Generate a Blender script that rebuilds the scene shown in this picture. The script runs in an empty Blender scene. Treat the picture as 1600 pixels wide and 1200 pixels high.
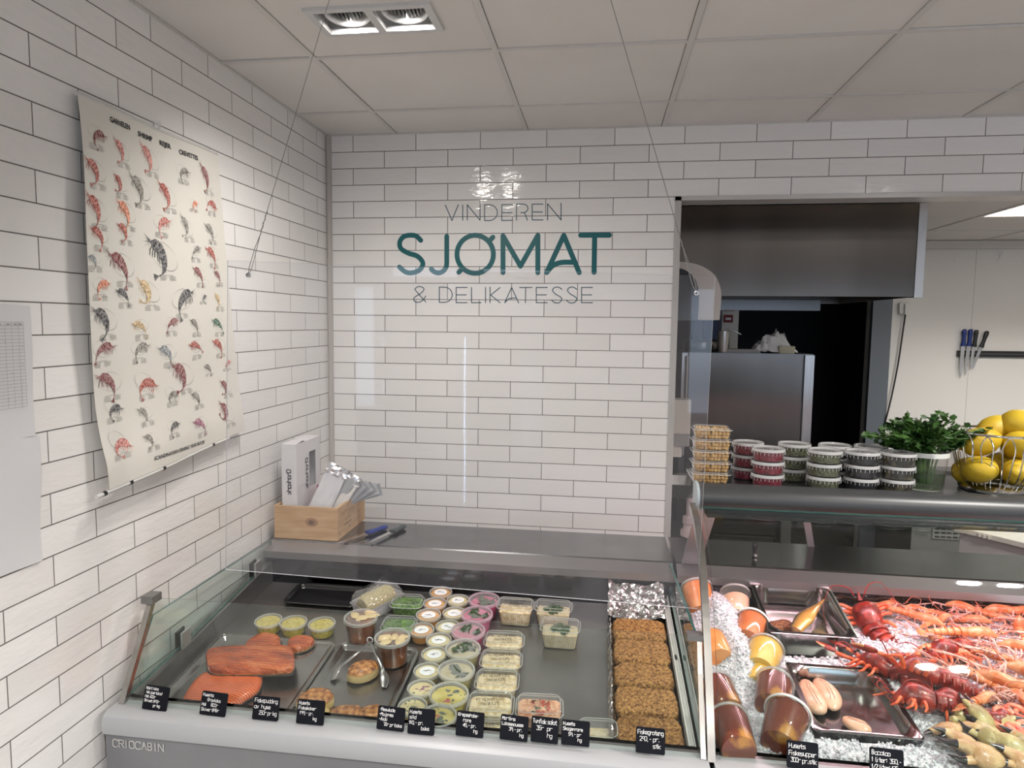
import bpy, bmesh, math, random
from math import sin, cos, pi, tan, atan2, sqrt, radians as RD
from mathutils import Vector as V, Matrix, Euler, noise
RN = random.Random(7)
SC = bpy.context.scene
COL = SC.collection

# ------------------------------------------------------------------ camera
CAM = V((1.29597, -3.28550, 1.85788))
ROT = Euler((1.47955, -0.010126, 0.146270), 'XYZ').to_matrix()
FPX, PCX, PCY = 1112.807, 774.467, 607.289
cd = bpy.data.cameras.new('camera'); cam = bpy.data.objects.new('camera', cd); COL.objects.link(cam)
cam.location = CAM; cam.rotation_euler = ROT.to_euler()
cd.sensor_fit = 'HORIZONTAL'; cd.sensor_width = 36; cd.lens = FPX / 1600 * 36
cd.shift_x = (800 - PCX) / 1600; cd.shift_y = (PCY - 600) / 1600
cd.clip_start = 0.05; cd.clip_end = 60
SC.camera = cam

def ray(x, y):
    return ROT @ V(((x - PCX) / FPX, -(y - PCY) / FPX, -1))
def on(x, y, ax, val):                       # the point of the plane ax = val seen at a pixel of the photograph
    d = ray(x, y); i = 'XYZ'.index(ax)
    return CAM + d * ((val - CAM[i]) / d[i])
FS, FZ, FY = 0.10, 0.780, -1.454             # display floor of the counters: slightly sloping to the front
def floor_z(Y): return FZ + FS * (Y - FY)
FANG = math.atan(FS)
def fl(x, y, h=0.0):                         # the point h above the display floor seen at a pixel
    d = ray(x, y); b = CAM
    t = (FZ + h + FS * (b.y - FY) - b.z) / (d.z - FS * d.y)
    return b + d * t

# ------------------------------------------------------------------ materials
MATS = {}
class NT:
    def __init__(s, name):
        m = bpy.data.materials.new(name); m.use_nodes = True; s.m = m; s.t = m.node_tree; s.t.nodes.clear()
        s.out = s.n('ShaderNodeOutputMaterial')
    def n(s, typ, **kw):
        nd = s.t.nodes.new(typ)
        for k, v in kw.items():
            if k.startswith('i_'):
                key = k[2:].replace('_', ' ')
                nd.inputs[key].default_value = v
            else: setattr(nd, k, v)
        return nd
    def l(s, a, b): s.t.links.new(a, b)
def c4(c): return (c[0], c[1], c[2], 1)
def srgb(r, g, b):
    f = lambda u: (u / 255 / 12.92) if u / 255 <= 0.04045 else ((u / 255 + 0.055) / 1.055) ** 2.4
    return (f(r), f(g), f(b))
def mat(name, col, rough=0.5, metal=0.0, col2=None, scale=20, bump=0.0, bscale=None, detail=3, coat=0, sss=0, lo=0.4, hi=0.6, stretch=(1, 1, 1), emit=0, spec=0.5, alpha=1, coat_rough=0.05, dist=0.002, tr=0, kind='NOISE', col3=None, aniso=0):
    if name in MATS: return MATS[name]
    a = NT(name); b = a.n('ShaderNodeBsdfPrincipled')
    b.inputs['Base Color'].default_value = c4(col); b.inputs['Roughness'].default_value = rough
    b.inputs['Metallic'].default_value = metal; b.inputs['Coat Weight'].default_value = coat; b.inputs['Coat Roughness'].default_value = coat_rough
    b.inputs['Specular IOR Level'].default_value = spec; b.inputs['Alpha'].default_value = alpha
    if sss: b.inputs['Subsurface Weight'].default_value = sss; b.inputs['Subsurface Radius'].default_value = (.01, .006, .004); b.inputs['Subsurface Scale'].default_value = 1
    if tr: b.inputs['Transmission Weight'].default_value = tr
    if aniso: b.inputs['Anisotropic'].default_value = aniso
    if emit: b.inputs['Emission Color'].default_value = c4(col); b.inputs['Emission Strength'].default_value = emit
    if col2 is not None or bump:
        tc = a.n('ShaderNodeTexCoord'); mp = a.n('ShaderNodeMapping'); mp.inputs['Scale'].default_value = stretch
        a.l(tc.outputs['Object'], mp.inputs['Vector'])
    if col2 is not None:
        if kind == 'VORO':
            nz = a.n('ShaderNodeTexVoronoi'); nz.inputs['Scale'].default_value = scale; src = nz.outputs['Distance']
        else:
            nz = a.n('ShaderNodeTexNoise'); nz.inputs['Scale'].default_value = scale; nz.inputs['Detail'].default_value = detail; src = nz.outputs['Fac']
        a.l(mp.outputs['Vector'], nz.inputs['Vector'])
        r = a.n('ShaderNodeValToRGB'); r.color_ramp.elements[0].position = lo; r.color_ramp.elements[1].position = hi
        r.color_ramp.elements[0].color = c4(col); r.color_ramp.elements[1].color = c4(col2)
        if col3 is not None:
            e = r.color_ramp.elements.new(min(0.99, hi + (hi - lo))); e.color = c4(col3)
        a.l(src, r.inputs['Fac']); a.l(r.outputs['Color'], b.inputs['Base Color'])
    if bump:
        nb = a.n('ShaderNodeTexNoise'); nb.inputs['Scale'].default_value = bscale or scale; nb.inputs['Detail'].default_value = 4
        a.l(mp.outputs['Vector'], nb.inputs['Vector'])
        bp = a.n('ShaderNodeBump'); bp.inputs['Strength'].default_value = bump; bp.inputs['Distance'].default_value = dist
        a.l(nb.outputs['Fac'], bp.inputs['Height']); a.l(bp.outputs['Normal'], b.inputs['Normal'])
    a.l(b.outputs['BSDF'], a.out.inputs['Surface'])
    MATS[name] = a.m; return a.m
def glassy(name, tint=(1, 1, 1), haze=0.0, hcol=(1, 1, 1), refl=1.0, rough=0.02, ior=1.45, bump=0, bscale=30):
    """thin clear sheet: transparent + fresnel gloss, plus a little milky diffuse for plastic"""
    if name in MATS: return MATS[name]
    a = NT(name); t = a.n('ShaderNodeBsdfTransparent'); t.inputs['Color'].default_value = c4(tint)
    g = a.n('ShaderNodeBsdfGlossy'); g.inputs['Roughness'].default_value = rough
    fr = a.n('ShaderNodeFresnel'); fr.inputs['IOR'].default_value = ior
    geo = a.n('ShaderNodeNewGeometry'); io = a.n('ShaderNodeMath', operation='MULTIPLY_ADD')      # same reflectance from both sides of the sheet
    io.inputs[1].default_value = 1/ior - ior; io.inputs[2].default_value = ior; a.l(geo.outputs['Backfacing'], io.inputs[0]); a.l(io.outputs[0], fr.inputs['IOR'])
    if bump:
        tc = a.n('ShaderNodeTexCoord'); nb = a.n('ShaderNodeTexNoise'); nb.inputs['Scale'].default_value = bscale
        a.l(tc.outputs['Object'], nb.inputs['Vector'])
        bp = a.n('ShaderNodeBump'); bp.inputs['Strength'].default_value = bump; bp.inputs['Distance'].default_value = 0.003
        a.l(nb.outputs['Fac'], bp.inputs['Height']); a.l(bp.outputs['Normal'], g.inputs['Normal']); a.l(bp.outputs['Normal'], fr.inputs['Normal'])
    mu = a.n('ShaderNodeMath', operation='MULTIPLY'); mu.inputs[1].default_value = refl; mu.use_clamp = True
    a.l(fr.outputs['Fac'], mu.inputs[0])
    mx = a.n('ShaderNodeMixShader'); a.l(mu.outputs[0], mx.inputs['Fac'])
    if haze:
        d = a.n('ShaderNodeBsdfDiffuse'); d.inputs['Color'].default_value = c4(hcol)
        m2 = a.n('ShaderNodeMixShader'); m2.inputs['Fac'].default_value = haze
        a.l(t.outputs[0], m2.inputs[1]); a.l(d.outputs[0], m2.inputs[2]); a.l(m2.outputs[0], mx.inputs[1])
    else: a.l(t.outputs[0], mx.inputs[1])
    a.l(g.outputs[0], mx.inputs[2]); a.l(mx.outputs[0], a.out.inputs['Surface'])
    MATS[name] = a.m; return a.m

# ------------------------------------------------------------------ mesh builder
class MB:
    def __init__(s): s.v = []; s.f = []; s.mi = []; s.mats = []; s.cur = 0
    def use(s, m):
        if m not in s.mats: s.mats.append(m)
        s.cur = s.mats.index(m); return s
    def add(s, vs, fs):
        o = len(s.v); s.v += [tuple(v) for v in vs]
        for f in fs: s.f.append(tuple(i + o for i in f)); s.mi.append(s.cur)
        return s
    def tf(s, M, start=0):
        for i in range(start, len(s.v)): s.v[i] = tuple(M @ V(s.v[i]))
        return s
    def box(s, a, b):
        x0, y0, z0 = a; x1, y1, z1 = b
        return s.add([(x0,y0,z0),(x1,y0,z0),(x1,y1,z0),(x0,y1,z0),(x0,y0,z1),(x1,y0,z1),(x1,y1,z1),(x0,y1,z1)],
                     [(3,2,1,0),(4,5,6,7),(0,1,5,4),(1,2,6,5),(2,3,7,6),(3,0,4,7)])
    def hexa(s, p):                               # 8 corners: bottom ring then top ring
        return s.add(p, [(3,2,1,0),(4,5,6,7),(0,1,5,4),(1,2,6,5),(2,3,7,6),(3,0,4,7)])
    def rings(s, R, cap0=True, cap1=True, closed=True):
        n = len(R[0]); vs = [p for r in R for p in r]; fs = []
        for k in range(len(R) - 1):
            for i in range(n if closed else n - 1):
                j = (i + 1) % n; fs.append((k*n+i, k*n+j, (k+1)*n+j, (k+1)*n+i))
        if cap0: fs.append(tuple(range(n - 1, -1, -1)))
        if cap1: fs.append(tuple((len(R)-1)*n + i for i in range(n)))
        return s.add(vs, fs)
    def lathe(s, prof, n=32, c=(0,0,0), cap0=False, cap1=False):
        return s.rings([[(c[0]+r*cos(2*pi*i/n), c[1]+r*sin(2*pi*i/n), c[2]+z) for i in range(n)] for r, z in prof], cap0, cap1)
    def tube(s, pts, r, n=8, cap=True, flat=1.0, up=None):
        pts = [V(p) for p in pts]; R = []; N = None
        for i, p in enumerate(pts):
            t = (pts[min(i+1, len(pts)-1)] - pts[max(i-1, 0)])
            if t.length < 1e-9: t = V((0,0,1))
            t.normalize()
            if N is None:
                N = V(up) if up else (V((0,0,1)) if abs(t.z) < 0.9 else V((1,0,0)))
            N = N - t * N.dot(t)
            if N.length < 1e-6: N = t.orthogonal()
            N.normalize(); B = t.cross(N)
            rr = r[i] if isinstance(r, (list, tuple)) else r
            R.append([tuple(p + N * (cos(2*pi*k/n) * rr * flat) + B * (sin(2*pi*k/n) * rr)) for k in range(n)])
        return s.rings(R, cap, cap)
    def ball(s, c, r, sx=1, sy=1, sz=1, n=12, m=8, jit=0, seed=0, M=None):
        R = []
        for k in range(m + 1):
            a = -pi/2 + pi * k / m; ring = []
            for i in range(n):
                d = V((cos(a)*cos(2*pi*i/n), cos(a)*sin(2*pi*i/n), sin(a)))
                rr = r * (1 + (jit * noise.noise(d * 2.3 + V((seed, seed*1.7, 0))) if jit else 0))
                p = V((d.x*rr*sx, d.y*rr*sy, d.z*rr*sz))
                if M: p = M @ p
                ring.append((c[0]+p.x, c[1]+p.y, c[2]+p.z))
            R.append(ring)
        R[0] = [R[0][0]] * n; R[-1] = [R[-1][0]] * n
        return s.rings(R, False, False)
    def pillow(s, outline, h, prof=((1,0),(1.02,.3),(1,.7),(.93,.93),(.75,1.0),(.45,1.0),(0.02,1.0)), c=None, base=0, dome=0, jit=0, js=30, seed=0):
        """solid with a flat base from a star-shaped outline; prof = (scale, height)"""
        n = len(outline); cx = sum(p[0] for p in outline)/n if c is None else c[0]; cy = sum(p[1] for p in outline)/n if c is None else c[1]
        R = []
        for sc, z in prof:
            ring = []
            for x, y in outline:
                X = cx + (x-cx)*sc; Y = cy + (y-cy)*sc
                Z = base + h*z + dome*(1 - sc*sc if sc < 1 else 0)
                if jit and z > 0.05:
                    q = V((X*js+seed, Y*js, Z*js)); nv = noise.noise_vector(q) * jit
                    X += nv.x; Y += nv.y; Z += nv.z
                ring.append((X, Y, Z))
            R.append(ring)
        return s.rings(R, True, True)
    def build(s, name, m=None, parent=None, smooth=40, loc=None, rot=None, sub=0):
        me = bpy.data.meshes.new(name); me.from_pydata(s.v, [], s.f)
        mats = s.mats if s.mats else [m]
        for x in mats: me.materials.append(x)
        if s.mats:
            me.polygons.foreach_set('material_index', s.mi)
        bm = bmesh.new(); bm.from_mesh(me); bmesh.ops.remove_doubles(bm, verts=bm.verts, dist=1e-6)
        bmesh.ops.recalc_face_normals(bm, faces=bm.faces); bm.to_mesh(me); bm.free()
        if smooth:
            me.polygons.foreach_set('use_smooth', [True]*len(me.polygons)); me.set_sharp_from_angle(angle=RD(smooth))
        me.update()
        o = bpy.data.objects.new(name, me); COL.objects.link(o)
        if parent: o.parent = parent
        if loc is not None: o.location = loc
        if rot is not None: o.rotation_euler = rot
        if sub:
            md = o.modifiers.new('sub', 'SUBSURF'); md.levels = sub; md.render_levels = sub
        return o

def rrect(w, d, r, n=6, cx=0, cy=0):
    """rounded rectangle outline, counter-clockwise"""
    r = min(r, w/2 - 1e-4, d/2 - 1e-4); out = []
    for (sx, sy, a0) in ((1,1,0),(-1,1,pi/2),(-1,-1,pi),(1,-1,3*pi/2)):
        for k in range(n + 1):
            a = a0 + pi/2*k/n
            out.append((cx + sx*(w/2-r) + r*cos(a), cy + sy*(d/2-r) + r*sin(a)))
    return out
def at_z(o, z): return [(x, y, z) for x, y in o]
def empty(name, loc=(0,0,0), rot=(0,0,0)):
    o = bpy.data.objects.new(name, None); COL.objects.link(o); o.location = loc; o.rotation_euler = rot
    o.empty_display_size = 0.05; return o
def tag(o, label, cat, group=None, kind=None):
    if label: o['label'] = label
    if cat: o['category'] = cat
    if group: o['group'] = group
    if kind: o['kind'] = kind
    return o
def struct(o): o['kind'] = 'structure'; return o
def kids(o): return [c for c in bpy.data.objects if c.parent == o]
KIDS = {}
def copy_tree(o, parent=None, top=True):
    c = o.copy(); COL.objects.link(c); c.parent = parent
    if o.name not in KIDS: KIDS[o.name] = kids(o)
    for ch in KIDS[o.name]: copy_tree(ch, c, False)
    return c
def floor_rot(rz=0.0):
    """rotation lying on the sloping display floor"""
    return (Matrix.Rotation(FANG, 3, 'X') @ Matrix.Rotation(rz, 3, 'Z')).to_euler()
def catmull(pts, k=6):
    P = [V(p) for p in pts]; P = [P[0]*2 - P[1]] + P + [P[-1]*2 - P[-2]]; out = []
    for i in range(1, len(P) - 2):
        for j in range(k):
            t = j / k; a, b, c, d = P[i-1:i+3]
            out.append(0.5*((2*b) + (c-a)*t + (2*a-5*b+4*c-d)*t*t + (3*b-a-3*c+d)*t**3))
    out.append(P[-2]); return out

# ------------------------------------------------------------------ stroke lettering
# glyph: strokes split by '|', each a run of xy digit pairs on a 4 x 6 grid (baseline y=2, cap height y=8; descender to 0)
G = {
'A':'02 28 42|15 35','B':'02 08 28 37 36 25 05|25 34 33 22 02','C':'47 38 18 07 03 12 32 43','D':'02 08 28 46 44 22 02','E':'48 08 02 42|05 35','F':'48 08 02|05 35',
'G':'47 38 18 07 03 12 32 43 45 25','H':'02 08|42 48|05 45','I':'22 28','J':'38 33 22 12 03','K':'02 08|48 05 42','L':'08 02 42','M':'02 08 25 48 42','N':'02 08 42 48',
'O':'18 38 47 43 32 12 03 07 18','P':'02 08 38 47 46 35 05','R':'02 08 38 47 46 35 05|25 42','S':'47 38 18 07 06 15 35 44 43 32 12 03','T':'08 48|28 22','U':'08 03 12 32 43 48','V':'08 22 48','Y':'08 25 48|25 22','W':'08 12 25 32 48',
'a':'46 16 05 03 12 32 43|46 42','b':'08 02 32 43 45 36 06','c':'46 16 05 03 12 42','d':'48 42 12 03 05 16 46','e':'04 44 45 36 16 05 03 12 42','f':'48 38 27 22|06 46','g':'46 16 05 03 12 42|46 41 30 10','h':'08 02|05 16 36 45 42','i':'26 22|28 28',
'j':'36 31 20|38 38','k':'08 02|46 04 42','l':'28 23 32','m':'02 06 16 25 22|25 36 45 42','n':'02 06|05 26 45 42','o':'16 36 45 43 32 12 03 05 16','p':'00 06 36 45 43 32 02','r':'02 06|05 26 46','s':'46 16 05 14 34 43 32 02','t':'28 23 32 42|06 46','u':'06 03 12 32 46|46 42',
'v':'06 22 46','w':'06 12 25 32 46','x':'06 42|46 02','y':'06 03 22 43|46 41 20','z':'06 46 02 42','q':'46 16 05 03 12 42|46 40',
'0':'18 38 47 43 32 12 03 07 18','1':'16 28 22','2':'07 18 38 47 46 02 42','3':'08 48 26 35 44 43 32 12 03','4':'32 38 04 44','5':'48 08 05 35 44 43 32 02','6':'38 05 03 12 32 43 44 35 05','7':'08 48 22','8':'15 06 07 18 38 47 46 35 15 04 03 12 32 43 44 35','9':'42 47 38 18 07 06 15 45',
'-':'15 35','.':'22 23',',':'22 11',':':'23 24|26 27','&':'42 07 18 27 03 12 22 44','/':'02 48','Ø':'18 38 47 43 32 12 03 07 18|02 48','ø':'16 36 45 43 32 12 03 05 16|02 46','å':'46 16 05 03 12 32 43|46 42|28 28','(':'38 26 24 32','|':'28 22','!':'28 24|22 22'}
G['('] = '38 26 24 32'; G[')'] = '18 26 24 12'; G['|'] = '28 22'
def strokes(txt, size, jit=0.0, rnd=None, pitch=1.0, space=0.7):
    """polylines in xy, cap height = size"""
    u = size / 6; x = 0; out = []
    for ch in txt:
        if ch == ' ': x += u*4*space; continue
        if ch in 'il1.,:|!I': x -= u*1.0
        g = G.get(ch) or G.get(ch.lower()) or G['-']; jx = (rnd.uniform(-jit, jit) if rnd else 0); jy = (rnd.uniform(-jit, jit) if rnd else 0)
        for st in g.split('|'):
            if not st.strip(): continue
            out.append([(x + (int(q[0]) + jx + (rnd.uniform(-jit, jit)*.6 if rnd else 0))*u*0.85, (int(q[1]) - 2 + jy + (rnd.uniform(-jit, jit)*.6 if rnd else 0))*u) for q in st.split()])
        x += u * (3.4 + 1.5*pitch)*0.85 if ch not in 'il1.,:|!I' else u*(3.2 + 1.3*pitch)*0.85
    return out, x
def ribbon(mb, pl, w, z=0.0, th=0.0, fn=None, caps=6):
    """flat stroke with round joins along a polyline in xy; fn maps (x, y, z) to the surface"""
    fn = fn or (lambda x, y, z: (x, y, z))
    if len(pl) == 1: pl = [pl[0], (pl[0][0]+1e-4, pl[0][1])]
    z0 = z
    for ii, (a, b) in enumerate(zip(pl[:-1], pl[1:])):
        z = z0 + 7e-6*((ii + len(mb.f)) % 89)
        dx, dy = b[0]-a[0], b[1]-a[1]; L = sqrt(dx*dx+dy*dy) or 1e-6; dx /= L; dy /= L; A = atan2(dy, dx); o = []
        for k in range(caps + 1):
            t = A + pi/2 + pi*k/caps; o.append((a[0]+w/2*cos(t), a[1]+w/2*sin(t)))
        for k in range(caps + 1):
            t = A - pi/2 + pi*k/caps; o.append((b[0]+w/2*cos(t), b[1]+w/2*sin(t)))
        if th:
            mb.rings([[fn(x, y, z) for x, y in o], [fn(x, y, z+th) for x, y in o]], True, True)
        else:
            mb.add([fn(x, y, z) for x, y in o], [tuple(range(len(o)))])
def font_mesh(txt, size, bold=0.0, extrude=0.0, shear=0.0):
    cu = bpy.data.curves.new('t', 'FONT'); cu.body = txt; cu.size = size; cu.offset = bold; cu.extrude = extrude; cu.shear = shear; cu.resolution_u = 2
    o = bpy.data.objects.new('t', cu); COL.objects.link(o)
    bpy.context.view_layer.update()
    me = bpy.data.meshes.new_from_object(o.evaluated_get(bpy.context.evaluated_depsgraph_get()))
    vs = [tuple(v.co) for v in me.vertices]; fs = [tuple(p.vertices) for p in me.polygons]
    bpy.data.objects.remove(o); bpy.data.curves.remove(cu); bpy.data.meshes.remove(me)
    return vs, fs
# ------------------------------------------------------------------ setting
Z0 = 2.65; TW = 0.302; TH = 0.0758815; CEIL = 2.73; KY = 2.4; KC = 2.49
def tile_mat(name, side):
    a = NT(name); tc = a.n('ShaderNodeTexCoord'); sp = a.n('ShaderNodeSeparateXYZ'); a.l(tc.outputs['Object'], sp.inputs[0])
    def lin(src, k, off):
        m = a.n('ShaderNodeMath', operation='MULTIPLY_ADD'); m.inputs[1].default_value = k; m.inputs[2].default_value = off; a.l(src, m.inputs[0]); return m.outputs[0]
    if side: u = lin(sp.outputs['Y'], -1, -0.121 + TW/2 + 100*TW); v = lin(sp.outputs['Z'], 1, -Z0 - 0.0048 + 100*TH)
    else: u = lin(sp.outputs['X'], 1, -0.1295 + TW/2 + 100*TW); v = lin(sp.outputs['Z'], 1, -Z0 + 100*TH)
    cb = a.n('ShaderNodeCombineXYZ'); a.l(u, cb.inputs[0]); a.l(v, cb.inputs[1])
    br = a.n('ShaderNodeTexBrick'); br.offset = 0.5; br.offset_frequency = 2; br.squash = 1
    for k, val in (('Scale', 1), ('Mortar Size', 0.0017), ('Mortar Smooth', 0.3), ('Bias', 0), ('Brick Width', TW), ('Row Height', TH)): br.inputs[k].default_value = val
    br.inputs['Color1'].default_value = (0, 0, 0, 1); br.inputs['Color2'].default_value = (1, 1, 1, 1); br.inputs['Mortar'].default_value = (.5, .5, .5, 1)
    a.l(cb.outputs[0], br.inputs['Vector'])
    # glaze colour, faint difference from tile to tile
    cr = a.n('ShaderNodeMixRGB'); cr.inputs[1].default_value = (.81, .795, .78, 1); cr.inputs[2].default_value = (.88, .87, .86, 1); a.l(br.outputs['Color'], cr.inputs[0])
    n1 = a.n('ShaderNodeTexNoise'); n1.inputs['Scale'].default_value = 6; n1.inputs['Detail'].default_value = 3
    mpn = a.n('ShaderNodeMapping'); mpn.inputs['Scale'].default_value = (1, 1, 3.5); a.l(tc.outputs['Object'], mpn.inputs[0])
    # offset the glaze waves from tile to tile
    of = a.n('ShaderNodeVectorMath', operation='SCALE'); of.inputs['Scale'].default_value = 9; a.l(br.outputs['Color'], of.inputs[0])
    ad = a.n('ShaderNodeVectorMath', operation='ADD'); a.l(mpn.outputs[0], ad.inputs[0]); a.l(of.outputs[0], ad.inputs[1]); a.l(ad.outputs[0], n1.inputs['Vector'])
    mg = a.n('ShaderNodeMixRGB'); mg.inputs[2].default_value = (.15, .135, .13, 1); a.l(br.outputs['Fac'], mg.inputs[0]); a.l(cr.outputs[0], mg.inputs[1])
    b = a.n('ShaderNodeBsdfPrincipled'); a.l(mg.outputs[0], b.inputs['Base Color'])
    rr = a.n('ShaderNodeMath', operation='MULTIPLY_ADD'); rr.inputs[1].default_value = .65; rr.inputs[2].default_value = .07; a.l(br.outputs['Fac'], rr.inputs[0]); a.l(rr.outputs[0], b.inputs['Roughness'])
    # relief: hand-glazed waves + fine ripples + sunk joints
    n2 = a.n('ShaderNodeTexNoise'); n2.inputs['Scale'].default_value = 26; n2.inputs['Detail'].default_value = 2; a.l(ad.outputs[0], n2.inputs['Vector'])
    w1 = a.n('ShaderNodeMath', operation='MULTIPLY'); w1.inputs[1].default_value = .30; a.l(n2.outputs['Fac'], w1.inputs[0])
    s1 = a.n('ShaderNodeMath', operation='MULTIPLY_ADD'); s1.inputs[1].default_value = 1.0; a.l(n1.outputs['Fac'], s1.inputs[0]); a.l(w1.outputs[0], s1.inputs[2])
    s2 = a.n('ShaderNodeMath', operation='SUBTRACT'); a.l(s1.outputs[0], s2.inputs[0]); a.l(br.outputs['Fac'], s2.inputs[1])
    bp = a.n('ShaderNodeBump'); bp.inputs['Strength'].default_value = .75; bp.inputs['Distance'].default_value = .0028; a.l(s2.outputs[0], bp.inputs['Height'])
    # each tile sits at a slightly different tilt
    a.l(bp.outputs['Normal'], b.inputs['Normal']); a.l(b.outputs[0], a.out.inputs[0]); return a.m
M_TB = tile_mat('tiles_back', False); M_TL = tile_mat('tiles_left', True)
M_PAINT = mat('white_paint', (.62, .60, .56), .6, bump=.05, bscale=200)
M_CEIL = mat('ceiling_panel', (.76, .735, .71), .85, col2=(.73, .705, .68), scale=2.5, bump=.03, bscale=90)
M_TRACK = mat('ceiling_rail', (.66, .64, .62), .45)
M_TRIM = mat('trim_grey', (.45, .44, .42), .45)
M_ALU = mat('aluminium', (.60, .60, .60), .35, .9)
M_STEEL = mat('brushed_steel', (.42, .41, .40), .28, 1, col2=(.36, .35, .345), scale=60, stretch=(1, 1, .04), lo=.3, hi=.7, bump=.02, bscale=220)
M_DSTEEL = mat('dark_steel', (.16, .16, .16), .3, 1)
M_BLACK = mat('black_plastic', (.012, .012, .014), .35)
M_DARK = mat('near_black', (.006, .007, .010), .9)
M_FLOOR = mat('floor_vinyl', (.20, .195, .19), .35, col2=(.25, .24, .235), scale=8)

mb = MB(); mb.box((-3, -7, -.05), (6.2, 3.8, 0)); struct(mb.build('floor', M_FLOOR, smooth=0))
mb = MB(); mb.box((-.1, -3.75, 0), (0, .12, 2.95)); struct(mb.build('wall_left', M_TL, smooth=0))
mb = MB(); mb.box((0, 0, 0), (1.615, .12, 2.95)); mb.box((1.615, 0, 2.423), (6.1, .12, 2.95)); struct(mb.build('wall_back', M_TB, smooth=0))
mb = MB(); mb.box((6.1, -7, 0), (6.2, 2.5, 2.95)); struct(mb.build('wall_right', M_PAINT, smooth=0))
mb = MB(); mb.box((-3, -7, 0), (-2.9, -3.75, 2.95)); mb.box((-3, -3.85, 0), (-.1, -3.75, 2.95)); struct(mb.build('wall_alcove', M_PAINT, smooth=0))
# shop front with door and windows behind the photographer
mb = MB()
WX = [(-2.6, -.58), (-.508, -.473), (-.40, .25), (.305, .335), (.5, 2.2), (2.5, 5.6)]
edges = [-3] + [e for w in WX for e in w] + [6.2]
for k in range(0, len(edges), 2): mb.box((edges[k], -6.6, 0), (edges[k+1], -6.5, 2.95))
zt = {0: (1.0, 2.2), 1: (.60, 1.71), 2: (2.3, 2.4), 3: (0., 1.72), 4: (2.35, 2.45), 5: (1.0, 2.2)}
for k, (a_, b_) in enumerate(WX):
    lo_, hi_ = zt[k]
    if lo_ > 0: mb.box((a_, -6.6, 0), (b_, -6.5, lo_))
    mb.box((a_, -6.6, hi_), (b_, -6.5, 2.95))
mb.box((-.508, -6.6, .66), (-.473, -6.5, 1.12)); mb.box((-.508, -6.6, 1.25), (-.473, -6.5, 1.60))
struct(mb.build('wall_front', mat('front_wall_paint', (.30, .29, .28), .7), smooth=0))
M_WGLASS = glassy('window_glass', (.97, .985, 1))
for k, (a_, b_) in enumerate(WX):
    if zt[k][1] - zt[k][0] < .2: continue
    mb = MB(); mb.box((a_, -6.56, zt[k][0]), (b_, -6.552, zt[k][1])); o = struct(mb.build('window_%d' % (k+1), M_WGLASS, smooth=0))

# ceiling: panels in a grid of rails
GX = [.335 + .6065*k for k in range(-5, 10)]; GY = [-.35 - .6*k for k in range(0, 11)]
mb = MB()
mb.box((-3, -7, CEIL + .02), (6.2, .12, CEIL + .06))
mb.use(M_CEIL)
xs = [0] + [x for x in GX if 0 < x < 6.1] + [6.1]; ys = [0] + [y for y in GY if y > -6.5] + [-6.5]
xs2 = [-2.9] + [x for x in GX if x < -.2] + [0]
HOLES = []
FIX = [(.633, -1.222), (3.06, -1.83), (1.285, -3.55), (3.25, -3.53), (1.85, -5.3), (4.6, -5.3)]
FW, FH = .365, .185
def panel(x0, x1, y0, y1):
    """one lay-in panel, drops 4 mm below the rails; leaves a hole for a light"""
    g = .0115; z0 = CEIL - .002 + RN.uniform(0, .003); z1 = CEIL + .012
    X0, X1, Y0, Y1 = x0+g, x1-g, y1+g, y0-g
    if X1 <= X0 or Y1 <= Y0: return
    for fx, fy in FIX:
        if X0 < fx < X1 and Y0 < fy < Y1 :
            a, b, c, d = max(X0, fx-FW/2+.012), min(X1, fx+FW/2-.012), max(Y0, fy-FH/2+.012), min(Y1, fy+FH/2-.012)
            for q in ((X0, a, Y0, Y1), (b, X1, Y0, Y1), (a, b, Y0, c), (a, b, d, Y1)):
                if q[1]-q[0] > 1e-4 and q[3]-q[2] > 1e-4: mb.box((q[0], q[2], z0), (q[1], q[3], z1))
            return
    mb.box((X0, Y0, z0), (X1, Y1, z1))
mb = MB()
for i in range(len(xs)-1):
    for j in range(len(ys)-1): panel(xs[i], xs[i+1], ys[j], ys[j+1])
yl = [y for y in ys if y < -3.7]
for i in range(len(xs2)-1):
    for j in range(len(yl)-1): panel(xs2[i], xs2[i+1], yl[j], yl[j+1])
ceil_o = struct(mb.build('ceiling', M_CEIL, smooth=0))
mb = MB()
for x in xs: mb.box((x-.0095, -6.5, CEIL-.006), (x+.0095, 0, CEIL+.001))
for y in ys: mb.box((0, y-.0095, CEIL-.0058), (6.1, y+.0095, CEIL+.001))
for x in xs2: mb.box((x-.012, -6.5, CEIL-.006), (x+.012, -3.85, CEIL+.001))
for y in yl: mb.box((-2.9, y-.012, CEIL-.0058), (0, y+.012, CEIL+.001))
struct(mb.build('trim_1', M_TRACK, smooth=0))
mb = MB(); mb.box((-3, -7, CEIL+.16), (6.2, .12, CEIL+.2)); struct(mb.build('ceiling_void', M_DARK, smooth=0))
# corner profile, opening profiles
mb = MB()
def loftz(outl, z0, z1): mb.rings([at_z(outl, z0), at_z(outl, z1)])
loftz([(0.0005, -.0005), (.0005, -.014), (.010, -.020), (.020, -.014), (.024, -.0005)], 0, CEIL-.004)
struct(mb.build('trim_2', mat('corner_profile', (.50, .47, .44), .4), smooth=50))
mb = MB(); mb.box((1.607, -.006, 0), (1.634, .125, 2.423)); struct(mb.build('trim_3', M_TRIM, smooth=0))
mb = MB(); mb.box((1.607, -.006, 2.405), (6.1, .125, 2.4235)); struct(mb.build('trim_4', mat('lintel_profile', (.55, .52, .49), .35, .5), smooth=0))

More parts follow.
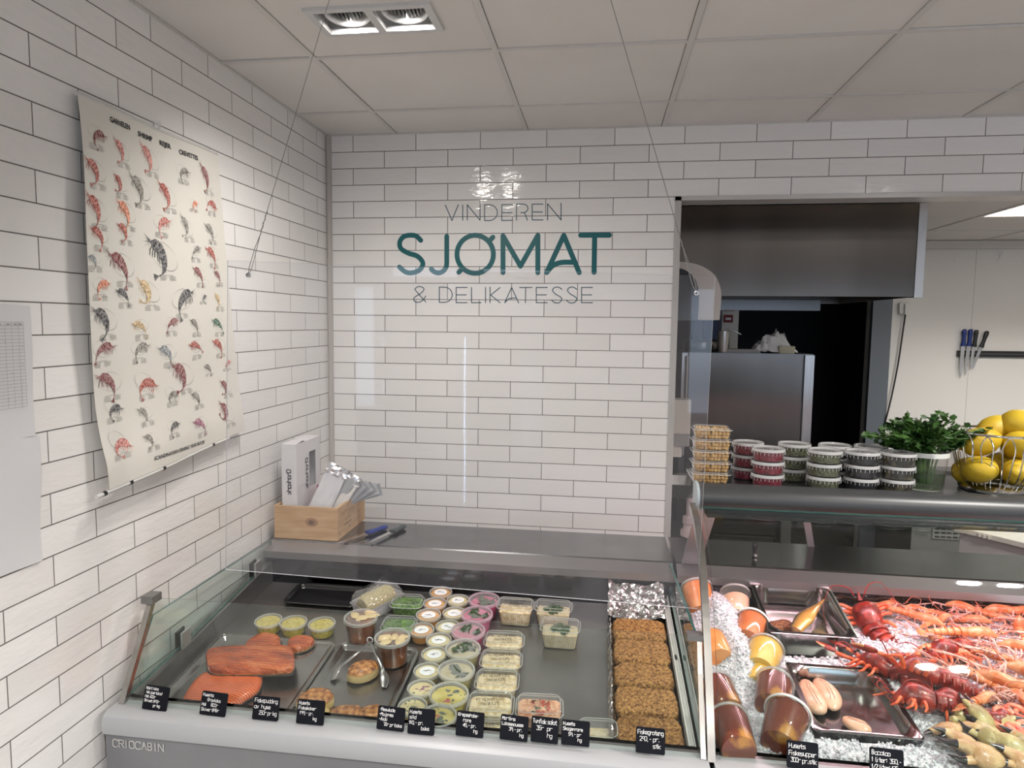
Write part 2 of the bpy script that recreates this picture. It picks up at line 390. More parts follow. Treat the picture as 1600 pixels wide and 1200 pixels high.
# ------------------------------------------------------------------ recessed twin lights
M_FRAME = mat('fixture_white', (.62, .62, .62), .35)
M_CONE = mat('fixture_reflector', (.75, .75, .75), .25, .6)
M_LED = mat('lamp_glow', (1, .93, .84), .5, emit=1.6)
M_FIN = mat('louvre_metal', (.10, .10, .10), .45, .3)
def fixture(x, y, label, tilt):
    r = empty('recessed_light', (x, y, CEIL - .001)); tag(r, label, 'ceiling light', 'recessed twin ceiling lights')
    m = MB(); w, h = FW/2, FH/2; t = .022
    for a, b in (((-w, -h, -.010), (w, -h+t, .004)), ((-w, h-t, -.010), (w, h, .004)), ((-w, -h+t, -.010), (-w+t, h-t, .004)), ((w-t, -h+t, -.010), (w, h-t, .004)), ((-.012, -h+t, -.010), (.012, h-t, .004))): m.box(a, b)
    m.box((-w+.006, -h+.006, .004), (-w+.010, h-.006, .10)); m.box((w-.010, -h+.006, .004), (w-.006, h-.006, .10)); m.box((-w+.006, -h+.006, .004), (w-.006, -h+.010, .10)); m.box((-w+.006, h-.010, .004), (w-.006, h-.006, .10)); m.box((-w+.006, -h+.006, .096), (w-.006, h-.006, .10))
    m.build('frame', M_FRAME, r, smooth=0)
    for s in (-1, 1):
        tl_ = tilt
        g = MB(); g.lathe([(.066, .062), (.070, .060), (.070, -.004), (.063, -.004), (.050, .030), (.050, .062)], 36)
        hd = g.build('lamp_ring', M_CONE, r, loc=(s*.086, 0, .022), rot=(tilt, 0, 0))
        g = MB(); g.lathe([(0.0001, .046), (.050, .046)], 36); g.build('lens', M_LED, hd)
        g = MB()
        for k in range(-4, 5):
            L = sqrt(max(0, .050**2 - (k*.011)**2)); g.box((k*.011-.0018, -L, .004), (k*.011+.0018, L, .040))
        g.build('louvre', M_FIN, hd, smooth=0)
    return r
TL = RD(-10)
labels = ['twin recessed white light in the ceiling above the shrimp poster', 'twin recessed ceiling light over the seafood counter', 'twin recessed ceiling light above the customer aisle on the left', 'twin recessed ceiling light above the customer aisle on the right', 'twin recessed ceiling light near the shop windows', 'twin recessed ceiling light by the right wall near the shop windows']
for k, (x, y) in enumerate(FIX): fixture(x, y, labels[k], TL if k == 0 else 0)
def spot(name, loc, to, power, col, size=RD(120), blend=.8, rad=.05):
    d = bpy.data.lights.new(name, 'SPOT'); d.energy = power; d.color = col; d.spot_size = size; d.spot_blend = blend; d.shadow_soft_size = rad
    o = bpy.data.objects.new(name, d); COL.objects.link(o); o.location = loc; o.rotation_euler = (V(to) - V(loc)).to_track_quat('-Z', 'Y').to_euler(); return o
def area(name, loc, to, w, h, power, col, spread=pi):
    d = bpy.data.lights.new(name, 'AREA'); d.shape = 'RECTANGLE'; d.size = w; d.size_y = h; d.energy = power; d.color = col; d.spread = spread
    o = bpy.data.objects.new(name, d); COL.objects.link(o); o.location = loc; o.rotation_euler = (V(to) - V(loc)).to_track_quat('-Z', 'Y').to_euler(); return o
WARM = (1, .95, .89)
for k, (x, y) in enumerate(FIX):
    for s in (-1, 1):
        px = x + s*.086
        if k == 0: spot('lamp_beam', (px, y, CEIL+.010), (px + .10, y + .45, 1.0), 24, WARM, RD(150), 1, .045)
        else: spot('lamp_beam', (px, y, CEIL+.006), (px, y + (.25 if k == 1 else 0), 0), 92 if k > 1 else 60, WARM, RD(160), 1, .045)
area('daylight', (1.5, -7.0, 1.7), (1.5, 0, 1.4), 7.5, 2.2, 45, (.84, .92, 1))
area('daylight_slot', (-.4905, -6.7, 1.16), (-.4905, 0, 1.16), .035, 1.15, 9, (.86, .95, 1)); area('daylight_slot', (.32, -6.7, .86), (.32, 0, .86), .03, 1.7, 2.2, (.5, .72, 1))
w = bpy.data.worlds.new('world'); SC.world = w; w.use_nodes = True
w.node_tree.nodes['Background'].inputs[0].default_value = (.55, .72, 1, 1); w.node_tree.nodes['Background'].inputs[1].default_value = 1.0
# plain street outside so that the windows look onto something
SC.view_settings.view_transform = 'Standard'; SC.view_settings.look = 'None'; SC.view_settings.gamma = 1; SC.view_settings.exposure = 0.75
SC.view_settings.use_curve_mapping = False
SC.cycles.transparent_max_bounces = 32; SC.cycles.max_bounces = 8; SC.cycles.glossy_bounces = 5; SC.cycles.sample_clamp_indirect = 4
SC.cycles.caustics_reflective = False; SC.cycles.caustics_refractive = False
# ------------------------------------------------------------------ lettering painted on the back wall
M_TEAL = mat('sign_teal', srgb(0, 92, 98), .35); M_TEAL2 = mat('sign_thin_teal', srgb(30, 78, 92), .35)
sign = empty('wall_lettering', tuple(on(790, 395, 'Y', 0))); tag(sign, 'teal shop name lettered in three lines on the white tiled wall', 'lettering')
def wpt(zx, zy):                               # zoom pixel (600..980 x 300..500 at 4.2105) -> wall x, z
    p = on(600 + zx/4.2105, 300 + zy/4.2105, 'Y', 0); return p.x, p.z
def arc(cx, cy, rx, ry, a0, a1, n=14): return [(cx + rx*cos(RD(a0 + (a1-a0)*k/n)), cy - ry*sin(RD(a0 + (a1-a0)*k/n))) for k in range(n+1)]
def letter(ch_strokes, w, m, parent):
    m_ = MB()
    for st in ch_strokes:
        pl = [wpt(*q) for q in st]
        ribbon(m_, pl, w, 0, 0, lambda x, y, z: (x, -.0008 - z, y), caps=8)
    o = m_.build('letter', m, parent, smooth=0); o.location = -V(parent.location); return o
BW = .0228 
def wl(s, m=M_TEAL, w=BW): letter(s, w, m, sign)
# SJØMAT
wl([catmull([(242,318),(215,292),(178,284),(130,294),(104,330),(112,372),(160,402),(215,420),(248,450),(255,480),(232,515),(182,532),(140,525),(102,494)], 5)])
wl([[(413,292),(413,470)] + arc(357, 470, 56, 62, 0, -145)[1:]])
wl([arc(600, 410, 120, 125, 0, 360, 36), [(716,298),(700,316)], [(492,528),(512,508)]])
wl([[(783,530),(783,288),(898,488),(1012,286),(1012,530)]])
wl([[(1070,530),(1183,286),(1284,530)], catmull([(1070,530),(1110,485),(1165,464),(1250,462)], 5)])
wl([[(1294,284),(1482,284)], [(1386,290),(1382,528)]])
TN = .0042
def wt(s): letter(s, TN, M_TEAL2, sign)
# VINDEREN
wt([[(404,86),(447,188),(489,84)]]); wt([[(518,86),(518,186)]]); wt([[(548,186),(548,84),(632,186),(632,84)]])
wt([[(662,84),(662,188),(690,188)] + arc(692, 136, 54, 52, -90, 90) + [(662,84)]])
wt([[(846,84),(775,84),(775,188),(846,186)], [(775,136),(842,136)]])
wt([[(872,186),(872,80),(915,80)] + arc(915, 108, 32, 28, 90, -90)[1:] + [(900,136)], [(925,138),(944,186)]])
wt([[(1046,80),(975,80),(975,184),(1046,184)], [(975,132),(1042,132)]])
wt([[(1076,184),(1076,78),(1165,184),(1165,74)]])
# & DELIKATESSE
wt([catmull([(276,724),(210,650),(208,634),(228,622),(256,628),(262,645),(240,668),(205,690),(195,708),(210,724),(240,722),(262,705),(275,685)], 4)])
wt([[(364,626),(364,726),(395,726)] + arc(397, 676, 52, 50, -90, 90) + [(364,626)]])
def E_(x): wt([[(x+72,628),(x,628),(x,728),(x+72,728)], [(x,677),(x+66,677)]])
E_(475); wt([[(576,628),(576,728),(638,728)]]); wt([[(668,628),(668,728)]]); wt([[(698,626),(698,728)], [(764,628),(702,678),(764,728)]])
wt([[(794,728),(840,628),(886,730)], catmull([(794,728),(820,704),(845,698),(870,698)], 4)])
wt([[(892,628),(974,628)], [(932,628),(930,728)]]); E_(1002)
def S_(x): wt([catmull([(x+68,640),(x+45,626),(x+18,630),(x+8,650),(x+28,672),(x+58,690),(x+68,708),(x+50,728),(x+22,728),(x,712)], 4)])
S_(1102); S_(1200); E_(1300)

# ------------------------------------------------------------------ display counters
M_BUMP = mat('bumper_white', (.42, .43, .45), .4, .2)
M_FRONT = mat('counter_front', (.22, .225, .24), .4, .5, col2=(.25, .255, .27), scale=4)
M_INNER = mat('counter_steel', (.30, .29, .285), .3, .85, col2=(.24, .235, .23), scale=5, lo=.3, hi=.7, bump=.02, bscale=80)
M_MIRROR = mat('rear_mirror_steel', (.10, .10, .11), .10, 1); M_FASC = mat('deck_fascia', (.38, .365, .365), .34, .9)
M_DECK = mat('deck_steel', (.22, .22, .225), .2, 1, col2=(.17, .17, .175), scale=9, lo=.3, hi=.7, bump=.012, bscale=40)
M_GLASS = glassy('counter_glass', (.95, .985, .97)); M_GEDGE = mat('glass_edge', (.02, .10, .09), .15, spec=.8)
M_PLEXI = glassy('acrylic', (.985, .985, .99), haze=.018, hcol=(.9, .9, 1), refl=.8)
M_PEDGE = mat('acrylic_edge', (.62, .62, .66), .2)
DF, DB, DZ = -.70, -.40, 1.005
FYB = -1.62
def prism_x(m, x0, x1, prof):                   # profile of (y, z) extruded in x
    m.rings([[(x0, y, z) for y, z in prof], [(x1, y, z) for y, z in prof]])
def counter(x0, x1, label, right):
    r = empty('display_counter', ((x0+x1)/2, -1.1, 0)); tag(r, label, 'display counter', 'refrigerated display counters')
    ox = V(r.location)
    def B(m, n, mt, parent=r, sm=0):
        o = m.build(n, mt, parent, smooth=sm)
        if parent is r: o.location = -ox
        return o
    m = MB(); m.box((x0, -1.665, .10), (x1, -1.60, .805)); m.box((x0, -1.60, .10), (x0+.02, DF, .70)); m.box((x1-.02, -1.60, .10), (x1, DF, .70)); m.box((x0, DF-.02, .10), (x1, DF, .70)); B(m, 'cabinet_body', M_FRONT)
    m = MB(); m.box((x0+.05, -1.55, 0), (x1-.05, DF-.05, .10)); B(m, 'plinth', M_DSTEEL)
    m = MB(); prism_x(m, x0, x1, [(-1.60, .77), (-1.668, .77), (-1.676, .776), (-1.680, .800), (-1.672, .822), (-1.655, .831), (-1.632, .831), (-1.60, .831)]); B(m, 'bumper', M_BUMP, sm=35)
    m = MB(); m.box((x0, -1.632, .812), (x1, -1.565, .826)); m.box((x0, -1.58, .75), (x1, -1.565, .826)); B(m, 'front_ledge', M_INNER)
    a, b = -1.566, -.752
    m = MB(); xr = x1-(.03 if right else .010); m.hexa([(x0+.03, a, floor_z(a)-.012), (xr, a, floor_z(a)-.012), (xr, b, floor_z(b)-.012), (x0+.03, b, floor_z(b)-.012), (x0+.03, a, floor_z(a)), (xr, a, floor_z(a)), (xr, b, floor_z(b)), (x0+.03, b, floor_z(b))]); B(m, 'display_floor', M_INNER)
    # side cheeks with sloping top
    for (xa, xb) in ((x0, x0+.03), (x1-(.03 if right else .010), x1)):
        m = MB(); prism_x(m, xa, xb, [(-1.566, .70), (-.752, .70), (-.752, .93), (-1.566, .829)]); B(m, 'side_cheek', M_INNER)
    m = MB(); m.box((x0+.0, -.752, .70), (x1, -.745, .962)); B(m, 'rear_panel', M_MIRROR)
    m = MB(); prism_x(m, x0, x1, [(DF, .962), (DB, .962), (DB, DZ), (DF-.002, DZ), (DF-.008, DZ-.006), (DF-.008, .962)]) if False else None
    m = MB(); prism_x(m, x0, x1, [(-.755, .958), (DB, .958), (DB, DZ), (DF-.004, DZ), (DF-.010, DZ-.005), (-.755, .975)]); B(m, 'work_deck', M_DECK)
    m = MB(); m.box((x0, -.766, .950), (x1, -.7555, .9765)); m.hexa([(x0, -.766, .9765), (x1, -.766, .9765), (x1, -.7555, .9765), (x0, -.7555, .9765), (x0, -.713, DZ-.003), (x1, -.713, DZ-.003), (x1, -.709, DZ-.006), (x0, -.709, DZ-.006)]); B(m, 'deck_fascia', M_FASC)
    m = MB(); m.box((x0, DB-.02, .1), (x1, DB, .958)); B(m, 'rear_doors', M_DSTEEL)
    return r, B
cl, BL = counter(.028, 1.572, 'left steel display counter with low front glass against the tiled wall', False)
cr_, BR = counter(1.584, 3.30, 'right steel display counter with tall curved glass, filled with ice', True)
def gsheet(path, x0, x1, th, name, B, mt=M_GLASS, edge=M_GEDGE):
    """glass following a (y, z) path"""
    m = MB(); m.use(mt); R = []
    for x in (x0, x1):
        pass
    n = len(path); nor = []
    for i in range(n):
        a = path[max(0, i-1)]; b = path[min(n-1, i+1)]; dy, dz = b[0]-a[0], b[1]-a[1]; L = sqrt(dy*dy+dz*dz); nor.append((-dz/L, dy/L))
    inner = [(p[0]-q[0]*th, p[1]-q[1]*th) for p, q in zip(path, nor)]
    for P in (path, inner):
        m.add([(x, y, z) for x in (x0, x1) for y, z in P], [(i, i+1, n+i+1, n+i) for i in range(n-1)])
    g = B(m, name, mt, sm=60)
    e = MB()
    for x in (x0, x1): e.add([(x, y, z) for P in (path, inner) for y, z in P], [(i, i+1, n+i+1, n+i) for i in range(n-1)])
    e.add([(x0, *path[-1]), (x1, *path[-1]), (x1, *inner[-1]), (x0, *inner[-1])], [(0, 1, 2, 3)])
    o = e.build('glass_edge', edge, g, smooth=0); return g
GP = [(-1.628, .826), (-1.585, .90), (-1.53, .99), (-1.483, 1.072)]
gsheet(GP, .052, 1.553, .006, 'front_glass', BL, edge=mat('top_glass_edge', (.42, .50, .48), .2))
# left side glass, clamps, post, bracket
m = MB(); m.use(M_GLASS)
sg = [(-1.600, .835), (-1.475, 1.015), (-.735, 1.008), (-.735, .930)]
m.add([(.040, y, z) for y, z in sg], [(0, 1, 2, 3)]); m.add([(.047, y, z) for y, z in sg], [(0, 1, 2, 3)])
m.use(M_GEDGE)
for i in range(4):
    a, b = sg[i], sg[(i+1) % 4]; m.add([(.040, *a), (.040, *b), (.047, *b), (.047, *a)], [(0, 1, 2, 3)])
BL(m, 'side_glass', None)
for y in (-1.33, -.86):
    m = MB(); z = .829 + (y + 1.566) * .124; m.use(M_BLACK); m.hexa([(.030, y-.022, z-.006), (.036, y-.022, z-.006), (.036, y+.022, z), (.030, y+.022, z), (.030, y-.022, z+.048), (.036, y-.022, z+.048), (.036, y+.022, z+.052), (.030, y+.022, z+.052)])
    m.use(M_ALU); m.hexa([(.049, y-.022, z-.006), (.056, y-.022, z-.006), (.056, y+.022, z), (.049, y+.022, z), (.049, y-.022, z+.048), (.056, y-.022, z+.048), (.056, y+.022, z+.052), (.049, y+.022, z+.052)])
    BL(m, 'glass_clamp', None)
M_PROF = mat('glass_profile', (.38, .37, .35), .25, 1)
def profile_post(x, w, B, pth, depth=.016, name='glass_profile'):
    m = MB(); R = []
    for i, (y, z) in enumerate(pth):
        a = pth[max(0, i-1)]; b = pth[min(len(pth)-1, i+1)]; dy, dz = b[0]-a[0], b[1]-a[1]; L = sqrt(dy*dy+dz*dz); ny, nz = -dz/L, dy/L
        R.append([(x-w/2, y+ny*depth/2, z+nz*depth/2), (x+w/2, y+ny*depth/2, z+nz*depth/2), (x+w/2, y-ny*depth/2, z-nz*depth/2), (x-w/2, y-ny*depth/2, z-nz*depth/2)])
    m.rings(R); return B(m, name, M_PROF)
profile_post(.046, .016, BL, [(-1.618, .828), (-1.575, .90), (-1.52, .99), (-1.480, 1.062)])
m = MB(); m.box((.030, -1.505, 1.060), (.066, -1.462, 1.082)); BL(m, 'corner_bracket', mat('bracket_grey', (.22, .215, .21), .45, .6))
profile_post(1.561, .012, BL, [(-1.618, .828), (-1.575, .90), (-1.52, .99), (-1.480, 1.072)])
m = MB(); m.box((1.530, -1.497, 1.064), (1.569, -1.465, 1.078)); BL(m, 'corner_bracket', mat('bracket_grey', (.22, .215, .21), .45, .6))
# right end side glass of left counter: slim tall pane from front profile to deck
m = MB(); m.use(M_GLASS); sg = [(-1.600, .835), (-1.475, 1.06), (-.735, 1.012), (-.735, .930)]
m.add([(1.556, y, z) for y, z in sg], [(0, 1, 2, 3)]); m.add([(1.563, y, z) for y, z in sg], [(0, 1, 2, 3)])
m.use(M_GEDGE)
for i in range(4):
    a, b = sg[i], sg[(i+1) % 4]; m.add([(1.556, *a), (1.556, *b), (1.563, *b), (1.563, *a)], [(0, 1, 2, 3)])
BL(m, 'side_glass', None)
# maker's lettering on the front panel
stx, wd = strokes('CRIOCABIN', .020, pitch=1.2); kx = .148/wd; m = MB()
for s in stx: ribbon(m, [(q[0]*kx + .05, q[1]) for q in s], .0028, 0, .0012, lambda x, y, z: (x*1.0, -1.6655 - z, .738 + y))
BL(m, 'maker_lettering', mat('chrome', (.75, .75, .75), .15, 1))

# tall curved front glass of the right counter + stanchions + top shelf
CP = [(-1.622, .826), (-1.57, .93), (-1.50, 1.05), (-1.42, 1.165), (-1.34, 1.245), (-1.24, 1.295), (-1.13, 1.320)]
CPs = [(p.x, p.y) for p in catmull([V((a, b, 0)) for a, b in CP], 4)]
gsheet(CPs, 1.60, 3.28, .006, 'front_glass', BR)
profile_post(1.579, .018, BR, CPs, .022, 'glass_profile')
profile_post(3.27, .018, BR, CPs, .022, 'glass_profile')
SHZ = 1.362
m = MB(); prism_x(m, 1.602, 3.27, [(-1.055, 1.376), (-1.088, 1.373), (-1.110, 1.360), (-1.118, 1.338), (-1.112, 1.316), (-1.09, 1.303), (-1.03, 1.302), (-1.03, 1.361), (-1.045, 1.363)]); BR(m, 'shelf_rail', mat('shelf_rail_grey', (.05, .052, .055), .38, .2), sm=50)
m = MB(); prism_x(m, 1.594, 1.602, [(-1.045, 1.380), (-1.090, 1.378), (-1.116, 1.364), (-1.124, 1.338), (-1.116, 1.308), (-1.09, 1.294), (-1.04, 1.292), (-1.02, 1.31), (-1.02, 1.368)]); BR(m, 'rail_end_cap', mat('cap_grey', (.36, .42, .44), .4), sm=50)
m = MB(); m.box((1.604, -1.055, 1.352), (3.27, -.76, SHZ)); BR(m, 'top_shelf', mat('shelf_smoked', (.06, .065, .07), .12, 0, spec=.6))
m = MB(); m.box((1.63, -1.085, 1.275), (3.25, -1.02, 1.3015)); BR(m, 'shelf_light_housing', mat('housing_dark', (.03, .032, .034), .4))
M_STRIP = mat('case_light_tube', (1, .72, .68), .4, emit=3)
m = MB(); m.box((1.66, -1.045, 1.2726), (3.22, -1.025, 1.2748)); BR(m, 'light_strip', M_STRIP)
def plate(xa, xb, ya, za, yb, zb, th, B, mt, name='shelf_support'):
    m = MB(); m.hexa([(xa, ya, za), (xb, ya, za), (xb, ya+th, za), (xa, ya+th, za), (xa, yb, zb), (xb, yb, zb), (xb, yb+th, zb), (xa, yb+th, zb)]); return B(m, name, mt)
M_SUP = mat('support_grey', (.30, .31, .31), .35, .7)
plate(1.604, 1.668, -.72, DZ, -1.04, 1.292, .012, BR, M_SUP)
qa, qb = on(1262, 853, 'Y', -.425), on(1243, 780, 'Y', -.81)
m = MB(); w_ = .024; m.hexa([(qa.x, -.43, DZ), (qa.x+w_, -.43, DZ), (qa.x+w_, -.422, DZ), (qa.x, -.422, DZ), (qb.x, -.81, 1.352), (qb.x+w_, -.81, 1.352), (qb.x+w_, -.802, 1.352), (qb.x, -.802, 1.352)]); BR(m, 'shelf_support', mat('support_pale', (.60, .56, .56), .4))
area('case_light', (2.44, -1.035, 1.270), (2.44, -.98, .8), 1.5, .03, 5.0, (1, .58, .68))
# ------------------------------------------------------------------ hanging acrylic screen
sc_ = empty('hanging_screen', (.92, -1.43, 1.55)); tag(sc_, 'clear acrylic screen hanging on two thin wires above the left counter', 'screen')
m = MB(); m.use(M_PLEXI); so = V(sc_.location)
T = [(.285, -1.45, 2.021), (1.579, -1.405, 1.982), (1.565, -1.405, 1.112), (.257, -1.45, 1.154)]
for d in (0, .005): m.add([tuple(V(q) - so + V((0, d, 0))) for q in T], [(0, 1, 2, 3)])
pn = m.build('acrylic_panel', None, sc_, smooth=0)
m = MB(); m.use(M_PEDGE)
for i in range(4):
    a = V(T[i]) - so; b = V(T[(i+1) % 4]) - so; dd = V((0, .005, 0)); m.add([a, b, b+dd, a+dd], [(0, 1, 2, 3)])
m.build('panel_edge', M_PEDGE, sc_, smooth=0)
M_WIRE = mat('steel_wire', (.30, .29, .28), .4, .8)
def hang(px, py, tx, ty, seed):
    a = on(px, py, 'Y', -1.452 if px < 700 else -1.415); dd = ray(tx, ty); b = on(tx, ty, 'Y', a.y)
    t = (CEIL - a.z) / (b.z - a.z); top = a + (b - a) * t; rr = random.Random(seed)
    n = (top - a).normalized(); p1 = a + n * .115; m = MB()
    m.tube([q - so for q in (p1, p1 + (top - p1)*.33, p1 + (top - p1)*.66, top)], .0009, 6)
    for s in (-1, 1): m.tube([a - so, a + n*.02 + V((s*.004, 0, 0)) - so, a + n*.075 + V((s*.003, -.002, 0)) - so, p1 - so], .0010, 6)
    m.tube([p1 + n*k*.006 + V((.0022*cos(k*1.9), .0022*sin(k*1.9), 0)) - so for k in range(12)], .0010, 5)
    m.build('wire', M_WIRE, sc_)
    m = MB(); m.lathe([(.003, -.0035), (.0062, -.003), (.0062, .003), (.003, .0035)], 14); o = m.build('grommet', M_ALU, sc_, loc=a - so, rot=(pi/2, 0, 0))
hang(388, 430, 490, 83, 1); hang(1088, 458, 955, 2, 2)
# ------------------------------------------------------------------ kitchen behind the opening
M_KW = mat('kitchen_wall_panel', (.74, .73, .71), .45)
KX0 = 1.607
xa = on(1150, 600, 'Y', KY).x; xb = on(1355, 600, 'Y', KY).x; xc = on(1385, 600, 'Y', KY).x
mb = MB(); mb.box((xb+.002, KY, 0), (6.1, KY+.1, KC)); mb.box((KX0, KY, 0), (xa, KY+.1, KC)); mb.box((xa, KY, 2.1), (xb+.002, KY+.1, KC)); struct(mb.build('wall_kitchen', M_KW, smooth=0))
mb = MB(); mb.box((KX0-.1, .125, 0), (KX0, KY+.1, KC)); struct(mb.build('wall_kitchen_side', M_KW, smooth=0))
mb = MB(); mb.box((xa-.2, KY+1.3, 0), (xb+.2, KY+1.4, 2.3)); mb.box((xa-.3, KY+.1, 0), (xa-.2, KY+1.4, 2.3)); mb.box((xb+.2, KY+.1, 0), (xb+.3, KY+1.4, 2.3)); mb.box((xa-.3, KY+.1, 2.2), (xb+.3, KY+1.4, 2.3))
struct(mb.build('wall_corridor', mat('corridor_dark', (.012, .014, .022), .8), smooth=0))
mb = MB(); mb.box((xb, KY-.03, 0), (xc, KY+.02, 2.1)); mb.box((xa-.03, KY-.012, 2.1), (xc, KY+.02, 2.16)); struct(mb.build('trim_5', mat('door_frame_grey', (.12, .14, .165), .4), smooth=0))
# narrow joints between wall panels
xj = on(1522, 450, 'Y', KY).x
mb = MB(); mb.box((xj-.002, KY-.0012, 0), (xj+.002, KY+.001, KC)); struct(mb.build('trim_6', mat('panel_joint', (.55, .53, .50), .5), smooth=0))
# kitchen ceiling with lit panel
mb = MB(); cy = [.125, .6, 1.2, 1.8, 2.4]; cx = [1.607, 2.2, 2.8, 3.4, 4.0, 4.6, 5.2, 6.1]; lit = (4, 2)
for i in range(len(cx)-1):
    for j in range(len(cy)-1):
        mb.box((cx[i]+.010, cy[j]+.010, KC), (cx[i+1]-.010, cy[j+1]-.010, KC+.02)) if not (i in (3, 5) and j == 1) else None
mb.box((1.5, .12, KC+.08), (6.1, KY, KC+.1))
struct(mb.build('ceiling_kitchen', M_CEIL, smooth=0))
mb = MB()
for x in cx: mb.box((x-.012, .12, KC-.004), (x+.012, KY, KC+.004))
for y in cy: mb.box((KX0, y-.012, KC-.0038), (6.1, y+.012, KC+.004))
struct(mb.build('trim_7', M_TRACK, smooth=0))
mb = MB(); mb.box((KX0, KY-.05, KC-.06), (6.1, KY, KC-.004)); struct(mb.build('trim_8', M_PAINT, smooth=0))
for k, i in enumerate((3, 5)):
    r = empty('ceiling_light_panel', ((cx[i]+cx[i+1])/2, .9, KC)); tag(r, ['square lit ceiling panel in the kitchen nearest the knives', 'square lit ceiling panel in the right part of the kitchen'][k], 'ceiling light', 'kitchen ceiling light panels')
    h = (cx[i+1]-cx[i])/2 - .013; m = MB(); m.box((-h, -.287, .001), (h, .287, .006)); m.build('diffuser', mat('panel_glow', (1, .90, .76), .5, emit=4.2), r, smooth=0)
    m = MB()
    for a, b in (((-h, -.287, -.002), (h, -.275, .001)), ((-h, .275, -.002), (h, .287, .001)), ((-h, -.275, -.002), (-h+.012, .275, .001)), ((h-.012, -.275, -.002), (h, .275, .001))): m.box(a, b)
    m.build('frame', M_FRAME, r, smooth=0)
    area('kitchen_light', ((cx[i]+cx[i+1])/2, .9, KC-.01), ((cx[i]+cx[i+1])/2 , .9, 0), .5, .5, 14, (1, .95, .89), RD(140))

# extractor hood
HY = .62; h0 = on(1068, 318, 'Y', HY); h1 = on(1437, 463, 'Y', HY); hx0 = KX0 + .002; hz0 = on(1250, 463, 'Y', HY).z; hz1 = on(1250, 320, 'Y', HY).z
M_HOOD = mat('hood_steel', (.20, .18, .165), .26, 1, aniso=.85, col2=(.155, .14, .125), scale=3.0, stretch=(1, 1, .15), lo=.35, hi=.65, bump=.03, bscale=6, dist=.01)
r = empty('extractor_hood', ((hx0+h1.x)/2, 1.2, hz0)); tag(r, 'large brushed steel extractor hood over the kitchen appliances', 'extractor hood'); oo = V(r.location)
def KB(m, n, mt, sm=0, par=None, off=None):
    o = m.build(n, mt, par or r, smooth=sm); o.location = -(off if off is not None else oo); return o
m = MB(); m.box((hx0, HY, hz0), (h1.x-.03, HY+.012, hz1)); KB(m, 'front_panel', M_HOOD)
m = MB(); m.box((h1.x-.028, HY-.004, hz0-.004), (h1.x+.012, HY+.06, hz1+.0)); KB(m, 'corner_profile', M_ALU)
m = MB(); m.box((h1.x-.012, HY+.06, hz0), (h1.x, 1.85, hz1)); m.box((hx0, 1.84, hz0), (h1.x, 1.85, hz1)); m.box((hx0, HY+.012, hz1-.01), (h1.x-.012, 1.85, hz1)); KB(m, 'hood_body', M_HOOD)
m = MB(); m.box((hx0, HY+.012, hz0), (hx0+.05, 1.84, hz0+.03)); m.box((hx0+.05, 1.75, hz0-.05), (h1.x-.15, 1.84, hz0+.02)); KB(m, 'grease_channel', M_DSTEEL)
for k in range(4):
    m = MB(); fx = hx0 + .1 + k*.28
    for q in range(9): m.box((fx + q*.028, 1.0, hz0+.10), (fx + q*.028 + .012, 1.6, hz0+.115))
    KB(m, 'grease_filter', M_DSTEEL)

# tall steel appliance under the hood
AY = .95; f0 = on(1066, 552, 'Y', AY); f1 = on(1258, 552, 'Y', AY); f2 = on(1273, 552, 'Y', AY); fz = on(1160, 552, 'Y', AY).z; fzb = on(1150, 822, 'Y', AY).z
r = empty('steel_oven', ((f0.x+f2.x)/2, AY+.35, 0)); tag(r, 'tall brushed steel oven under the extractor hood with crumpled paper on top', 'oven'); oo = V(r.location)
m = MB(); m.box((f0.x, AY+.02, fzb), (f2.x, AY+.72, fz)); KB(m, 'oven_body', M_DSTEEL)
M_ODOOR = mat('oven_door_steel', (.17, .16, .155), .3, 1, aniso=.8, col2=(.14, .13, .125), scale=4, stretch=(1, 1, .1), lo=.3, hi=.7)
xd = on(1075, 600, 'Y', AY).x; xe = on(1252, 600, 'Y', AY).x
m = MB(); m.box((xd, AY, fzb+.01), (xe, AY+.02, fz-.004)); KB(m, 'door', M_ODOOR)
m = MB(); m.box((xe+.014, AY-.004, fzb+.01), (f2.x, AY+.02, fz-.006)); KB(m, 'side_column', M_STEEL)
m = MB(); m.box((f0.x, AY-.002, 1.1), (xd-.008, AY+.02, fz-.004)); m.tube([(xd-.012, AY-.03, 1.25), (xd-.012, AY-.03, fz-.02)], .007, 10); KB(m, 'door_handle', M_STEEL, 40)
# stand with rails below
m = MB(); lx = (on(1112, 830, 'Y', AY).x, on(1218, 830, 'Y', AY).x)
for x in (lx[0], lx[1], ): 
    for y in (AY+.04, AY+.62): m.box((x-.015, y-.015, 0), (x+.015, y+.015, fzb))
m.box((f0.x, AY+.5, .1), (f2.x, AY+.65, fzb)); KB(m, 'stand', M_DSTEEL)
for z, th in ((on(1150, 814, 'Y', AY).z, .012), (on(1150, 821, 'Y', AY).z, .010), (on(1150, 840, 'Y', AY).z, .010), (on(1150, 862, 'Y', AY).z, .01)):
    m = MB(); m.box((lx[0]+.015, AY+.02, z), (lx[1]-.015, AY+.05, z+th)); KB(m, 'tray_rail', M_STEEL)
m = MB(); x0, x1 = on(1221, 830, 'Y', AY-.05).x, on(1236, 830, 'Y', AY-.05).x; m.box((x0, AY-.05, 0), (x1, AY-.02, fzb+.05)); KB(m, 'side_plate', mat('dark_grey_plate', (.07, .07, .07), .5))

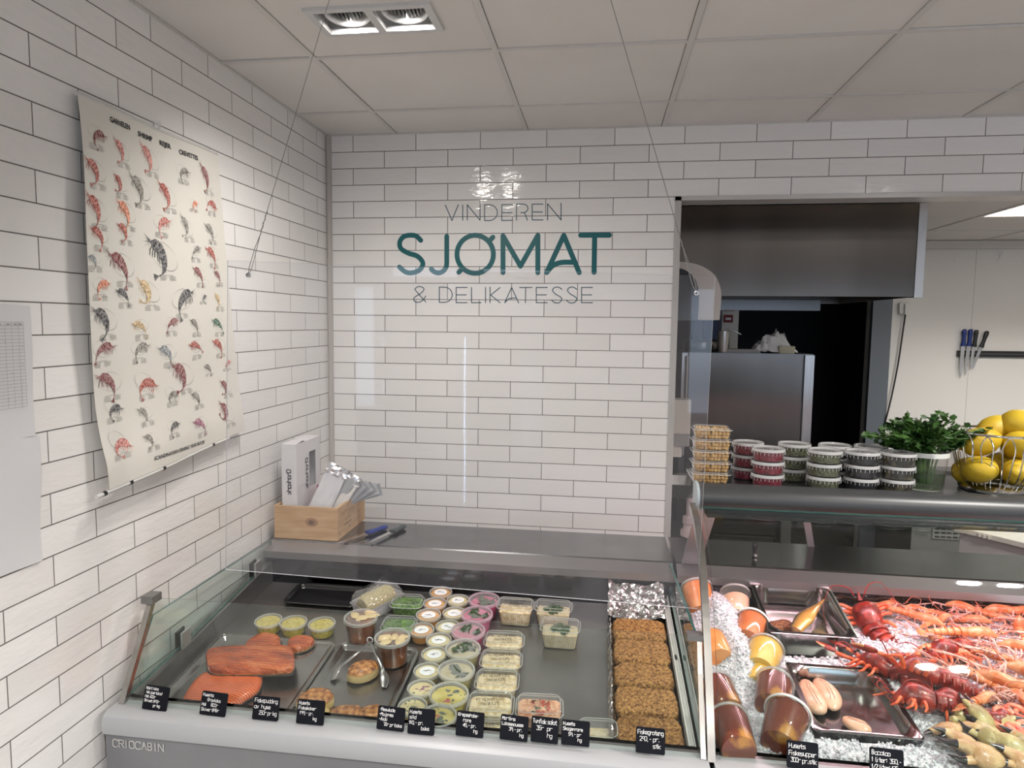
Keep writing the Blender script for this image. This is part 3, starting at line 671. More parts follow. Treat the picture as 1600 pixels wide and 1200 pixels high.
# things lying on the oven
M_PAPER = mat('white_paper', (.80, .80, .82), .7)
def crumple(name, c, w, d, h, seed, label, cat):
    rr = random.Random(seed); m = MB(); n = 13; vs = []; fs = []
    for j in range(n):
        for i in range(n):
            u, v_ = i/(n-1)*2-1, j/(n-1)*2-1; q = V((u*2.2, v_*2.2, seed))
            z = h * max(0, (1 - abs(u)**1.6)*(1 - abs(v_)**1.6)) * (.55 + .9*abs(noise.noise(q*1.4))) + .25*h*abs(noise.noise(q*3.1))
            vs.append((u*w/2 + .03*w*noise.noise(q+V((5,0,0))), v_*d/2 + .03*d*noise.noise(q+V((9,0,0))), z))
    for j in range(n-1):
        for i in range(n-1): fs.append((j*n+i, j*n+i+1, (j+1)*n+i+1, (j+1)*n+i))
    m.add(vs, fs); o = m.build(name, M_PAPER, None, smooth=15, loc=c); tag(o, label, cat); return o
pc = on(1207, 550, 'Y', AY+.12); crumple('crumpled_paper', (pc.x, pc.y, fz+.001), .24, .16, .15, 3, 'crumpled sheet of white paper on top of the steel oven', 'paper')
pc = on(1224, 550, 'Y', AY+.05); m = MB(); m.rings([at_z(rrect(.085, .06, .006), 0), at_z(rrect(.09, .065, .008), .04), at_z(rrect(.086, .061, .008), .042)]); o = m.build('food_carton', mat('beige_carton', (.50, .47, .36), .6), None, loc=(pc.x+.015, AY+.06, fz+.001)); tag(o, 'small beige carton beside the crumpled paper on the oven', 'carton')
pc = on(1152, 550, 'Y', AY+.08); r = empty('bread_knife_box', (pc.x+.02, AY+.1, fz)); r.name = 'paper_stack'; tag(r, 'low stack of folded grey paper on the oven behind the steel pot', 'paper')
m = MB()
for k in range(3): m.box((-.10+k*.004, -.07, .001+k*.007), (.10-k*.006, .07, .007+k*.007))
m.build('folded_sheets', mat('grey_paper', (.42, .41, .42), .7), r, smooth=0)
pc = on(1130, 550, 'Y', AY+.05); m = MB(); m.lathe([(.0001, 0), (.033, 0), (.034, .004), (.034, .125), (.032, .127), (.031, .12), (.031, .006), (.0001, .006)], 28)
r = empty('steel_pot', (pc.x, AY+.06, fz+.001)); tag(r, 'narrow steel pot standing at the left end of the oven top', 'pot'); m.build('pot_body', M_STEEL, r)
m = MB(); m.tube(catmull([(.0, .0, .02), (.01, 0, .13), (.06, .01, .125), (.10, .01, .105)], 5), .0035, 8); m.build('ladle', M_STEEL, r)
pc = on(1098, 548, 'Y', AY+.2); m = MB(); m.lathe([(.0001, 0), (.095, 0), (.10, .01), (.10, .06), (.092, .07), (.0001, .07)], 28); o = m.build('lidded_pan', M_DSTEEL, None, loc=(pc.x-.01, AY+.25, fz+.002)); tag(o, 'low dark metal pan behind the steel pot on the oven', 'pan')
for k, (px, w_) in enumerate(((1110, .085), (1089, .06))):
    pc = on(px, 520, 'Y', AY+.55); m = MB(); m.rings([at_z(rrect(w_, .06, .008), 0), at_z(rrect(w_, .06, .008), .20)]); o = m.build('storage_box', mat('blue_box', (.05, .09, .20), .5), None, loc=(pc.x, AY+.55, fz+.001)); tag(o, ['blue box at the back of the oven top, right one of two', 'blue box at the back of the oven top, left one of two'][k], 'box', 'blue boxes on the oven')
# red signs on the wall strip
for k, (a, b) in enumerate((((1131, 480), (1147, 486)), ((1131, 492), (1145, 504)))):
    p0 = on(a[0], a[1], 'Y', KY-.006); p1 = on(b[0], b[1], 'Y', KY-.006)
    r = empty('fire_sign', ((p0.x+p1.x)/2, KY-.005, (p0.z+p1.z)/2)); tag(r, ['small narrow red sign under the hood on the kitchen wall', 'square red sign with white panel on the kitchen wall'][k], 'sign', 'red signs on the kitchen wall')
    w_, h_ = (p1.x-p0.x)/2, (p0.z-p1.z)/2; m = MB(); m.box((-w_, -.002, -h_), (w_, .004, h_)); m.build('sign_plate', mat('sign_red', srgb(120, 20, 28), .5), r, smooth=0)
    m = MB(); m.box((-w_*.6, -.0034, -h_*.35), (w_*.6, -.002, h_*.3)); m.build('sign_print', M_PAPER, r, smooth=0)

# knife bar with four knives on the white wall
p0 = on(1499, 550, 'Y', KY); p1 = on(1599, 556, 'Y', KY); r = empty('knife_bar', ((p0.x+p1.x)/2, KY-.012, (p0.z+p1.z)/2)); tag(r, 'black magnetic knife bar on the white kitchen wall', 'knife rack')
L = (p1.x - p0.x)/2 + .02; m = MB(); m.box((-L, -.008, -.022), (L, .0115, .022)); m.build('bar_body', M_BLACK, r, smooth=0)
m = MB(); m.box((-L+.01, -.0095, -.004), (L-.01, -.008, .004)); m.build('magnet_strip', M_DSTEEL, r, smooth=0)
M_BLUE = mat('blue_plastic', srgb(16, 44, 120), .4); M_BLADE = mat('knife_blade', (.62, .62, .62), .18, 1)
def knife(name, hm, hl=.13, bl=.17, bw=.024, curve=0):
    """lies along +x: handle at x<0, blade at x>0, cutting edge -y"""
    r = empty(name)
    m = MB(); R = []
    for k, (x, w_, z_) in enumerate(((-hl, .006, .006), (-hl+.004, .014, .009), (-hl+.02, .0165, .010), (-hl*.5, .0125, .009), (-.03, .0135, .0095), (-.012, .017, .0095), (-.002, .018, .008), (0, .012, .005))):
        R.append([(x, w_*cos(2*pi*i/12) - .002*(k in (1, 2)), z_*sin(2*pi*i/12)) for i in range(12)])
    m.rings(R); m.build('handle', hm, r)
    m = MB(); up = [(0, bw*.42), (bl*.5, bw*.42), (bl*.85, bw*.30+curve), (bl, bw*.1+curve*1.6)]; lo_ = [(0, -bw*.55), (bl*.5, -bw*.5), (bl*.8, -bw*.25+curve*.7), (bl, bw*.06+curve*1.6)]
    R = []
    for (xa_, ya_), (xb_, yb_) in zip(up, lo_): R.append([(xa_, ya_, .0012), (xb_, yb_, .0002), (xb_, yb_, -.0002), (xa_, ya_, -.0012)])
    m.rings(R); m.build('blade', M_BLADE, r, smooth=0); return r
kn = [(1506, 533, 1500, 591, 0), (1515, 533, 1508, 586, 0), (1523, 534, 1516, 577, 1), (1534, 535, 1519, 577, 1)]
klab = ['blue handled knife at the left end of the magnetic bar', 'blue handled knife, second from the left on the magnetic bar', 'black handled knife beside the blue ones on the magnetic bar', 'black handled knife slanting most on the magnetic bar']
for k, (ax_, ay_, bx_, by_, bl_) in enumerate(kn):
    a = on(ax_-1, ay_+8, 'Y', KY-.026); b = on(bx_, by_, 'Y', KY-.026); kf = knife('kitchen_knife', M_BLACK if bl_ else M_BLUE, .125, (b-a).length, .026 if k < 2 else .022)
    kf.location = (a.x, KY-.0265, a.z); kf.rotation_euler = (pi/2, -atan2(b.z-a.z, b.x-a.x), 0); kf.rotation_mode = 'XYZ'
    M_ = Matrix.Rotation(atan2(b.z-a.z, b.x-a.x), 4, V((0, -1, 0))) @ Matrix.Rotation(pi/2, 4, 'X'); kf.rotation_euler = M_.to_euler(); tag(kf, klab[k], 'knife', 'knives on the magnetic bar')
# socket and hanging cable
p = on(1411, 482, 'Y', KY); r = empty('wall_socket', (p.x, KY-.002, p.z)); tag(r, 'white wall socket with plug and black cable beside the hood', 'socket')
m = MB(); m.rings([[(x, -.001, y) for x, y in rrect(.075, .085, .01)], [(x, -.030, y) for x, y in rrect(.070, .080, .01)]]); m.build('socket_box', mat('socket_white', (.7, .69, .66), .4), r)
m = MB(); m.box((-.005, -.05, -.045), (.035, -.0305, .03)); m.build('plug', mat('plug_white', (.75, .74, .72), .4), r, smooth=0)
cp = [on(*q, 'Y', KY-.04) - V((p.x, KY-.002, p.z)) for q in ((1415, 488), (1409, 530), (1403, 570), (1393, 620), (1383, 662), (1382, 680), (1386, 760))]
m = MB(); m.tube(catmull(cp, 6), .006, 8); m.build('cable', M_BLACK, r)
for k, (px, py) in enumerate(((1490, 408), (1557, 408))):
    p = on(px, py, 'Y', KY); m = MB(); m.lathe([(.0001, -.004), (.006, -.004), (.008, .0)], 10); o = m.build('wall_hook', M_BLACK, None, loc=(p.x, KY-.001, p.z), rot=(pi/2, 0, 0)); tag(o, ['small black screw in the bare wall left of the white hook', 'small black screw right by the white hook'][k], 'screw', 'screws in the kitchen wall')
p = on(1563, 396, 'Y', KY); m = MB(); m.tube([(.012*cos(t*.7), -.004, .012*sin(t*.7)) for t in range(10)], .003, 6); m.tube([(0, -.004, -.012), (-.006, -.004, -.045)], .003, 6); o = m.build('hook', M_PAPER, None, loc=(p.x, KY-.001, p.z)); tag(o, 'thin white hook hanging high on the kitchen wall', 'hook')

# dispensers on the kitchen side wall
DY = .32; M_DISP = mat('dispenser_white', (.62, .57, .52), .35); M_SMOKE = mat('dispenser_smoked', (.03, .03, .035), .15)
t0 = on(1066, 408, 'Y', DY); t1 = on(1128, 440, 'Y', DY); tb = on(1120, 500, 'Y', DY)
r = empty('paper_towel_dispenser', (KX0, DY+.14, tb.z)); tag(r, 'white and smoked black paper towel dispenser beside the wall edge', 'dispenser')
H = t0.z - tb.z + .0; W = t1.x - KX0
prof = [(0, 0), (0, H*1.0), (W*.35, H*.98), (W*.62, H*.92), (W*.85, H*.78), (W*.96, H*.60), (W, H*.40), (W*.985, 0)]
prof = [(p_.x, p_.y) for p_ in catmull([V((a, b, 0)) for a, b in prof[1:]], 4)]; prof = [(0, 0)] + prof
m = MB(); m.rings([[(x, -.14, z) for x, z in prof], [(x, .14, z) for x, z in prof]]); m.build('housing', M_DISP, r, smooth=50)
sm = [(x*.60, z*.90) for x, z in prof]; m = MB(); m.rings([[(x, -.145, z-.0) for x, z in sm], [(x, -.139, z) for x, z in sm]]); m.build('smoked_window', M_SMOKE, r, smooth=50)
t0 = on(1056, 625, 'Y', DY); t1 = on(1080, 650, 'Y', DY); tb = on(1075, 716, 'Y', DY); W = t1.x-KX0; H = t0.z-tb.z
r = empty('soap_dispenser', (KX0, DY+.06, tb.z)); tag(r, 'white soap dispenser with grey band low beside the wall edge', 'dispenser')
def slab_x(m, w_, z0, z1, y0, y1, rd=.015):
    o_ = rrect(w_*2, y1-y0, rd, 5, 0, (y0+y1)/2); m.rings([[(max(0, x), y, z0) for x, y in o_], [(max(0, x), y, z1) for x, y in o_]])
m = MB(); slab_x(m, W, H*.42, H, -.055, .055); m.build('housing', M_DISP, r)
m = MB(); slab_x(m, W*.99, H*.2, H*.42, -.054, .054); m.build('grey_band', mat('dispenser_grey', (.30, .29, .29), .4), r)
m = MB(); slab_x(m, W*.75, 0, H*.2, -.04, .04, .02); m.build('push_lever', M_DISP, r)
# wash basin and white drain pipe under it
t0 = on(1068, 752, 'Y', DY); tb = on(1068, 775, 'Y', DY); r = empty('wash_basin', (KX0, DY+.1, tb.z)); tag(r, 'small steel wash basin on the kitchen side wall under the soap dispenser', 'basin')
m = MB(); m.rings([at_z(rrect(.16, .22, .04, 6, .085, 0), -.01), at_z(rrect(.20, .27, .05, 6, .105, 0), .06), at_z(rrect(.22, .30, .05, 6, .112, 0), .065), at_z(rrect(.17, .23, .04, 6, .105, 0), .06), at_z(rrect(.14, .18, .04, 6, .10, 0), .0)]); m.build('bowl', M_STEEL, r)
M_PIPE = mat('pipe_white', (.62, .52, .52), .4)
px = on(1078, 810, 'Y', DY+.1); m = MB(); m.lathe([(.045, .0), (.045, .03), (.035, .032), (.030, .06), (.036, .065), (.036, .10), (.02, .105), (.02, .2)], 20); m.build('drain_trap', M_PIPE, r, loc=(px.x-KX0, 0, px.z - tb.z - .09))
m = MB(); m.lathe([(.018, -.4), (.018, 0)], 14); m.build('drain_pipe', M_PIPE, r, loc=(px.x-KX0, 0, px.z - tb.z - .09))
# floor mat, vent appliance, funnel, white table
m = MB(); a = [on(1240, 853, 'Z', .012), on(1365, 858, 'Z', .012), on(1322, 819, 'Z', .012), on(1240, 818, 'Z', .012)]
b = [q - V((0, 0, .010)) for q in a]
a[0].y = max(a[0].y, .2)
mm_ = MB(); mm_.rings([[tuple(q) for q in b], [tuple(q) for q in a]]) if False else None
m = MB(); m.box((2.30, 1.0, .001), (3.35, 2.2, .012)); o = m.build('floor_mat', mat('rubber_mat', (.012, .012, .012), .8), None, smooth=0); tag(o, 'black rubber mat on the kitchen floor behind the counter', 'mat')
UY = 1.75; u0 = on(1436, 806, 'Y', UY); u1 = on(1518, 846, 'Y', UY); uz = on(1470, 735, 'Y', UY).z
r = empty('undercounter_fridge', ((u0.x+u1.x)/2+.15, UY+.3, 0)); tag(r, 'grey undercounter fridge with slotted vent grille in the kitchen', 'fridge'); oo = V(r.location)
m = MB(); m.box((u0.x-.04, UY, .10), (u1.x+.5, UY+.6, uz)); KB(m, 'fridge_body', mat('grey_enamel', (.13, .13, .125), .5))
m = MB(); g0 = on(1461, 808, 'Y', UY-.004); g1 = on(1516, 842, 'Y', UY-.004)
m.box((g0.x-.01, UY-.006, g1.z-.01), (g1.x+.01, UY-.001, g0.z+.12)); KB(m, 'vent_plate', mat('grille_grey', (.20, .20, .19), .5))
m = MB(); nz = 9
for q in range(nz):
    for c_ in range(6):
        xx = g0.x + (g1.x-g0.x)*c_/6; zz = g1.z + (g0.z+.11-g1.z)*q/nz; m.box((xx+.004, UY-.0075, zz), (xx+(g1.x-g0.x)/6-.004, UY-.006, zz+.010))
KB(m, 'vent_slots', M_DARK)
m = MB(); m.box((u0.x-.3, UY-.02, uz), (u1.x+.9, UY+.62, uz+.03)); KB(m, 'worktop', M_STEEL)
p = on(1378, 812, 'Y', 1.5); m = MB(); m.lathe([(.05, -.10), (.055, .10), (.05, .12)], 20, cap1=True, cap0=True); o = m.build('bin', mat('bin_grey', (.30, .28, .28), .5), None, loc=(p.x, 1.7, .102)); 
o.scale = (1, 1, 1); tag(o, 'small grey bin on the kitchen floor left of the vent grille', 'bin')
tz = .93; c0 = on(1491, 822, 'Z', tz); c1 = on(1533, 812, 'Z', tz); c2 = on(1600, 855, 'Z', tz)
r = empty('white_chest', (c0.x+.3, c0.y+.1, 0)); tag(r, 'white chest with a pale cutting board lid behind the right counter', 'chest'); oo = V(r.location)
top = [(c0.x, c0.y), (c2.x+.10, c2.y-.02), (c2.x+.5, c2.y+.1), (c2.x+.4, c1.y+.12), (c1.x, c1.y)]
m = MB(); m.rings([at_z(top, tz-.022), at_z(top, tz-.003), at_z([(x*.998+.002*oo.x, y*.998+.002*oo.y) for x, y in top], tz)]); KB(m, 'board_lid', mat('board_white', (.62, .58, .54), .5))
t2 = [(x + (oo.x+.15-x)*.07, y + (oo.y-y)*.07) for x, y in top]; m = MB(); m.rings([at_z(t2, .02), at_z(t2, tz-.022)]); KB(m, 'chest_body', mat('chest_grey', (.42, .39, .40), .5))
m = MB()
tt = (V((c2.x+.10, c2.y-.02, 0)) - V((c0.x, c0.y, 0))); 
for f_ in (.28, .33, .38):
    q = V((c0.x, c0.y, tz-.012)) + tt*f_; m.box((q.x-.008, q.y-.008, tz-.02), (q.x+.008, q.y+.002, tz-.004))
KB(m, 'lid_notches', mat('board_white', (.62, .58, .54), .5))

cw = on(1128, 500, 'Y', 2.05).x; r = empty('added_dark_block', ((KX0+cw)/2, 2.2, 0)); tag(r, 'tall dark cabinet added to darken the kitchen corner behind the towel dispenser', 'block'); oo = V(r.location)  # invented tall block, added so that this corner reads dark
m = MB(); m.box((KX0+.004, 2.05, 0), (cw, 2.39, 2.0)); KB(m, 'cabinet_body', mat('block_dark', (.02, .022, .035), .4)); m = MB(); m.box((KX0+.02, 2.035, .1), (cw-.02, 2.05, 1.97)); KB(m, 'door', mat('block_dark', (.02, .022, .035), .4))
# ------------------------------------------------------------------ shrimp poster and papers on the left wall
PT = [on(120, 148, 'X', .02), on(343, 243, 'X', .02), on(378, 672, 'X', .02), on(160, 765, 'X', .02)]
def pyz(u, v_):                                # u across (left to right), v down
    a = PT[0]*(1-u) + PT[1]*u; b = PT[3]*(1-u) + PT[2]*u; p = a*(1-v_) + b*v_
    return p.y, p.z
def puv(px, py):
    p = on(px, py, 'X', .02); u, v_ = .5, .5
    for _ in range(14):
        y, z = pyz(u, v_); dy, dz = p.y-y, p.z-z
        v_ += -dz / .96; u += dy / .70
    return u, v_
def poster(u, v_, off=0):
    y, z = pyz(u, v_)
    y -= .022 * sin(pi*min(1, max(0, v_)))**1.3 * (1-u)**2 * (1 if v_ > .3 else v_/.3)      # bowed left edge
    x = .012 + .016*sin(pi*v_*.95)*(1-u*.5) + .045*max(0, (v_-.72)/.28)**2*(.45+.55*(1-u)) * (1 - .35*max(0, (v_-.93)/.07)) + .004*sin(u*9+v_*5) + .010*(1-u)**3*(1-v_)
    return (x + off, y, z)
r = empty('shrimp_poster', (0.012, -1.33, 2.40)); tag(r, 'large curling paper poster of many printed shrimps on the left tiled wall', 'poster'); po = V(r.location)
def PB(m, n, mt, sm=60):
    o = m.build(n, mt, r, smooth=sm); o.location = -po; return o
M_POST = mat('poster_paper', (.74, .72, .66), .28, spec=.5, coat=.25, coat_rough=.12)
m = MB(); n, k2 = 40, 60; vs = []; fs = []
for j in range(k2+1):
    for i in range(n+1): vs.append(poster(i/n, j/k2))
for j in range(k2):
    for i in range(n): fs.append((j*(n+1)+i, j*(n+1)+i+1, (j+1)*(n+1)+i+1, (j+1)*(n+1)+i))
m.add(vs, fs); m.add([(x-.0006, y, z) for x, y, z in vs], fs); PB(m, 'paper_sheet', M_POST)
m = MB(); m.tube([V(poster(u/12, -.004)) + V((-.004, 0, 0)) for u in range(13)], .006, 8); PB(m, 'top_rail', mat('rail_white', (.62, .62, .6), .3))
m = MB(); m.tube([V(poster(-.06 + u/12*1.0, 1.006 )) + V((-.004, 0, 0)) for u in range(12)], .006, 8); PB(m, 'bottom_rail', mat('rail_white', (.62, .62, .6), .3))
m = MB()
for u in (-.02, .12, .32, .72): p = V(poster(u, 1.006)) + V((-.004, 0, 0)); m.tube([p + V((0, -.006, -.0006)), p + V((0, .006, .0006))], .0068, 8)
PB(m, 'rail_marks', M_BLACK)
hp = on(244, 197, 'X', .012); m = MB(); m.lathe([(.0001, .006), (.009, .006), (.012, .0), (.012, -.004)], 14); o = m.build('wall_hook', glassy('clear_hook', (.9, .9, .9), haze=.3), r, rot=(0, pi/2, 0)); o.location = hp - po + V((.004, 0, .004))
# lettering
def ptext(txt, px, py, h, w_, rotv=0, sh=0, n='poster_title', bold=.012):
    vs, fs = font_mesh(txt, 1.0, bold, 0, sh); xs_ = [v[0] for v in vs]; L = max(xs_)-min(xs_); m = MB(); u0, v0 = puv(px, py)
    m.add([poster(u0 + (v[0]-min(xs_))/L*w_, v0 - v[1]*h - rotv*(v[0]-min(xs_))/L, .0012) for v in vs], fs); return PB(m, n, M_INK, 0)
M_INK = mat('print_black', (.025, .025, .03), .5); M_INK2 = mat('print_grey', (.30, .29, .28), .6)
for t, a, b in (('GARNELEN', (170, 190), (204, 202)), ('SHRIMP', (218, 212), (242, 218)), ('REJER', (254, 226), (271, 230)), ('CREVETTES', (283, 240), (310, 244))):
    u0, v0 = puv(*a); u1, v1 = puv(*b); ptext(t, a[0], a[1], .0200, u1-u0, rotv=0, bold=.03)
u0, v0 = puv(229, 719); u1, v1 = puv(316, 692); ptext('SCANDINAVIAN FISHING YEAR BOOK', 229, 719, .0155, u1-u0, rotv=v0-v1, sh=.3, bold=.02)
INK = {'r': (.30, .055, .035), 'o': (.48, .15, .07), 'd': (.16, .03, .03), 'b': (.03, .03, .035), 'g': (.16, .15, .13), 'p': (.42, .14, .12), 'y': (.42, .30, .15), 'n': (.03, .10, .06), 'l': (.20, .22, .24), 'm': (.25, .08, .14)}
IM = {k: mat('ink_'+{'r':'red','o':'orange','d':'dark_red','b':'black','g':'grey','p':'pink','y':'ochre','n':'green','l':'blue_grey','m':'purple'}[k], c, .5, col2=tuple(min(1, q*1.5+.22) for q in c), scale=150, lo=.40, hi=.60) for k, c in INK.items()}
# each: x, y, length in px, ink, facing (1 head left), curl, turn
SH = [(146,203,34,'d',-1,1.0,-10),(149,262,40,'r',1,1.0,20),(192,232,36,'p',1,1.0,25),(240,243,40,'p',1,1.0,25),(286,262,26,'g',-1,.9,-10),(326,276,34,'d',1,.7,40),
(189,284,30,'r',1,1.2,25),(224,289,44,'g',1,1.0,20),(266,301,40,'r',1,.9,28),(301,315,18,'o',-1,1.0,0),(330,313,28,'r',-1,.6,-30),(153,323,44,'r',1,.7,30),(201,327,38,'o',1,.8,20),
(252,342,34,'p',-1,.8,0),(293,352,28,'g',1,.9,40),(331,356,30,'g',1,.9,10),(157,363,34,'r',1,.8,10),(198,356,32,'r',1,1.1,10),(148,402,22,'l',1,1.0,0),(195,407,54,'d',1,.6,14),
(259,392,62,'b',1,1.05,22),(303,388,22,'g',-1,.2,10),(333,392,32,'r',1,.7,8),(311,424,28,'d',1,.5,15),(343,428,22,'d',1,.7,15),(157,440,32,'o',-1,.8,-5),(197,455,30,'b',1,.5,5),(237,450,42,'y',1,1.3,25),
(280,460,44,'b',-1,.6,10),(316,462,14,'b',-1,1.1,0),(344,466,22,'y',1,.9,30),(170,492,48,'b',1,.9,18),(222,504,28,'y',1,.5,0),(265,500,28,'d',-1,.4,0),(305,503,24,'g',1,.6,15),(343,502,28,'n',1,.3,10),
(162,538,40,'d',-1,.5,-8),(218,538,32,'g',-1,.7,-5),(262,544,36,'l',1,.8,8),(306,536,28,'r',1,.2,0),(345,534,30,'r',1,.7,10),(177,588,46,'d',1,.7,10),(227,590,40,'r',-1,1.0,-30),(288,577,46,'d',1,1.1,20),
(328,571,20,'g',1,.6,5),(355,565,18,'p',-1,.9,0),(355,600,26,'d',1,1.2,25),(178,631,32,'b',-1,1.1,-25),(226,640,26,'g',1,1.0,15),(265,610,28,'g',-1,1.3,-30),(309,615,26,'g',1,.9,10),(355,640,36,'d',1,1.6,40),
(182,682,42,'p',-1,1.5,-40),(229,680,24,'g',1,1.1,10),(263,661,26,'b',-1,.8,-10),(311,656,30,'m',1,.5,5)]
mp_ = {k: MB() for k in IM}; ml = MB(); mt_ = MB(); mgap = MB(); rr = random.Random(11)
for (x, y, Lp, ink, fc, curl, turn) in SH:
    u0, v0 = puv(x, y); L = Lp / 300 * .36 * (1.45 if x < 180 else 1.0 + .0*x); su = 1/.70; L = Lp * (.0024 if x < 200 else .0027 if x < 280 else .0031); curl = curl*1.25 + .2; cnt = [0]
    ta = RD(turn) * fc; 
    def P_(a, b, off=.0014):
        a *= -fc; xx = a*cos(ta) + b*sin(ta)*1; yy = -a*sin(ta)*1 + b*cos(ta)
        cnt[0] += 1; return poster(u0 + xx*L*su*.62, v0 - yy*L/.96*.62, off + 3e-6*(cnt[0]//4 % 40))
    N = 16; top = []; bot = []; ctr = []
    for k in range(N+1):
        t = k/N; pass
        if k == 0: cx_, cy_, th = .72, -.05, RD(8)
        else: th = RD(8) + RD(70)*t*t*curl*1.3; cx_ -= cos(th)*1.42/N; cy_ -= (sin(th) - .22*(t < .35))*1.42/N
        wd = .38*(sin(pi*min(1, (t+.05)*1.12))**.55 if t < .85 else .0)*(1-.55*t) + .035
        if t < .08: wd = .03 + t*1.2
        nx, ny = -sin(th), cos(th); top.append((cx_+nx*-wd*0 - sin(th)*-1*wd*.5*0 + nx*wd*.5*-1*-1, cy_+ny*wd*.5)); bot.append((cx_-nx*wd*.5, cy_-ny*wd*.5)); ctr.append((cx_, cy_, th))
    mm_ = mp_[ink]
    for k in range(N):
        q = [top[k], top[k+1], bot[k+1], bot[k]]; cxm = sum(a for a, b in q)/4; cym = sum(b for a, b in q)/4
        mm_.add([P_(*a) for a in q], [(0, 1, 2, 3)])
    # light joints between the segments, rostrum and feelers
    for k in (4, 6, 8, 10, 12):
        a, b = top[k], bot[k]; w_ = .010; mgap.add([P_(a[0]-w_, a[1], .0019), P_(a[0]+w_, a[1], .0019), P_(b[0]+w_, b[1]*.7+a[1]*.3, .0019), P_(b[0]-w_, b[1]*.7+a[1]*.3, .0019)], [(0, 1, 2, 3)])
    for (dx, dy, w_) in ((.30, .10, .022), (.26, -.02, .015), (.30, -.16, .012), (.20, -.28, .012)):
        hx, hy, _ = ctr[0]; mm_.add([P_(hx-.06, hy-w_), P_(hx+dx, hy+dy), P_(hx-.06, hy+w_)], [(0, 1, 2)])
    # tail fan, legs, antennae
    ex, ey, th = ctr[-1]
    for d_ in (-.35, 0, .35):
        mm_.add([P_(ex, ey), P_(ex - .20*cos(th+d_) - .03*sin(th), ey - .20*sin(th+d_) + .03*cos(th)), P_(ex - .20*cos(th+d_) + .03*sin(th), ey - .20*sin(th+d_) - .03*cos(th))], [(0, 1, 2)])
    for k in range(9):
        i = 2 + k; bx_, by_, th = ctr[i]; ln = .34 if k < 5 else .2
        w_ = .020; ex_, ey_ = bx_ + (.14 - .06*k)*ln*2 + rr.uniform(-.03, .03), by_ - ln - rr.uniform(0, .06)
        mx_, my_ = (bx_+ex_)/2 + .05, (by_+ey_)/2
        for (a0, b0), (a1, b1) in (((bx_, by_), (mx_, my_)), ((mx_, my_), (ex_, ey_))): mm_.add([P_(a0-w_, b0), P_(a0+w_, b0), P_(a1+w_*.6, b1), P_(a1-w_*.6, b1)], [(0, 1, 2, 3)])
    # sweeping antenna loop
    w_ = .0055; pr = None
    for k in range(19):
        t = k/18; aa = RD(70 + 300*t); qx = .05 + .62*cos(aa)*(1+.05*t); qy = -.18 + .36*sin(aa)
        if pr: ml.add([P_(pr[0]-w_, pr[1]-w_, .0012), P_(qx-w_, qy-w_, .0012), P_(qx+w_, qy+w_, .0012), P_(pr[0]+w_, pr[1]+w_, .0012)], [(0, 1, 2, 3)])
        pr = (qx, qy)
    # caption lines
    uc, vc = u0, v0 + L*.44
    for k in range(5 if Lp > 20 else 3):
        wc = (.055 if k == 0 else .028)*(1 + Lp/90); n_ = 1 if k == 0 else 2
        for c_ in range(n_):
            us = uc - wc*(.5 if n_ == 1 else 1.15) + c_*wc*1.3; vv = vc + .0036*k; mt_.add([poster(us, vv, .0012), poster(us+wc*rr.uniform(.7, 1), vv, .0012), poster(us+wc*rr.uniform(.7, 1), vv+.0011, .0012), poster(us, vv+.0011, .0012)], [(0, 1, 2, 3)])
allp = MB()
for k, q in mp_.items():
    if q.v: allp.use(IM[k]); allp.add(q.v, q.f)
allp.use(mat('print_gap', (.60, .56, .50), .5)); allp.add(mgap.v, mgap.f); allp.use(M_INK2); allp.add(ml.v, ml.f); allp.use(mat('print_caption', (.36, .35, .33), .6)); allp.add(mt_.v, mt_.f); PB(allp, 'printed_shrimps', None, 0)

# two office papers left of the poster
def sheet(name, pts, label, curl=.004):
    q = [on(*p_, 'X', .004) for p_ in pts]; o_ = q[1].copy(); m = MB(); n = 8; vs = []
    for j in range(n+1):
        for i in range(n+1):
            a = q[0]*(1-i/n) + q[1]*(i/n); b = q[3]*(1-i/n) + q[2]*(i/n); p_ = a*(1-j/n) + b*(j/n); p_.x = .0015 + curl*(i/n)**2*(.5+.5*sin(j*.8)) ; vs.append(tuple(p_ - o_))
    fs = [(j*(n+1)+i, j*(n+1)+i+1, (j+1)*(n+1)+i+1, (j+1)*(n+1)+i) for j in range(n) for i in range(n)]
    m.add(vs, fs); m.add([(x-.0004, y, z) for x, y, z in vs], fs); r_ = empty(name, o_); tag(r_, label, 'paper', 'office papers on the left wall'); m.build('sheet', mat('office_paper', (.68, .68, .70), .45), r_, smooth=60); return r_, q, o_
r1, q, o_ = sheet('printed_timetable', [(-60, 470), (47, 478), (56, 681), (-60, 696)], 'white sheet with a printed table at the left edge of the wall')
m = MB(); ybase = q[1].y; z0_, z1_ = q[1].z, q[2].z
def rect(y0, z0, y1, z1, x=.0072): m.add([(x-o_.x, y0-o_.y, z0-o_.z), (x-o_.x, y1-o_.y, z0-o_.z), (x-o_.x, y1-o_.y, z1-o_.z), (x-o_.x, y0-o_.y, z1-o_.z)], [(0, 1, 2, 3)])
tz0 = on(38, 503, 'X', .007).z; tz1 = on(38, 635, 'X', .007).z; ty = on(39, 560, 'X', .007).y
for k in range(26): zz = tz0 + (tz1-tz0)*k/25; rect(ty-.15, zz, ty, zz-.0007)
for dy in (0, .014, .033, .051, .08, .11): rect(ty-dy-.0007, tz0, ty-dy, tz1)
for dy in (.004, .018, .038, .06): rect(ty-dy-.009, tz0-.004, ty-dy, tz0-.0065)
rr2 = random.Random(5)
for k in range(12): yy = ty-.004-rr2.random()*.06; zz = tz0 - .02 - rr2.random()*(tz0-tz1-.03); rect(yy-.002, zz, yy, zz-.0018)
m.build('printed_table', M_INK2, r1, smooth=0)
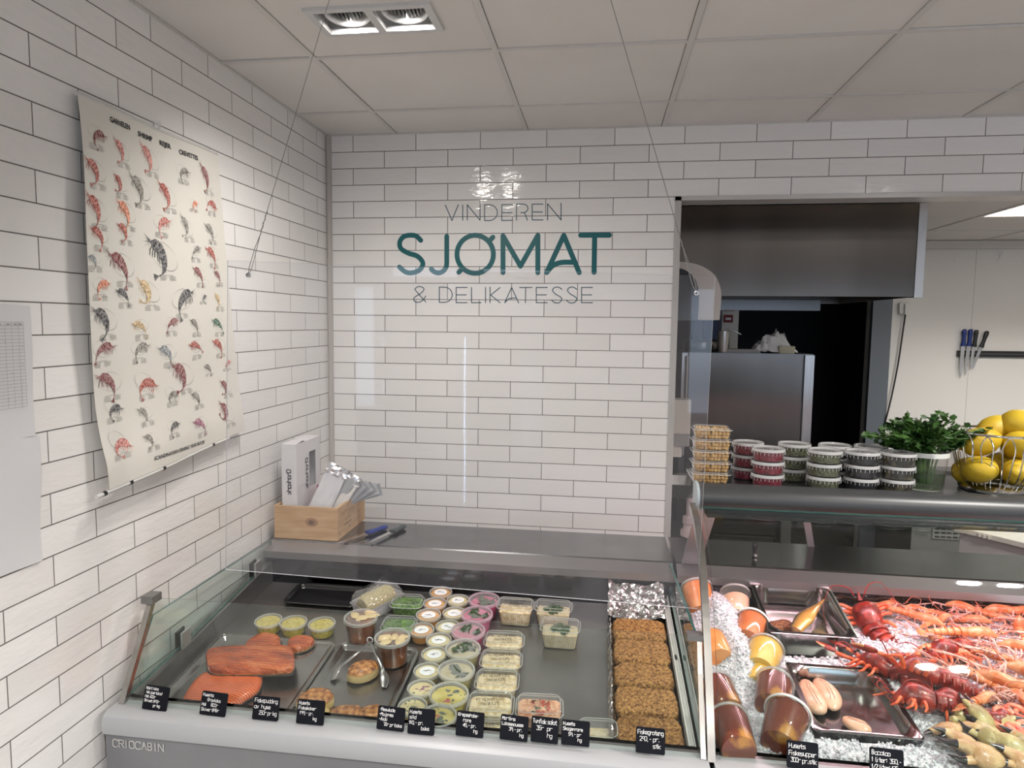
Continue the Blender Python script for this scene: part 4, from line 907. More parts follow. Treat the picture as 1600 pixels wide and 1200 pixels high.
sheet('blank_paper', [(-60, 690), (61, 682), (66, 876), (-60, 925)], 'blank white sheet taped under the printed table sheet', .006)
# ------------------------------------------------------------------ on the left work deck
M_WOOD = mat('pine_wood', (.46, .27, .12), .55, col2=(.58, .37, .19), scale=7, stretch=(1, 1, 9), lo=.35, hi=.65, bump=.08, bscale=60)
M_WINK = mat('burnt_brown', (.13, .06, .03), .7)
b0 = on(425, 843, 'Z', DZ); b1 = on(525, 848, 'Z', DZ); BXW = b1.x - b0.x; BXD = .325; BXH = .130; BYF = -.690
r = empty('wooden_box', (b0.x, BYF, DZ+.001)); tag(r, 'open pine wine box with printed side on the left counter deck', 'wooden box')
t = .010
def WB(m, n, mt, sm=0): return m.build(n, mt, r, smooth=sm)
m = MB(); m.box((0, 0, .006), (BXW, t, BXH)); WB(m, 'front_board', M_WOOD)
m = MB(); m.box((0, BXD-t, .006), (BXW, BXD, BXH)); WB(m, 'back_board', M_WOOD)
m = MB(); m.box((0, t, .006), (t, BXD-t, BXH)); WB(m, 'side_board', M_WOOD)
m = MB(); m.box((BXW-t, t, .006), (BXW, BXD-t, BXH)); WB(m, 'side_board', M_WOOD)
m = MB(); m.box((-.001, -.001, 0), (BXW+.001, BXD+.001, .006)); WB(m, 'bottom_board', M_WOOD)
# knot in the front board, printed brand on the side
kc = on(487, 816, 'Y', BYF) - V(r.location); m = MB(); m.lathe([(.0001, .0012), (.010, .0012), (.012, .0004)], 18); o = WB(m, 'wood_knot', mat('knot', (.10, .045, .02), .6, col2=(.20, .10, .05), scale=90), 40); o.location = (kc.x, 0, kc.z); o.rotation_euler = (pi/2, 0, 0); o.scale = (1.15, .85, 1)
m = MB(); m.lathe([(.012, .0003), (.022, .0003)], 24); o = WB(m, 'knot_ring', mat('knot_ring', (.34, .18, .08), .6)); o.location = (kc.x, -.0002, kc.z); o.rotation_euler = (pi/2, 0, 0); o.scale = (1.2, .8, 1)
m = MB(); rr = random.Random(4)
sx = BXW + .0004
def side_txt(txt, y0, z0, size, w, pitch=.8):
    st, L = strokes(txt, size, .3, rr, pitch)
    for s in st: ribbon(m, [(y0 + q[0], z0 + q[1]) for q in s], w, 0, 0, lambda a, b, z: (sx + z, a, b), caps=3)
side_txt('C & C Lyseau', .035, .080, .022, .0013, .55); side_txt('grand vin', .10, .115-.003, .007, .0008)
side_txt('premier millesime', .085, .060, .007, .0009, .7); side_txt('appellation controlee', .075, .040, .007, .0009, .7); side_txt('FRANCE', .12, .022, .007, .0009); side_txt('12', .24, .05, .009, .001); side_txt('75cl', .02, .018, .006, .0009)
WB(m, 'burnt_print', M_WINK)
for k in range(5):
    pass
# cartons, bags and sachets in the box
M_CART = mat('carton_white', (.66, .65, .67), .5)
def carton(x, y, w, d, z0, h, label, txt, hole=False, rz=0):
    q = empty('printed_carton', (b0.x + x, BYF + y, DZ + z0), (0, 0, rz)); tag(q, label, 'carton', 'cartons standing in the wooden box')
    c = MB(); t_ = .0015
    if hole:
        hx0, hx1, hz0_, hz1_ = w*.05, w*.95, h*.52, h*.90
    c.box((0, 0, 0), (t_, d, h)); c.box((0, d-t_, 0), (w, d, h)); c.box((t_, 0, 0), (w, t_, h)); c.box((0, 0, 0), (w, d, t_))
    if hole:
        y0_, y1_ = d*.52, d*.80
        c.box((w-t_, t_, 0), (w, y0_, h)); c.box((w-t_, y1_, 0), (w, d, h)); c.box((w-t_, y0_, 0), (w, y1_, h*.45)); c.box((w-t_, y0_, h*.86), (w, y1_, h))
    else: c.box((w-t_, t_, 0), (w, d, h))
    c.build('carton_body', M_CART, q, smooth=0)
    c = MB(); c.add([(0, 0, h), (w, 0, h), (w*1.0, d*.45, h+.012), (0, d*.45, h+.002)], [(0, 1, 2, 3)]); c.add([(0, d, h), (w, d, h), (w, d*.5, h-.01), (0, d*.5, h+.006)], [(0, 1, 2, 3)]); c.build('top_flap', M_CART, q, smooth=0)
    st, L = strokes(txt, .022, 0, None, .75); kx = .125/L; c = MB()
    for s in st: ribbon(c, [(h*.80 - q2[0]*kx, d*.36 - q2[1]*-1*.0 + q2[1]*-1 + .022) for q2 in s], .0055, 0, 0, lambda a, b, z: (w + .0008 + z, b, a), caps=4)
    for s in st: ribbon(c, [(h*.72 - q2[0]*kx*.8, w*.62 - q2[1]*.8) for q2 in s], .0038, 0, 0, lambda a, b, z: (b, -.0008 - z, a), caps=4)
    c.build('carton_print', M_INK, q, smooth=0)
    c = MB()
    def frame(x0, x1, z0_, z1_, ww, side):
        for (a, b, cc, dd) in ((x0, z0_, x1, z0_), (x1, z0_, x1, z1_), (x1, z1_, x0, z1_), (x0, z1_, x0, z0_)):
            if side: ribbon(c, [(a, b), (cc, dd)], ww, 0, 0, lambda a_, b_, z: (w + .0006 + z, a_, b_), 2)
            else: ribbon(c, [(a, b), (cc, dd)], ww, 0, 0, lambda a_, b_, z: (a_, -.0006 - z, b_), 2)
    frame(d*.10, d*.48, h*.28, h*.52, .0012, 1); frame(w*.25, w*.78, h*.12, h*.30, .001, 0); frame(d*.55-.02, d*.55-.006, h*.50, h*.82, .0008, 1)
    c.build('carton_frames', M_INK2, q, smooth=0)
    return q
cz = .008
c_h = on(455, 690, 'Y', BYF+.10).z - DZ - cz
carton(.018, .035, .062, .24, cz, c_h, 'tall white printed carton at the left end of the wooden box', 'Charkark', True)
M_FOIL = mat('foil', (.72, .72, .74), .22, 1, bump=.6, bscale=45, dist=.006)
M_BAG = mat('grey_paper_bag', (.50, .50, .52), .5, bump=.3, bscale=25, dist=.004)
def sachet(name, base, top, w, th, mt, seed, label, cat, grp, crump=.004, foil_top=False, yaw=0):
    """a flat bag leaning from base to top"""
    a, b = V(base), V(top); up = (b - a); L = up.length; up.normalize(); side = V((cos(yaw), sin(yaw), 0)); side = (side - up*side.dot(up)).normalized(); nn = up.cross(side)
    nx, nz = 9, 14; m_ = MB(); F, Bk = [], []
    for j in range(nz+1):
        for i in range(nx+1):
            u, v_ = i/nx*2-1, j/nz; q = V((u*1.5+seed, v_*3, seed*2.3)); wob = noise.noise(q*1.8)*crump*2
            bul = th*(1-u*u)**.5*(sin(pi*min(1, v_*1.15+.05)) if v_ < .95 else .1) if abs(u) < 1 else 0
            c_ = a + up*(v_*L + .004*noise.noise(q*2.5)) + side*(u*w/2*(1+.05*noise.noise(q)))
            F.append(tuple(c_ - nn*(bul/2 + wob) - a)); Bk.append(tuple(c_ + nn*(bul/2 + .0004) - nn*wob - a))
    fs = [(j*(nx+1)+i, j*(nx+1)+i+1, (j+1)*(nx+1)+i+1, (j+1)*(nx+1)+i) for j in range(nz) for i in range(nx)]
    q_ = empty(name, a); tag(q_, label, cat, grp)
    m_.add(F, fs); m_.add(Bk, [tuple(reversed(f)) for f in fs]); m_.build('bag_body', mt, q_, smooth=30)
    if foil_top:
        m2 = MB(); vs = []
        for j in range(6):
            for i in range(nx+1):
                u = i/nx*2-1; q3 = V((u*3+seed, j*.8, 1.7)); vs.append(tuple(up*(L*.93 + j*.008) + side*(u*w/2*1.08 + .008*noise.noise(q3)) - nn*(.010*noise.noise(q3*1.7) + .004)))
        m2.add(vs, [(j*(nx+1)+i, j*(nx+1)+i+1, (j+1)*(nx+1)+i+1, (j+1)*(nx+1)+i) for j in range(5) for i in range(nx)]); m2.build('foil_edge', M_FOIL, q_, smooth=25)
    return q_
def wb(x, y, z): return (b0.x + x, BYF + y, DZ + z)
sachet('paper_bag', wb(.125, .03, .01), wb(.215, .12, .255), .085, .018, M_BAG, 1, 'large pale grey paper bag with foil edge leaning out of the wooden box', 'bag', 'bags leaning in the wooden box', .004, True, .25)
sachet('paper_bag', wb(.155, .05, .01), wb(.262, .15, .215), .08, .014, mat('bag_beige', (.50, .48, .46), .5, bump=.3, bscale=25, dist=.004), 2, 'beige grey paper bag with foil edge in the middle of the wooden box', 'bag', 'bags leaning in the wooden box', .004, True, .25)
sachet('plastic_bag', wb(.105, .20, .01), wb(.12, .20, .17), .05, .02, mat('pink_plastic', (.55, .18, .32), .4), 8, 'pink plastic bag between the carton and the paper bags', 'bag', None, .008)
for k in range(9):
    fx = k/8; sachet('foil_sachet', wb(.165 + .006*k, .10 + .012*k, .030 + .088*fx), wb(.262 + .100*fx, .13 + .014*k, .222 - .066*fx), .052, .003, mat('sachet_bright', (.62, .63, .65), .35, .45, bump=.3, bscale=60) if k % 2 else mat('sachet_silver', (.42, .43, .45), .4, .45, bump=.2, bscale=60), 10 + k,
        ['foil sachet nearest the paper bags in the wooden box', 'silver sachet second from the paper bags', 'foil sachet third from the paper bags', 'silver sachet fourth from the paper bags', 'foil sachet in the middle of the fanned row', 'silver sachet just past the middle of the fanned row', 'foil sachet third from the right end of the fan', 'silver sachet second from the right end of the fan', 'lowest foil sachet at the right end of the fan'][k], 'sachet', 'sachets fanned out in the wooden box', .0006, False, .30)
# two knives on the deck
def lay(kf, a, b, z, label, grp=None):
    A = on(*a, 'Z', DZ + z); Bp = on(*b, 'Z', DZ + z); ang = atan2(Bp.y-A.y, Bp.x-A.x); kf.rotation_euler = (0, 0, ang); kf.location = (A.x, A.y, DZ + z); tag(kf, label, 'knife', grp); return (Bp - A).length
def deck_knife(hx, jx, tx, hm, label):
    H = on(*hx, 'Z', DZ+.011); J = on(*jx, 'Z', DZ+.011); T_ = on(*tx, 'Z', DZ+.011)
    kf = knife('kitchen_knife', hm, min(.15, (J-H).length), min(.17, (T_-J).length), .024); ang = atan2(J.y-H.y, J.x-H.x); kf.rotation_euler = (0, 0, ang); kf.location = (J.x, J.y, DZ+.0115); tag(kf, label, 'knife', 'knives lying on the counter deck')
deck_knife((604, 823), (574, 833), (542, 856), M_BLUE, 'knife with bright blue handle lying on the left counter deck')
deck_knife((632, 822), (613, 831), (596, 856), mat('dark_green_plastic', (.03, .045, .045), .4), 'knife with dark grey handle lying on the left counter deck')
p = on(1178, 868, 'Z', DZ); r = empty('small_tap_knob', (p.x, p.y-.01, DZ)); tag(r, 'small dark knob standing on the right counter deck', 'knob')
r.name = 'deck_knob'; m = MB(); m.lathe([(.0001, .0), (.010, .0), (.010, .004), (.006, .008), (.005, .02), (.0085, .026), (.009, .045), (.005, .052), (.0001, .053)], 16); m.build('knob_body', M_BLACK, r); m = MB(); m.box((-.003, -.016, .004), (.006, -.008, .012)); m.build('knob_lever', M_ALU, r, smooth=0)

# ------------------------------------------------------------------ tubs and boxes on the top shelf
M_LID = glassy('lid_plastic', (.93, .93, .93), haze=.34, hcol=(.75, .75, .75), refl=1.3)
M_LIDR = glassy('lid_rim_plastic', (.8, .8, .8), haze=.62, hcol=(.72, .72, .72), refl=1.5)
M_CUP = glassy('cup_plastic', (.95, .95, .95), haze=.02, hcol=(.8, .8, .8), refl=.9)
M_CLEAR = glassy('clear_plastic', (.965, .97, .97), haze=.03, refl=1.6, bump=.25, bscale=60)
def tub(name, R, H, content, fill=.8, taper=.86, lidm=None, rimm=None, notch=False, garnish=None, sticker=None, seed=0, top_mat=None):
    """round plastic tub: body, contents, lid (> sticker), garnish"""
    r_ = empty(name); lidm = lidm or M_LID; rimm = rimm or M_LIDR
    m_ = MB(); rb = R*taper*.93; m_.lathe([(rb*.96, 0), (rb, .003), (R*.93, H-.006)], 36, cap0=True); m_.build('tub_body', M_CUP, r_)
    m_ = MB(); h1_ = H*fill; rf = rb + (R*.93-rb)*fill - .0016
    m_.lathe([(.0001, .003), (rb-.0016, .003), (rb-.0010, .006), (rf, h1_-.003), (rf-.003, h1_), (rf*.5, h1_+.001), (.0001, h1_+.0008)], 30); m_.build('contents', content, r_)
    if garnish: garnish(r_, rf, h1_, random.Random(seed))
    m_ = MB(); m_.lathe([(R*.955, H-.009), (R, H-.009), (R*1.003, H-.002), (R*.985, H), (R*.90, H), (R*.885, H-.0035)], 40); lid = m_.build('lid_rim', rimm, r_)
    m_ = MB(); m_.lathe([(.0001, H-.0035), (R*.885, H-.0035)], 36); m_.build('lid', lidm, r_)
    if notch:
        m_ = MB()
        for k in range(26):
            a = 2*pi*k/26; m_.tube([(R*1.002*cos(a), R*1.002*sin(a), H-.010), (R*.985*cos(a), R*.985*sin(a), H-.018)], .0009, 4)
        m_.build('lid_skirt', rimm, r_)
    if sticker: sticker(r_, R, H)
    return r_
def granular(m_, R, z0, z1, n, sz, seed, inside=.3):
    rr_ = random.Random(seed)
    for k in range(n):
        a = rr_.random()*2*pi; ri = R*sqrt(rr_.uniform(inside, 1)); z = rr_.uniform(z0, z1); s_ = sz*rr_.uniform(.7, 1.2)
        m_.ball((ri*cos(a), ri*sin(a), z), s_, 1, 1, .8, 6, 4)
SHF = lambda x, y: on(x, y, 'Z', SHZ + .001)
def stack(px, py, n, content, R, H, name, labs, grp, ydepth=None, gran=None):
    base = SHF(px, py); Y = base.y if ydepth is None else ydepth
    p_ = on(px, py, 'Y', Y)
    proto = tub(name, R, H, content, .72, .93, notch=True)
    if gran:
        g = MB(); granular(g, R*.85, .006, H*.70, 110, gran[1], 3, .72); g.build('kernels', gran[0], proto)
    for k in range(n):
        o_ = proto if k == 0 else copy_tree(proto)
        o_.location = (p_.x + RN.uniform(-.0012, .0012), Y + RN.uniform(-.001, .001), SHZ + .0015 + k*(H+.0006)); o_.rotation_euler = (0, 0, RN.uniform(0, 6)); tag(o_, labs[k], 'tub', grp)
M_POM = mat('pomegranate_mix', (.13, .010, .02), .3, col2=(.27, .035, .06), scale=160, lo=.4, hi=.6, bump=.5, bscale=160, coat=.5)
M_CAP = mat('caper_mix', (.05, .055, .026), .4, col2=(.15, .16, .09), scale=170, lo=.4, hi=.6, bump=.5, bscale=160, coat=.4)
M_OLV = mat('black_olives', (.008, .008, .012), .2, coat=.6); M_OL2 = mat('olives_mixed', (.10, .085, .045), .3, col2=(.02, .018, .016), scale=40, lo=.45, hi=.55, coat=.6)
tiers = ['bottom', 'middle', 'top']
def tl(s, n=3): return [s % tiers[k] for k in range(n)]
fy = SHF(1197, 764).y; FYt = fy + .047; BYt = FYt + .108
TR, THh = .050, .0395
stack(1166, 756, 3, M_POM, TR, THh, 'pomegranate_tub', tl('%s tub of dark red seeds in the rear stack beside the crouton boxes'), 'red seed tubs on the shelf', BYt)
stack(1198, 760, 3, M_POM, TR, THh, 'pomegranate_tub', tl('%s tub of dark red seeds in the front stack'), 'red seed tubs on the shelf', FYt)
stack(1238, 757, 3, M_CAP, TR, THh, 'caper_tub', tl('%s tub of green capers in the rear stack between red and green tubs'), 'caper tubs on the shelf', BYt)
stack(1286, 760, 3, M_CAP, TR, THh, 'caper_tub', tl('%s tub of green capers in the front stack'), 'caper tubs on the shelf', FYt)
stack(1301, 757, 3, M_OLV, TR, THh, 'olive_tub', tl('%s tub of dark berries in the rear stack behind green and black tubs'), 'black olive tubs on the shelf', BYt)
stack(1344, 760, 3, M_OLV, TR, THh, 'olive_tub', tl('%s tub of black olives in the front stack'), 'black olive tubs on the shelf', FYt)
stack(1357, 757, 3, M_OL2, TR, THh, 'mixed_olive_tub', tl('%s tub of brown olives in the rear stack behind black tubs'), 'mixed olive tubs on the shelf', BYt)
stack(1400, 760, 3, M_OL2, TR, THh, 'mixed_olive_tub', tl('%s tub of sliced mixed olives in the front stack by the parsley'), 'mixed olive tubs on the shelf', FYt)
# crouton boxes
M_CROU = mat('croutons', (.50, .27, .07), .7, col2=(.66, .42, .16), scale=60, lo=.4, hi=.6)
def deli_box(name, w, d, H, rad, lid_h=.010, flange=.006, taper=.86, content=None, fill=.75, ribs=False, dome=0, heap=.006, seed=0):
    r_ = empty(name); m_ = MB()
    def o_(s, e=0): return rrect(w*s+e, d*s+e, rad*s, 6)
    m_.rings([at_z(o_(taper), 0), at_z(o_(taper+.02), .003), at_z(o_(1), H)], True, False); m_.build('box_body', M_CLEAR, r_)
    if ribs:
        g = MB(); pts = o_(.985); q0_ = o_(taper+.015); n_ = len(pts)
        for s_ in range(14):
            for (ax_, ay_, bx_, by_) in ((-w*.4*taper + w*.8*taper*s_/13, -d/2*(taper+.01), -w*.4 + w*.8*s_/13, -d/2*.975),): g.tube([(ax_, ay_-.0006, .004), (bx_, by_-.0006, H*.8)], .0007, 4)
        g.build('rib_moulding', M_CLEAR, r_)
    if content:
        c_ = MB(); h_ = H*fill; s1 = taper + (1-taper)*fill; base_ = [at_z(o_(taper-.03), .003), at_z(o_(s1-.03), h_)]
        pts = o_(s1-.03); R_ = base_
        for s_ in (.92, .75, .5, .25, .02):
            R_.append([(x*s_, y*s_, h_ + heap*(1-s_*s_) + heap*.9*noise.noise(V((x*s_*70+seed, y*s_*70, seed)))) for x, y in pts])
        c_.rings(R_); c_.build('contents', content, r_, smooth=60)
    m_ = MB(); m_.rings([at_z(o_(1, flange), H-.002), at_z(o_(1, flange), H+.001), at_z(o_(1, -.001), H+.0015), at_z(o_(.97), H+lid_h*.8), at_z(o_(.93), H+lid_h), at_z(o_(.88), H+lid_h-.002)], False, True); m_.build('lid', M_CLEAR, r_)
    g = MB(); pts = o_(1, flange); g.tube([(x, y, H-.0005) for x, y in pts + pts[:1]], .0013, 5, cap=False); pts = o_(.93); g.tube([(x, y, H+lid_h) for x, y in pts + pts[:1]], .0010, 5, cap=False); g.build('lid_edge', glassy('rim_clear', (.85, .87, .87), haze=.35, refl=2.2), r_)
    return r_
pc = on(1112, 757, 'Z', SHZ); pr = deli_box('crouton_box', .112, .085, .030, .018, .004, .010, .90)
g = MB(); rr = random.Random(2)
for z in (.004, .014, .0235):
    for i in range(9):
        for j in range(7):
            x = -.043 + .0108*i + rr.uniform(-.002, .002); y = -.032 + .0106*j + rr.uniform(-.002, .002); s_ = .0048
            M_ = Matrix.Translation((x, y, z + s_*.6)) @ Euler((rr.uniform(-.6, .6), rr.uniform(-.6, .6), rr.random()*3)).to_matrix().to_4x4(); n0 = len(g.v)
            g.rings([[tuple(M_ @ V((a*.9, b*.9, -s_))) for a, b in rrect(2*s_, 2*s_, .0015, 2)], [tuple(M_ @ V((a, b, 0))) for a, b in rrect(2.1*s_, 2.1*s_, .0015, 2)], [tuple(M_ @ V((a*.9, b*.9, s_))) for a, b in rrect(2*s_, 2*s_, .0015, 2)]])
g.build('croutons', M_CROU, pr)
tiers5 = ['bottom', 'second lowest', 'middle', 'second highest', 'top']
for k in range(5):
    o_ = pr if k == 0 else copy_tree(pr); o_.location = (pc.x, pc.y + .045, SHZ + .0015 + k*.0352); o_.rotation_euler = (0, 0, (0, .02, -.015, .03, -.02)[k]); tag(o_, '%s clear box of golden croutons at the left end of the shelf' % tiers5[k], 'box', 'crouton boxes on the shelf')
# parsley in a clear bucket
pb = SHF(1456, 770); r = empty('parsley_bucket', (pb.x, pb.y+.062, SHZ+.001)); tag(r, 'clear plastic bucket with white rim and water beside the lemons', 'bucket')
m = MB(); m.lathe([(.052, 0), (.056, .003), (.063, .112), (.063, .114)], 36, cap0=True); m.build('bucket_wall', M_CUP, r)
m = MB(); m.lathe([(.0632, .104), (.0665, .104), (.0665, .118), (.0625, .118), (.0622, .104)], 36); m.build('bucket_rim', mat('rim_white', (.62, .63, .60), .35), r)
m = MB(); m.lathe([(.0001, .004), (.053, .004), (.0575, .055), (.0001, .055)], 30); m.build('water', glassy('water_green', (.55, .66, .50), refl=1), r)
M_PARS = mat('parsley_leaf', srgb(30, 60, 22), .45, col2=srgb(58, 92, 36), scale=30, lo=.35, hi=.7, spec=.4); M_STEM = mat('parsley_stem', srgb(90, 125, 60), .5)
rp = empty('parsley_bunch', (pb.x, pb.y+.062, SHZ+.008)); tag(rp, 'big bunch of flat green parsley standing in the clear bucket', 'parsley')
rr = random.Random(21); ms = MB(); mlf = MB()
def leaf(m_, c, d_, n_, s_):
    """three-lobed toothed parsley leaflet"""
    d_ = d_.normalized(); sd = d_.cross(n_).normalized(); n2 = sd.cross(d_).normalized()
    lob = [(0, 0), (.18, .22), (.12, .48), (.34, .40), (.42, .66), (.55, .50), (.60, .80), (.72, .60), (.80, .30), (1.0, .25), (.94, .10), (1.08, 0)]
    pts = lob + [(a, -b) for a, b in reversed(lob[1:-1])]; cup = rr.uniform(-.25, .35)
    vs = [tuple(c + d_*(a*s_) + sd*(b*s_) + n2*(s_*cup*(b*b*1.2 + .25*a*a) )) for a, b in pts]
    o0 = tuple(c + d_*(.5*s_) + n2*(s_*.03)); vs.append(o0); k_ = len(vs)-1
    m_.add(vs, [(i, (i+1) % (k_), k_) for i in range(k_)])
tips = []
for k in range(105):
    a = rr.random()*2*pi; rad = rr.uniform(.0, .045); el = rr.uniform(.35, 1.35); base = V((rad*cos(a)*.5, rad*sin(a)*.5, .01)); mid = V((rad*cos(a), rad*sin(a), .11))
    out = V((cos(a)*cos(el)*1.3 - .02, sin(a)*cos(el)*.55, sin(el)*.75)); L = rr.uniform(.06, .15); tip = mid + out*L
    if tip.z < .105: tip.z = .105 + rr.random()*.02
    cv = catmull([base, mid, mid + (tip-mid)*.5 + V((0, 0, .012)), tip], 4); ms.tube(cv, .0013, 5); dr = (cv[-1]-cv[-2]).normalized()
    for q in range(9):
        t_ = rr.uniform(.35, 1.0); c_ = mid + (tip-mid)*t_ + V((rr.uniform(-.012, .012), rr.uniform(-.012, .012), rr.uniform(-.006, .010)))
        dd = (dr + V((rr.uniform(-1, 1), rr.uniform(-1, 1), rr.uniform(-.7, .5)))).normalized(); nn = V((rr.uniform(-.6, .6), rr.uniform(-.9, .3), 1)).normalized(); leaf(mlf, c_, dd, nn, rr.uniform(.014, .023))
ms.build('stems', M_STEM, rp); mlf.build('leaves', M_PARS, rp, smooth=0)
# lemons in a wire basket
BYc = SHF(1556, 776).y + .10; BXc = on(1553, 765, 'Y', BYc).x
r = empty('wire_basket', (BXc, BYc, SHZ+.001)); r.scale = (1.24, 1.24, 1.24); tag(r, 'round chrome wire basket holding lemons at the right end of the shelf', 'basket'); M_CHROME = mat('chrome_wire', (.75, .74, .72), .12, 1)
m = MB(); m.lathe([(.066, 0), (.076, .002), (.078, .008), (.070, .016), (.062, .018), (.060, .012), (.066, 0)], 40); m.build('base_ring', M_CHROME, r)
m = MB(); m.lathe([(.0001, .010), (.060, .012), (.0001, .0135)], 30); m.build('base_plate', M_CHROME, r)
def ring(m_, R_, z, w_): m_.tube([(R_*cos(2*pi*k/40), R_*sin(2*pi*k/40), z) for k in range(41)], w_, 7, cap=False)
m = MB(); ring(m, .098, .145, .0028); m.build('top_ring', M_CHROME, r)
for k in range(14):
    a0 = 2*pi*k/14; m = MB(); pts = []
    for s_ in (-1, 1):
        seg = [(.062, .014), (.080, .045), (.092, .085), (.096, .118)] if s_ < 0 else [(.096, .118), (.092, .085), (.080, .045), (.062, .014)]
        for R_, z in seg: a = a0 + s_*.13*(.5 + .5*(z/.118)); pts.append((R_*cos(a), R_*sin(a), z))
    pts.insert(4, (.0975*cos(a0), .0975*sin(a0), .142)); m.tube(catmull(pts, 4), .0016, 6); m.build('wire_loop', M_CHROME, r)
M_LEM = mat('lemon_peel', srgb(198, 168, 42), .5, col2=srgb(182, 150, 32), scale=9, bump=.25, bscale=170, dist=.0015, sss=0); M_LTIP = mat('lemon_stem', srgb(120, 96, 30), .7)
def lemon(loc, rot, label, s_=1):
    q = empty('lemon', loc, rot); tag(q, label, 'lemon', 'lemons in the wire basket'); q.scale = (s_*1.2, s_*1.2, s_*1.2); m_ = MB()
    m_.lathe([(.0001, -.050), (.005, -.0495), (.009, -.046), (.015, -.042), (.026, -.032), (.0335, -.014), (.0345, .003), (.031, .020), (.022, .035), (.013, .042), (.0075, .0455), (.004, .0475), (.0001, .047)], 28); m_.build('peel', M_LEM, q)
    m_ = MB(); m_.lathe([(.0001, -.0525), (.0035, -.052), (.0045, -.0495), (.001, -.049)], 8); m_.build('stem_scar', M_LTIP, q)
def Lp(px, py, dy): p_ = on(px, py, 'Y', BYc + dy); return (p_.x, p_.y, p_.z)
lemon(Lp(1530, 734, -.045), (1.3, .5, .3), 'lemon low in the basket at the front left'); lemon(Lp(1588, 738, -.038), (1.45, .2, -.5), 'lemon low in the basket at the front right')
lemon(Lp(1592, 695, -.020), (1.2, .4, -.2), 'lemon in the basket upper layer just under the rim', 1.05); lemon(Lp(1532, 690, .004), (.4, 1.2, .3), 'lemon at the upper left of the basket by the parsley', 1.05)
lemon(Lp(1592, 663, .012), (1.5, .2, .2), 'topmost lemon of the basket rising above the rim', 1.1); lemon(Lp(1555, 670, .045), (.8, .9, 1), 'lemon at the back of the basket left of the topmost one')
lemon(Lp(1515, 735, .03), (.3, 1.4, .6), 'lemon behind the wires at the far lower left of the basket'); lemon(Lp(1560, 728, .045), (1.1, .2, 1.6), 'lemon low at the back of the basket')
# ------------------------------------------------------------------ goods in the left counter
def fx_(o, px, py, h=0.0, rz=0.0, lift=.0005):
    """stand a thing on the sloping display floor; (px, py) is where its point h above the floor is seen"""
    p_ = fl(px, py, h); o.location = (p_.x, p_.y, floor_z(p_.y) + lift); o.rotation_euler = floor_rot(rz); return o
M_TRAY = mat('tray_steel', (.40, .39, .38), .25, 1, col2=(.30, .29, .28), scale=6, lo=.35, hi=.65, bump=.15, bscale=14, dist=.004)
def floor_xy(px, py, h=0): p_ = fl(px, py, h); return p_.x, p_.y
def tray(x0, x1, y0, y1, label, mt, depth=.014, rim=.014, name='baking_tray', grp=None, z=.0008, rnd=.03):
    cx_, cy_ = (x0+x1)/2, (y0+y1)/2; q = empty(name, (cx_, cy_, floor_z(cy_) + z), floor_rot(0)); tag(q, label, 'tray', grp); w_, d_ = x1-x0, (y1-y0)
    def o_(e): return rrect(w_-e*2, d_-e*2, max(.004, rnd-e), 7)
    m_ = MB(); m_.rings([at_z(o_(0), depth-.003), at_z(o_(0), depth), at_z(o_(.003), depth+.0015), at_z(o_(rim*.6), depth+.0005), at_z(o_(rim), depth-.002), at_z(o_(rim+.006), .003), at_z(o_(rim+.010), .0015)], False, True)
    m_.build('tray_pan', mt, q); 
    m_ = MB(); pts = o_(.0); m_.tube([(x, y, depth-.0015) for x, y in pts + pts[:1]], .0022, 6, cap=False); m_.build('rolled_rim', M_STEEL if mt is M_TRAY else mt, q); return q
# tray 1 (salmon)  tray 2 (fish cakes)  black tray at the back
a = floor_xy(538, 1004, .013); b = floor_xy(652, 1012, .013)
T2 = tray(a[0]-.012, b[0]+.012, -1.555, a[1], 'steel baking tray holding the browned fish cakes and tongs', M_TRAY, grp='baking trays in the left counter')
c = floor_xy(392, 990, .013); T1 = tray(.075, a[0]-.022, -1.555, c[1]-.01, 'steel baking tray holding the salmon fillets', M_TRAY, grp='baking trays in the left counter')
a3 = floor_xy(464, 912, .012); b3 = floor_xy(548, 948, .012); T3 = tray(a3[0]+.01, b3[0]+.02, b3[1]-.01, -.775, 'empty black tray in the rear left corner of the left counter', mat('black_tray', (.008, .008, .009), .18, spec=.8), .016, .012)
TZ = .0045
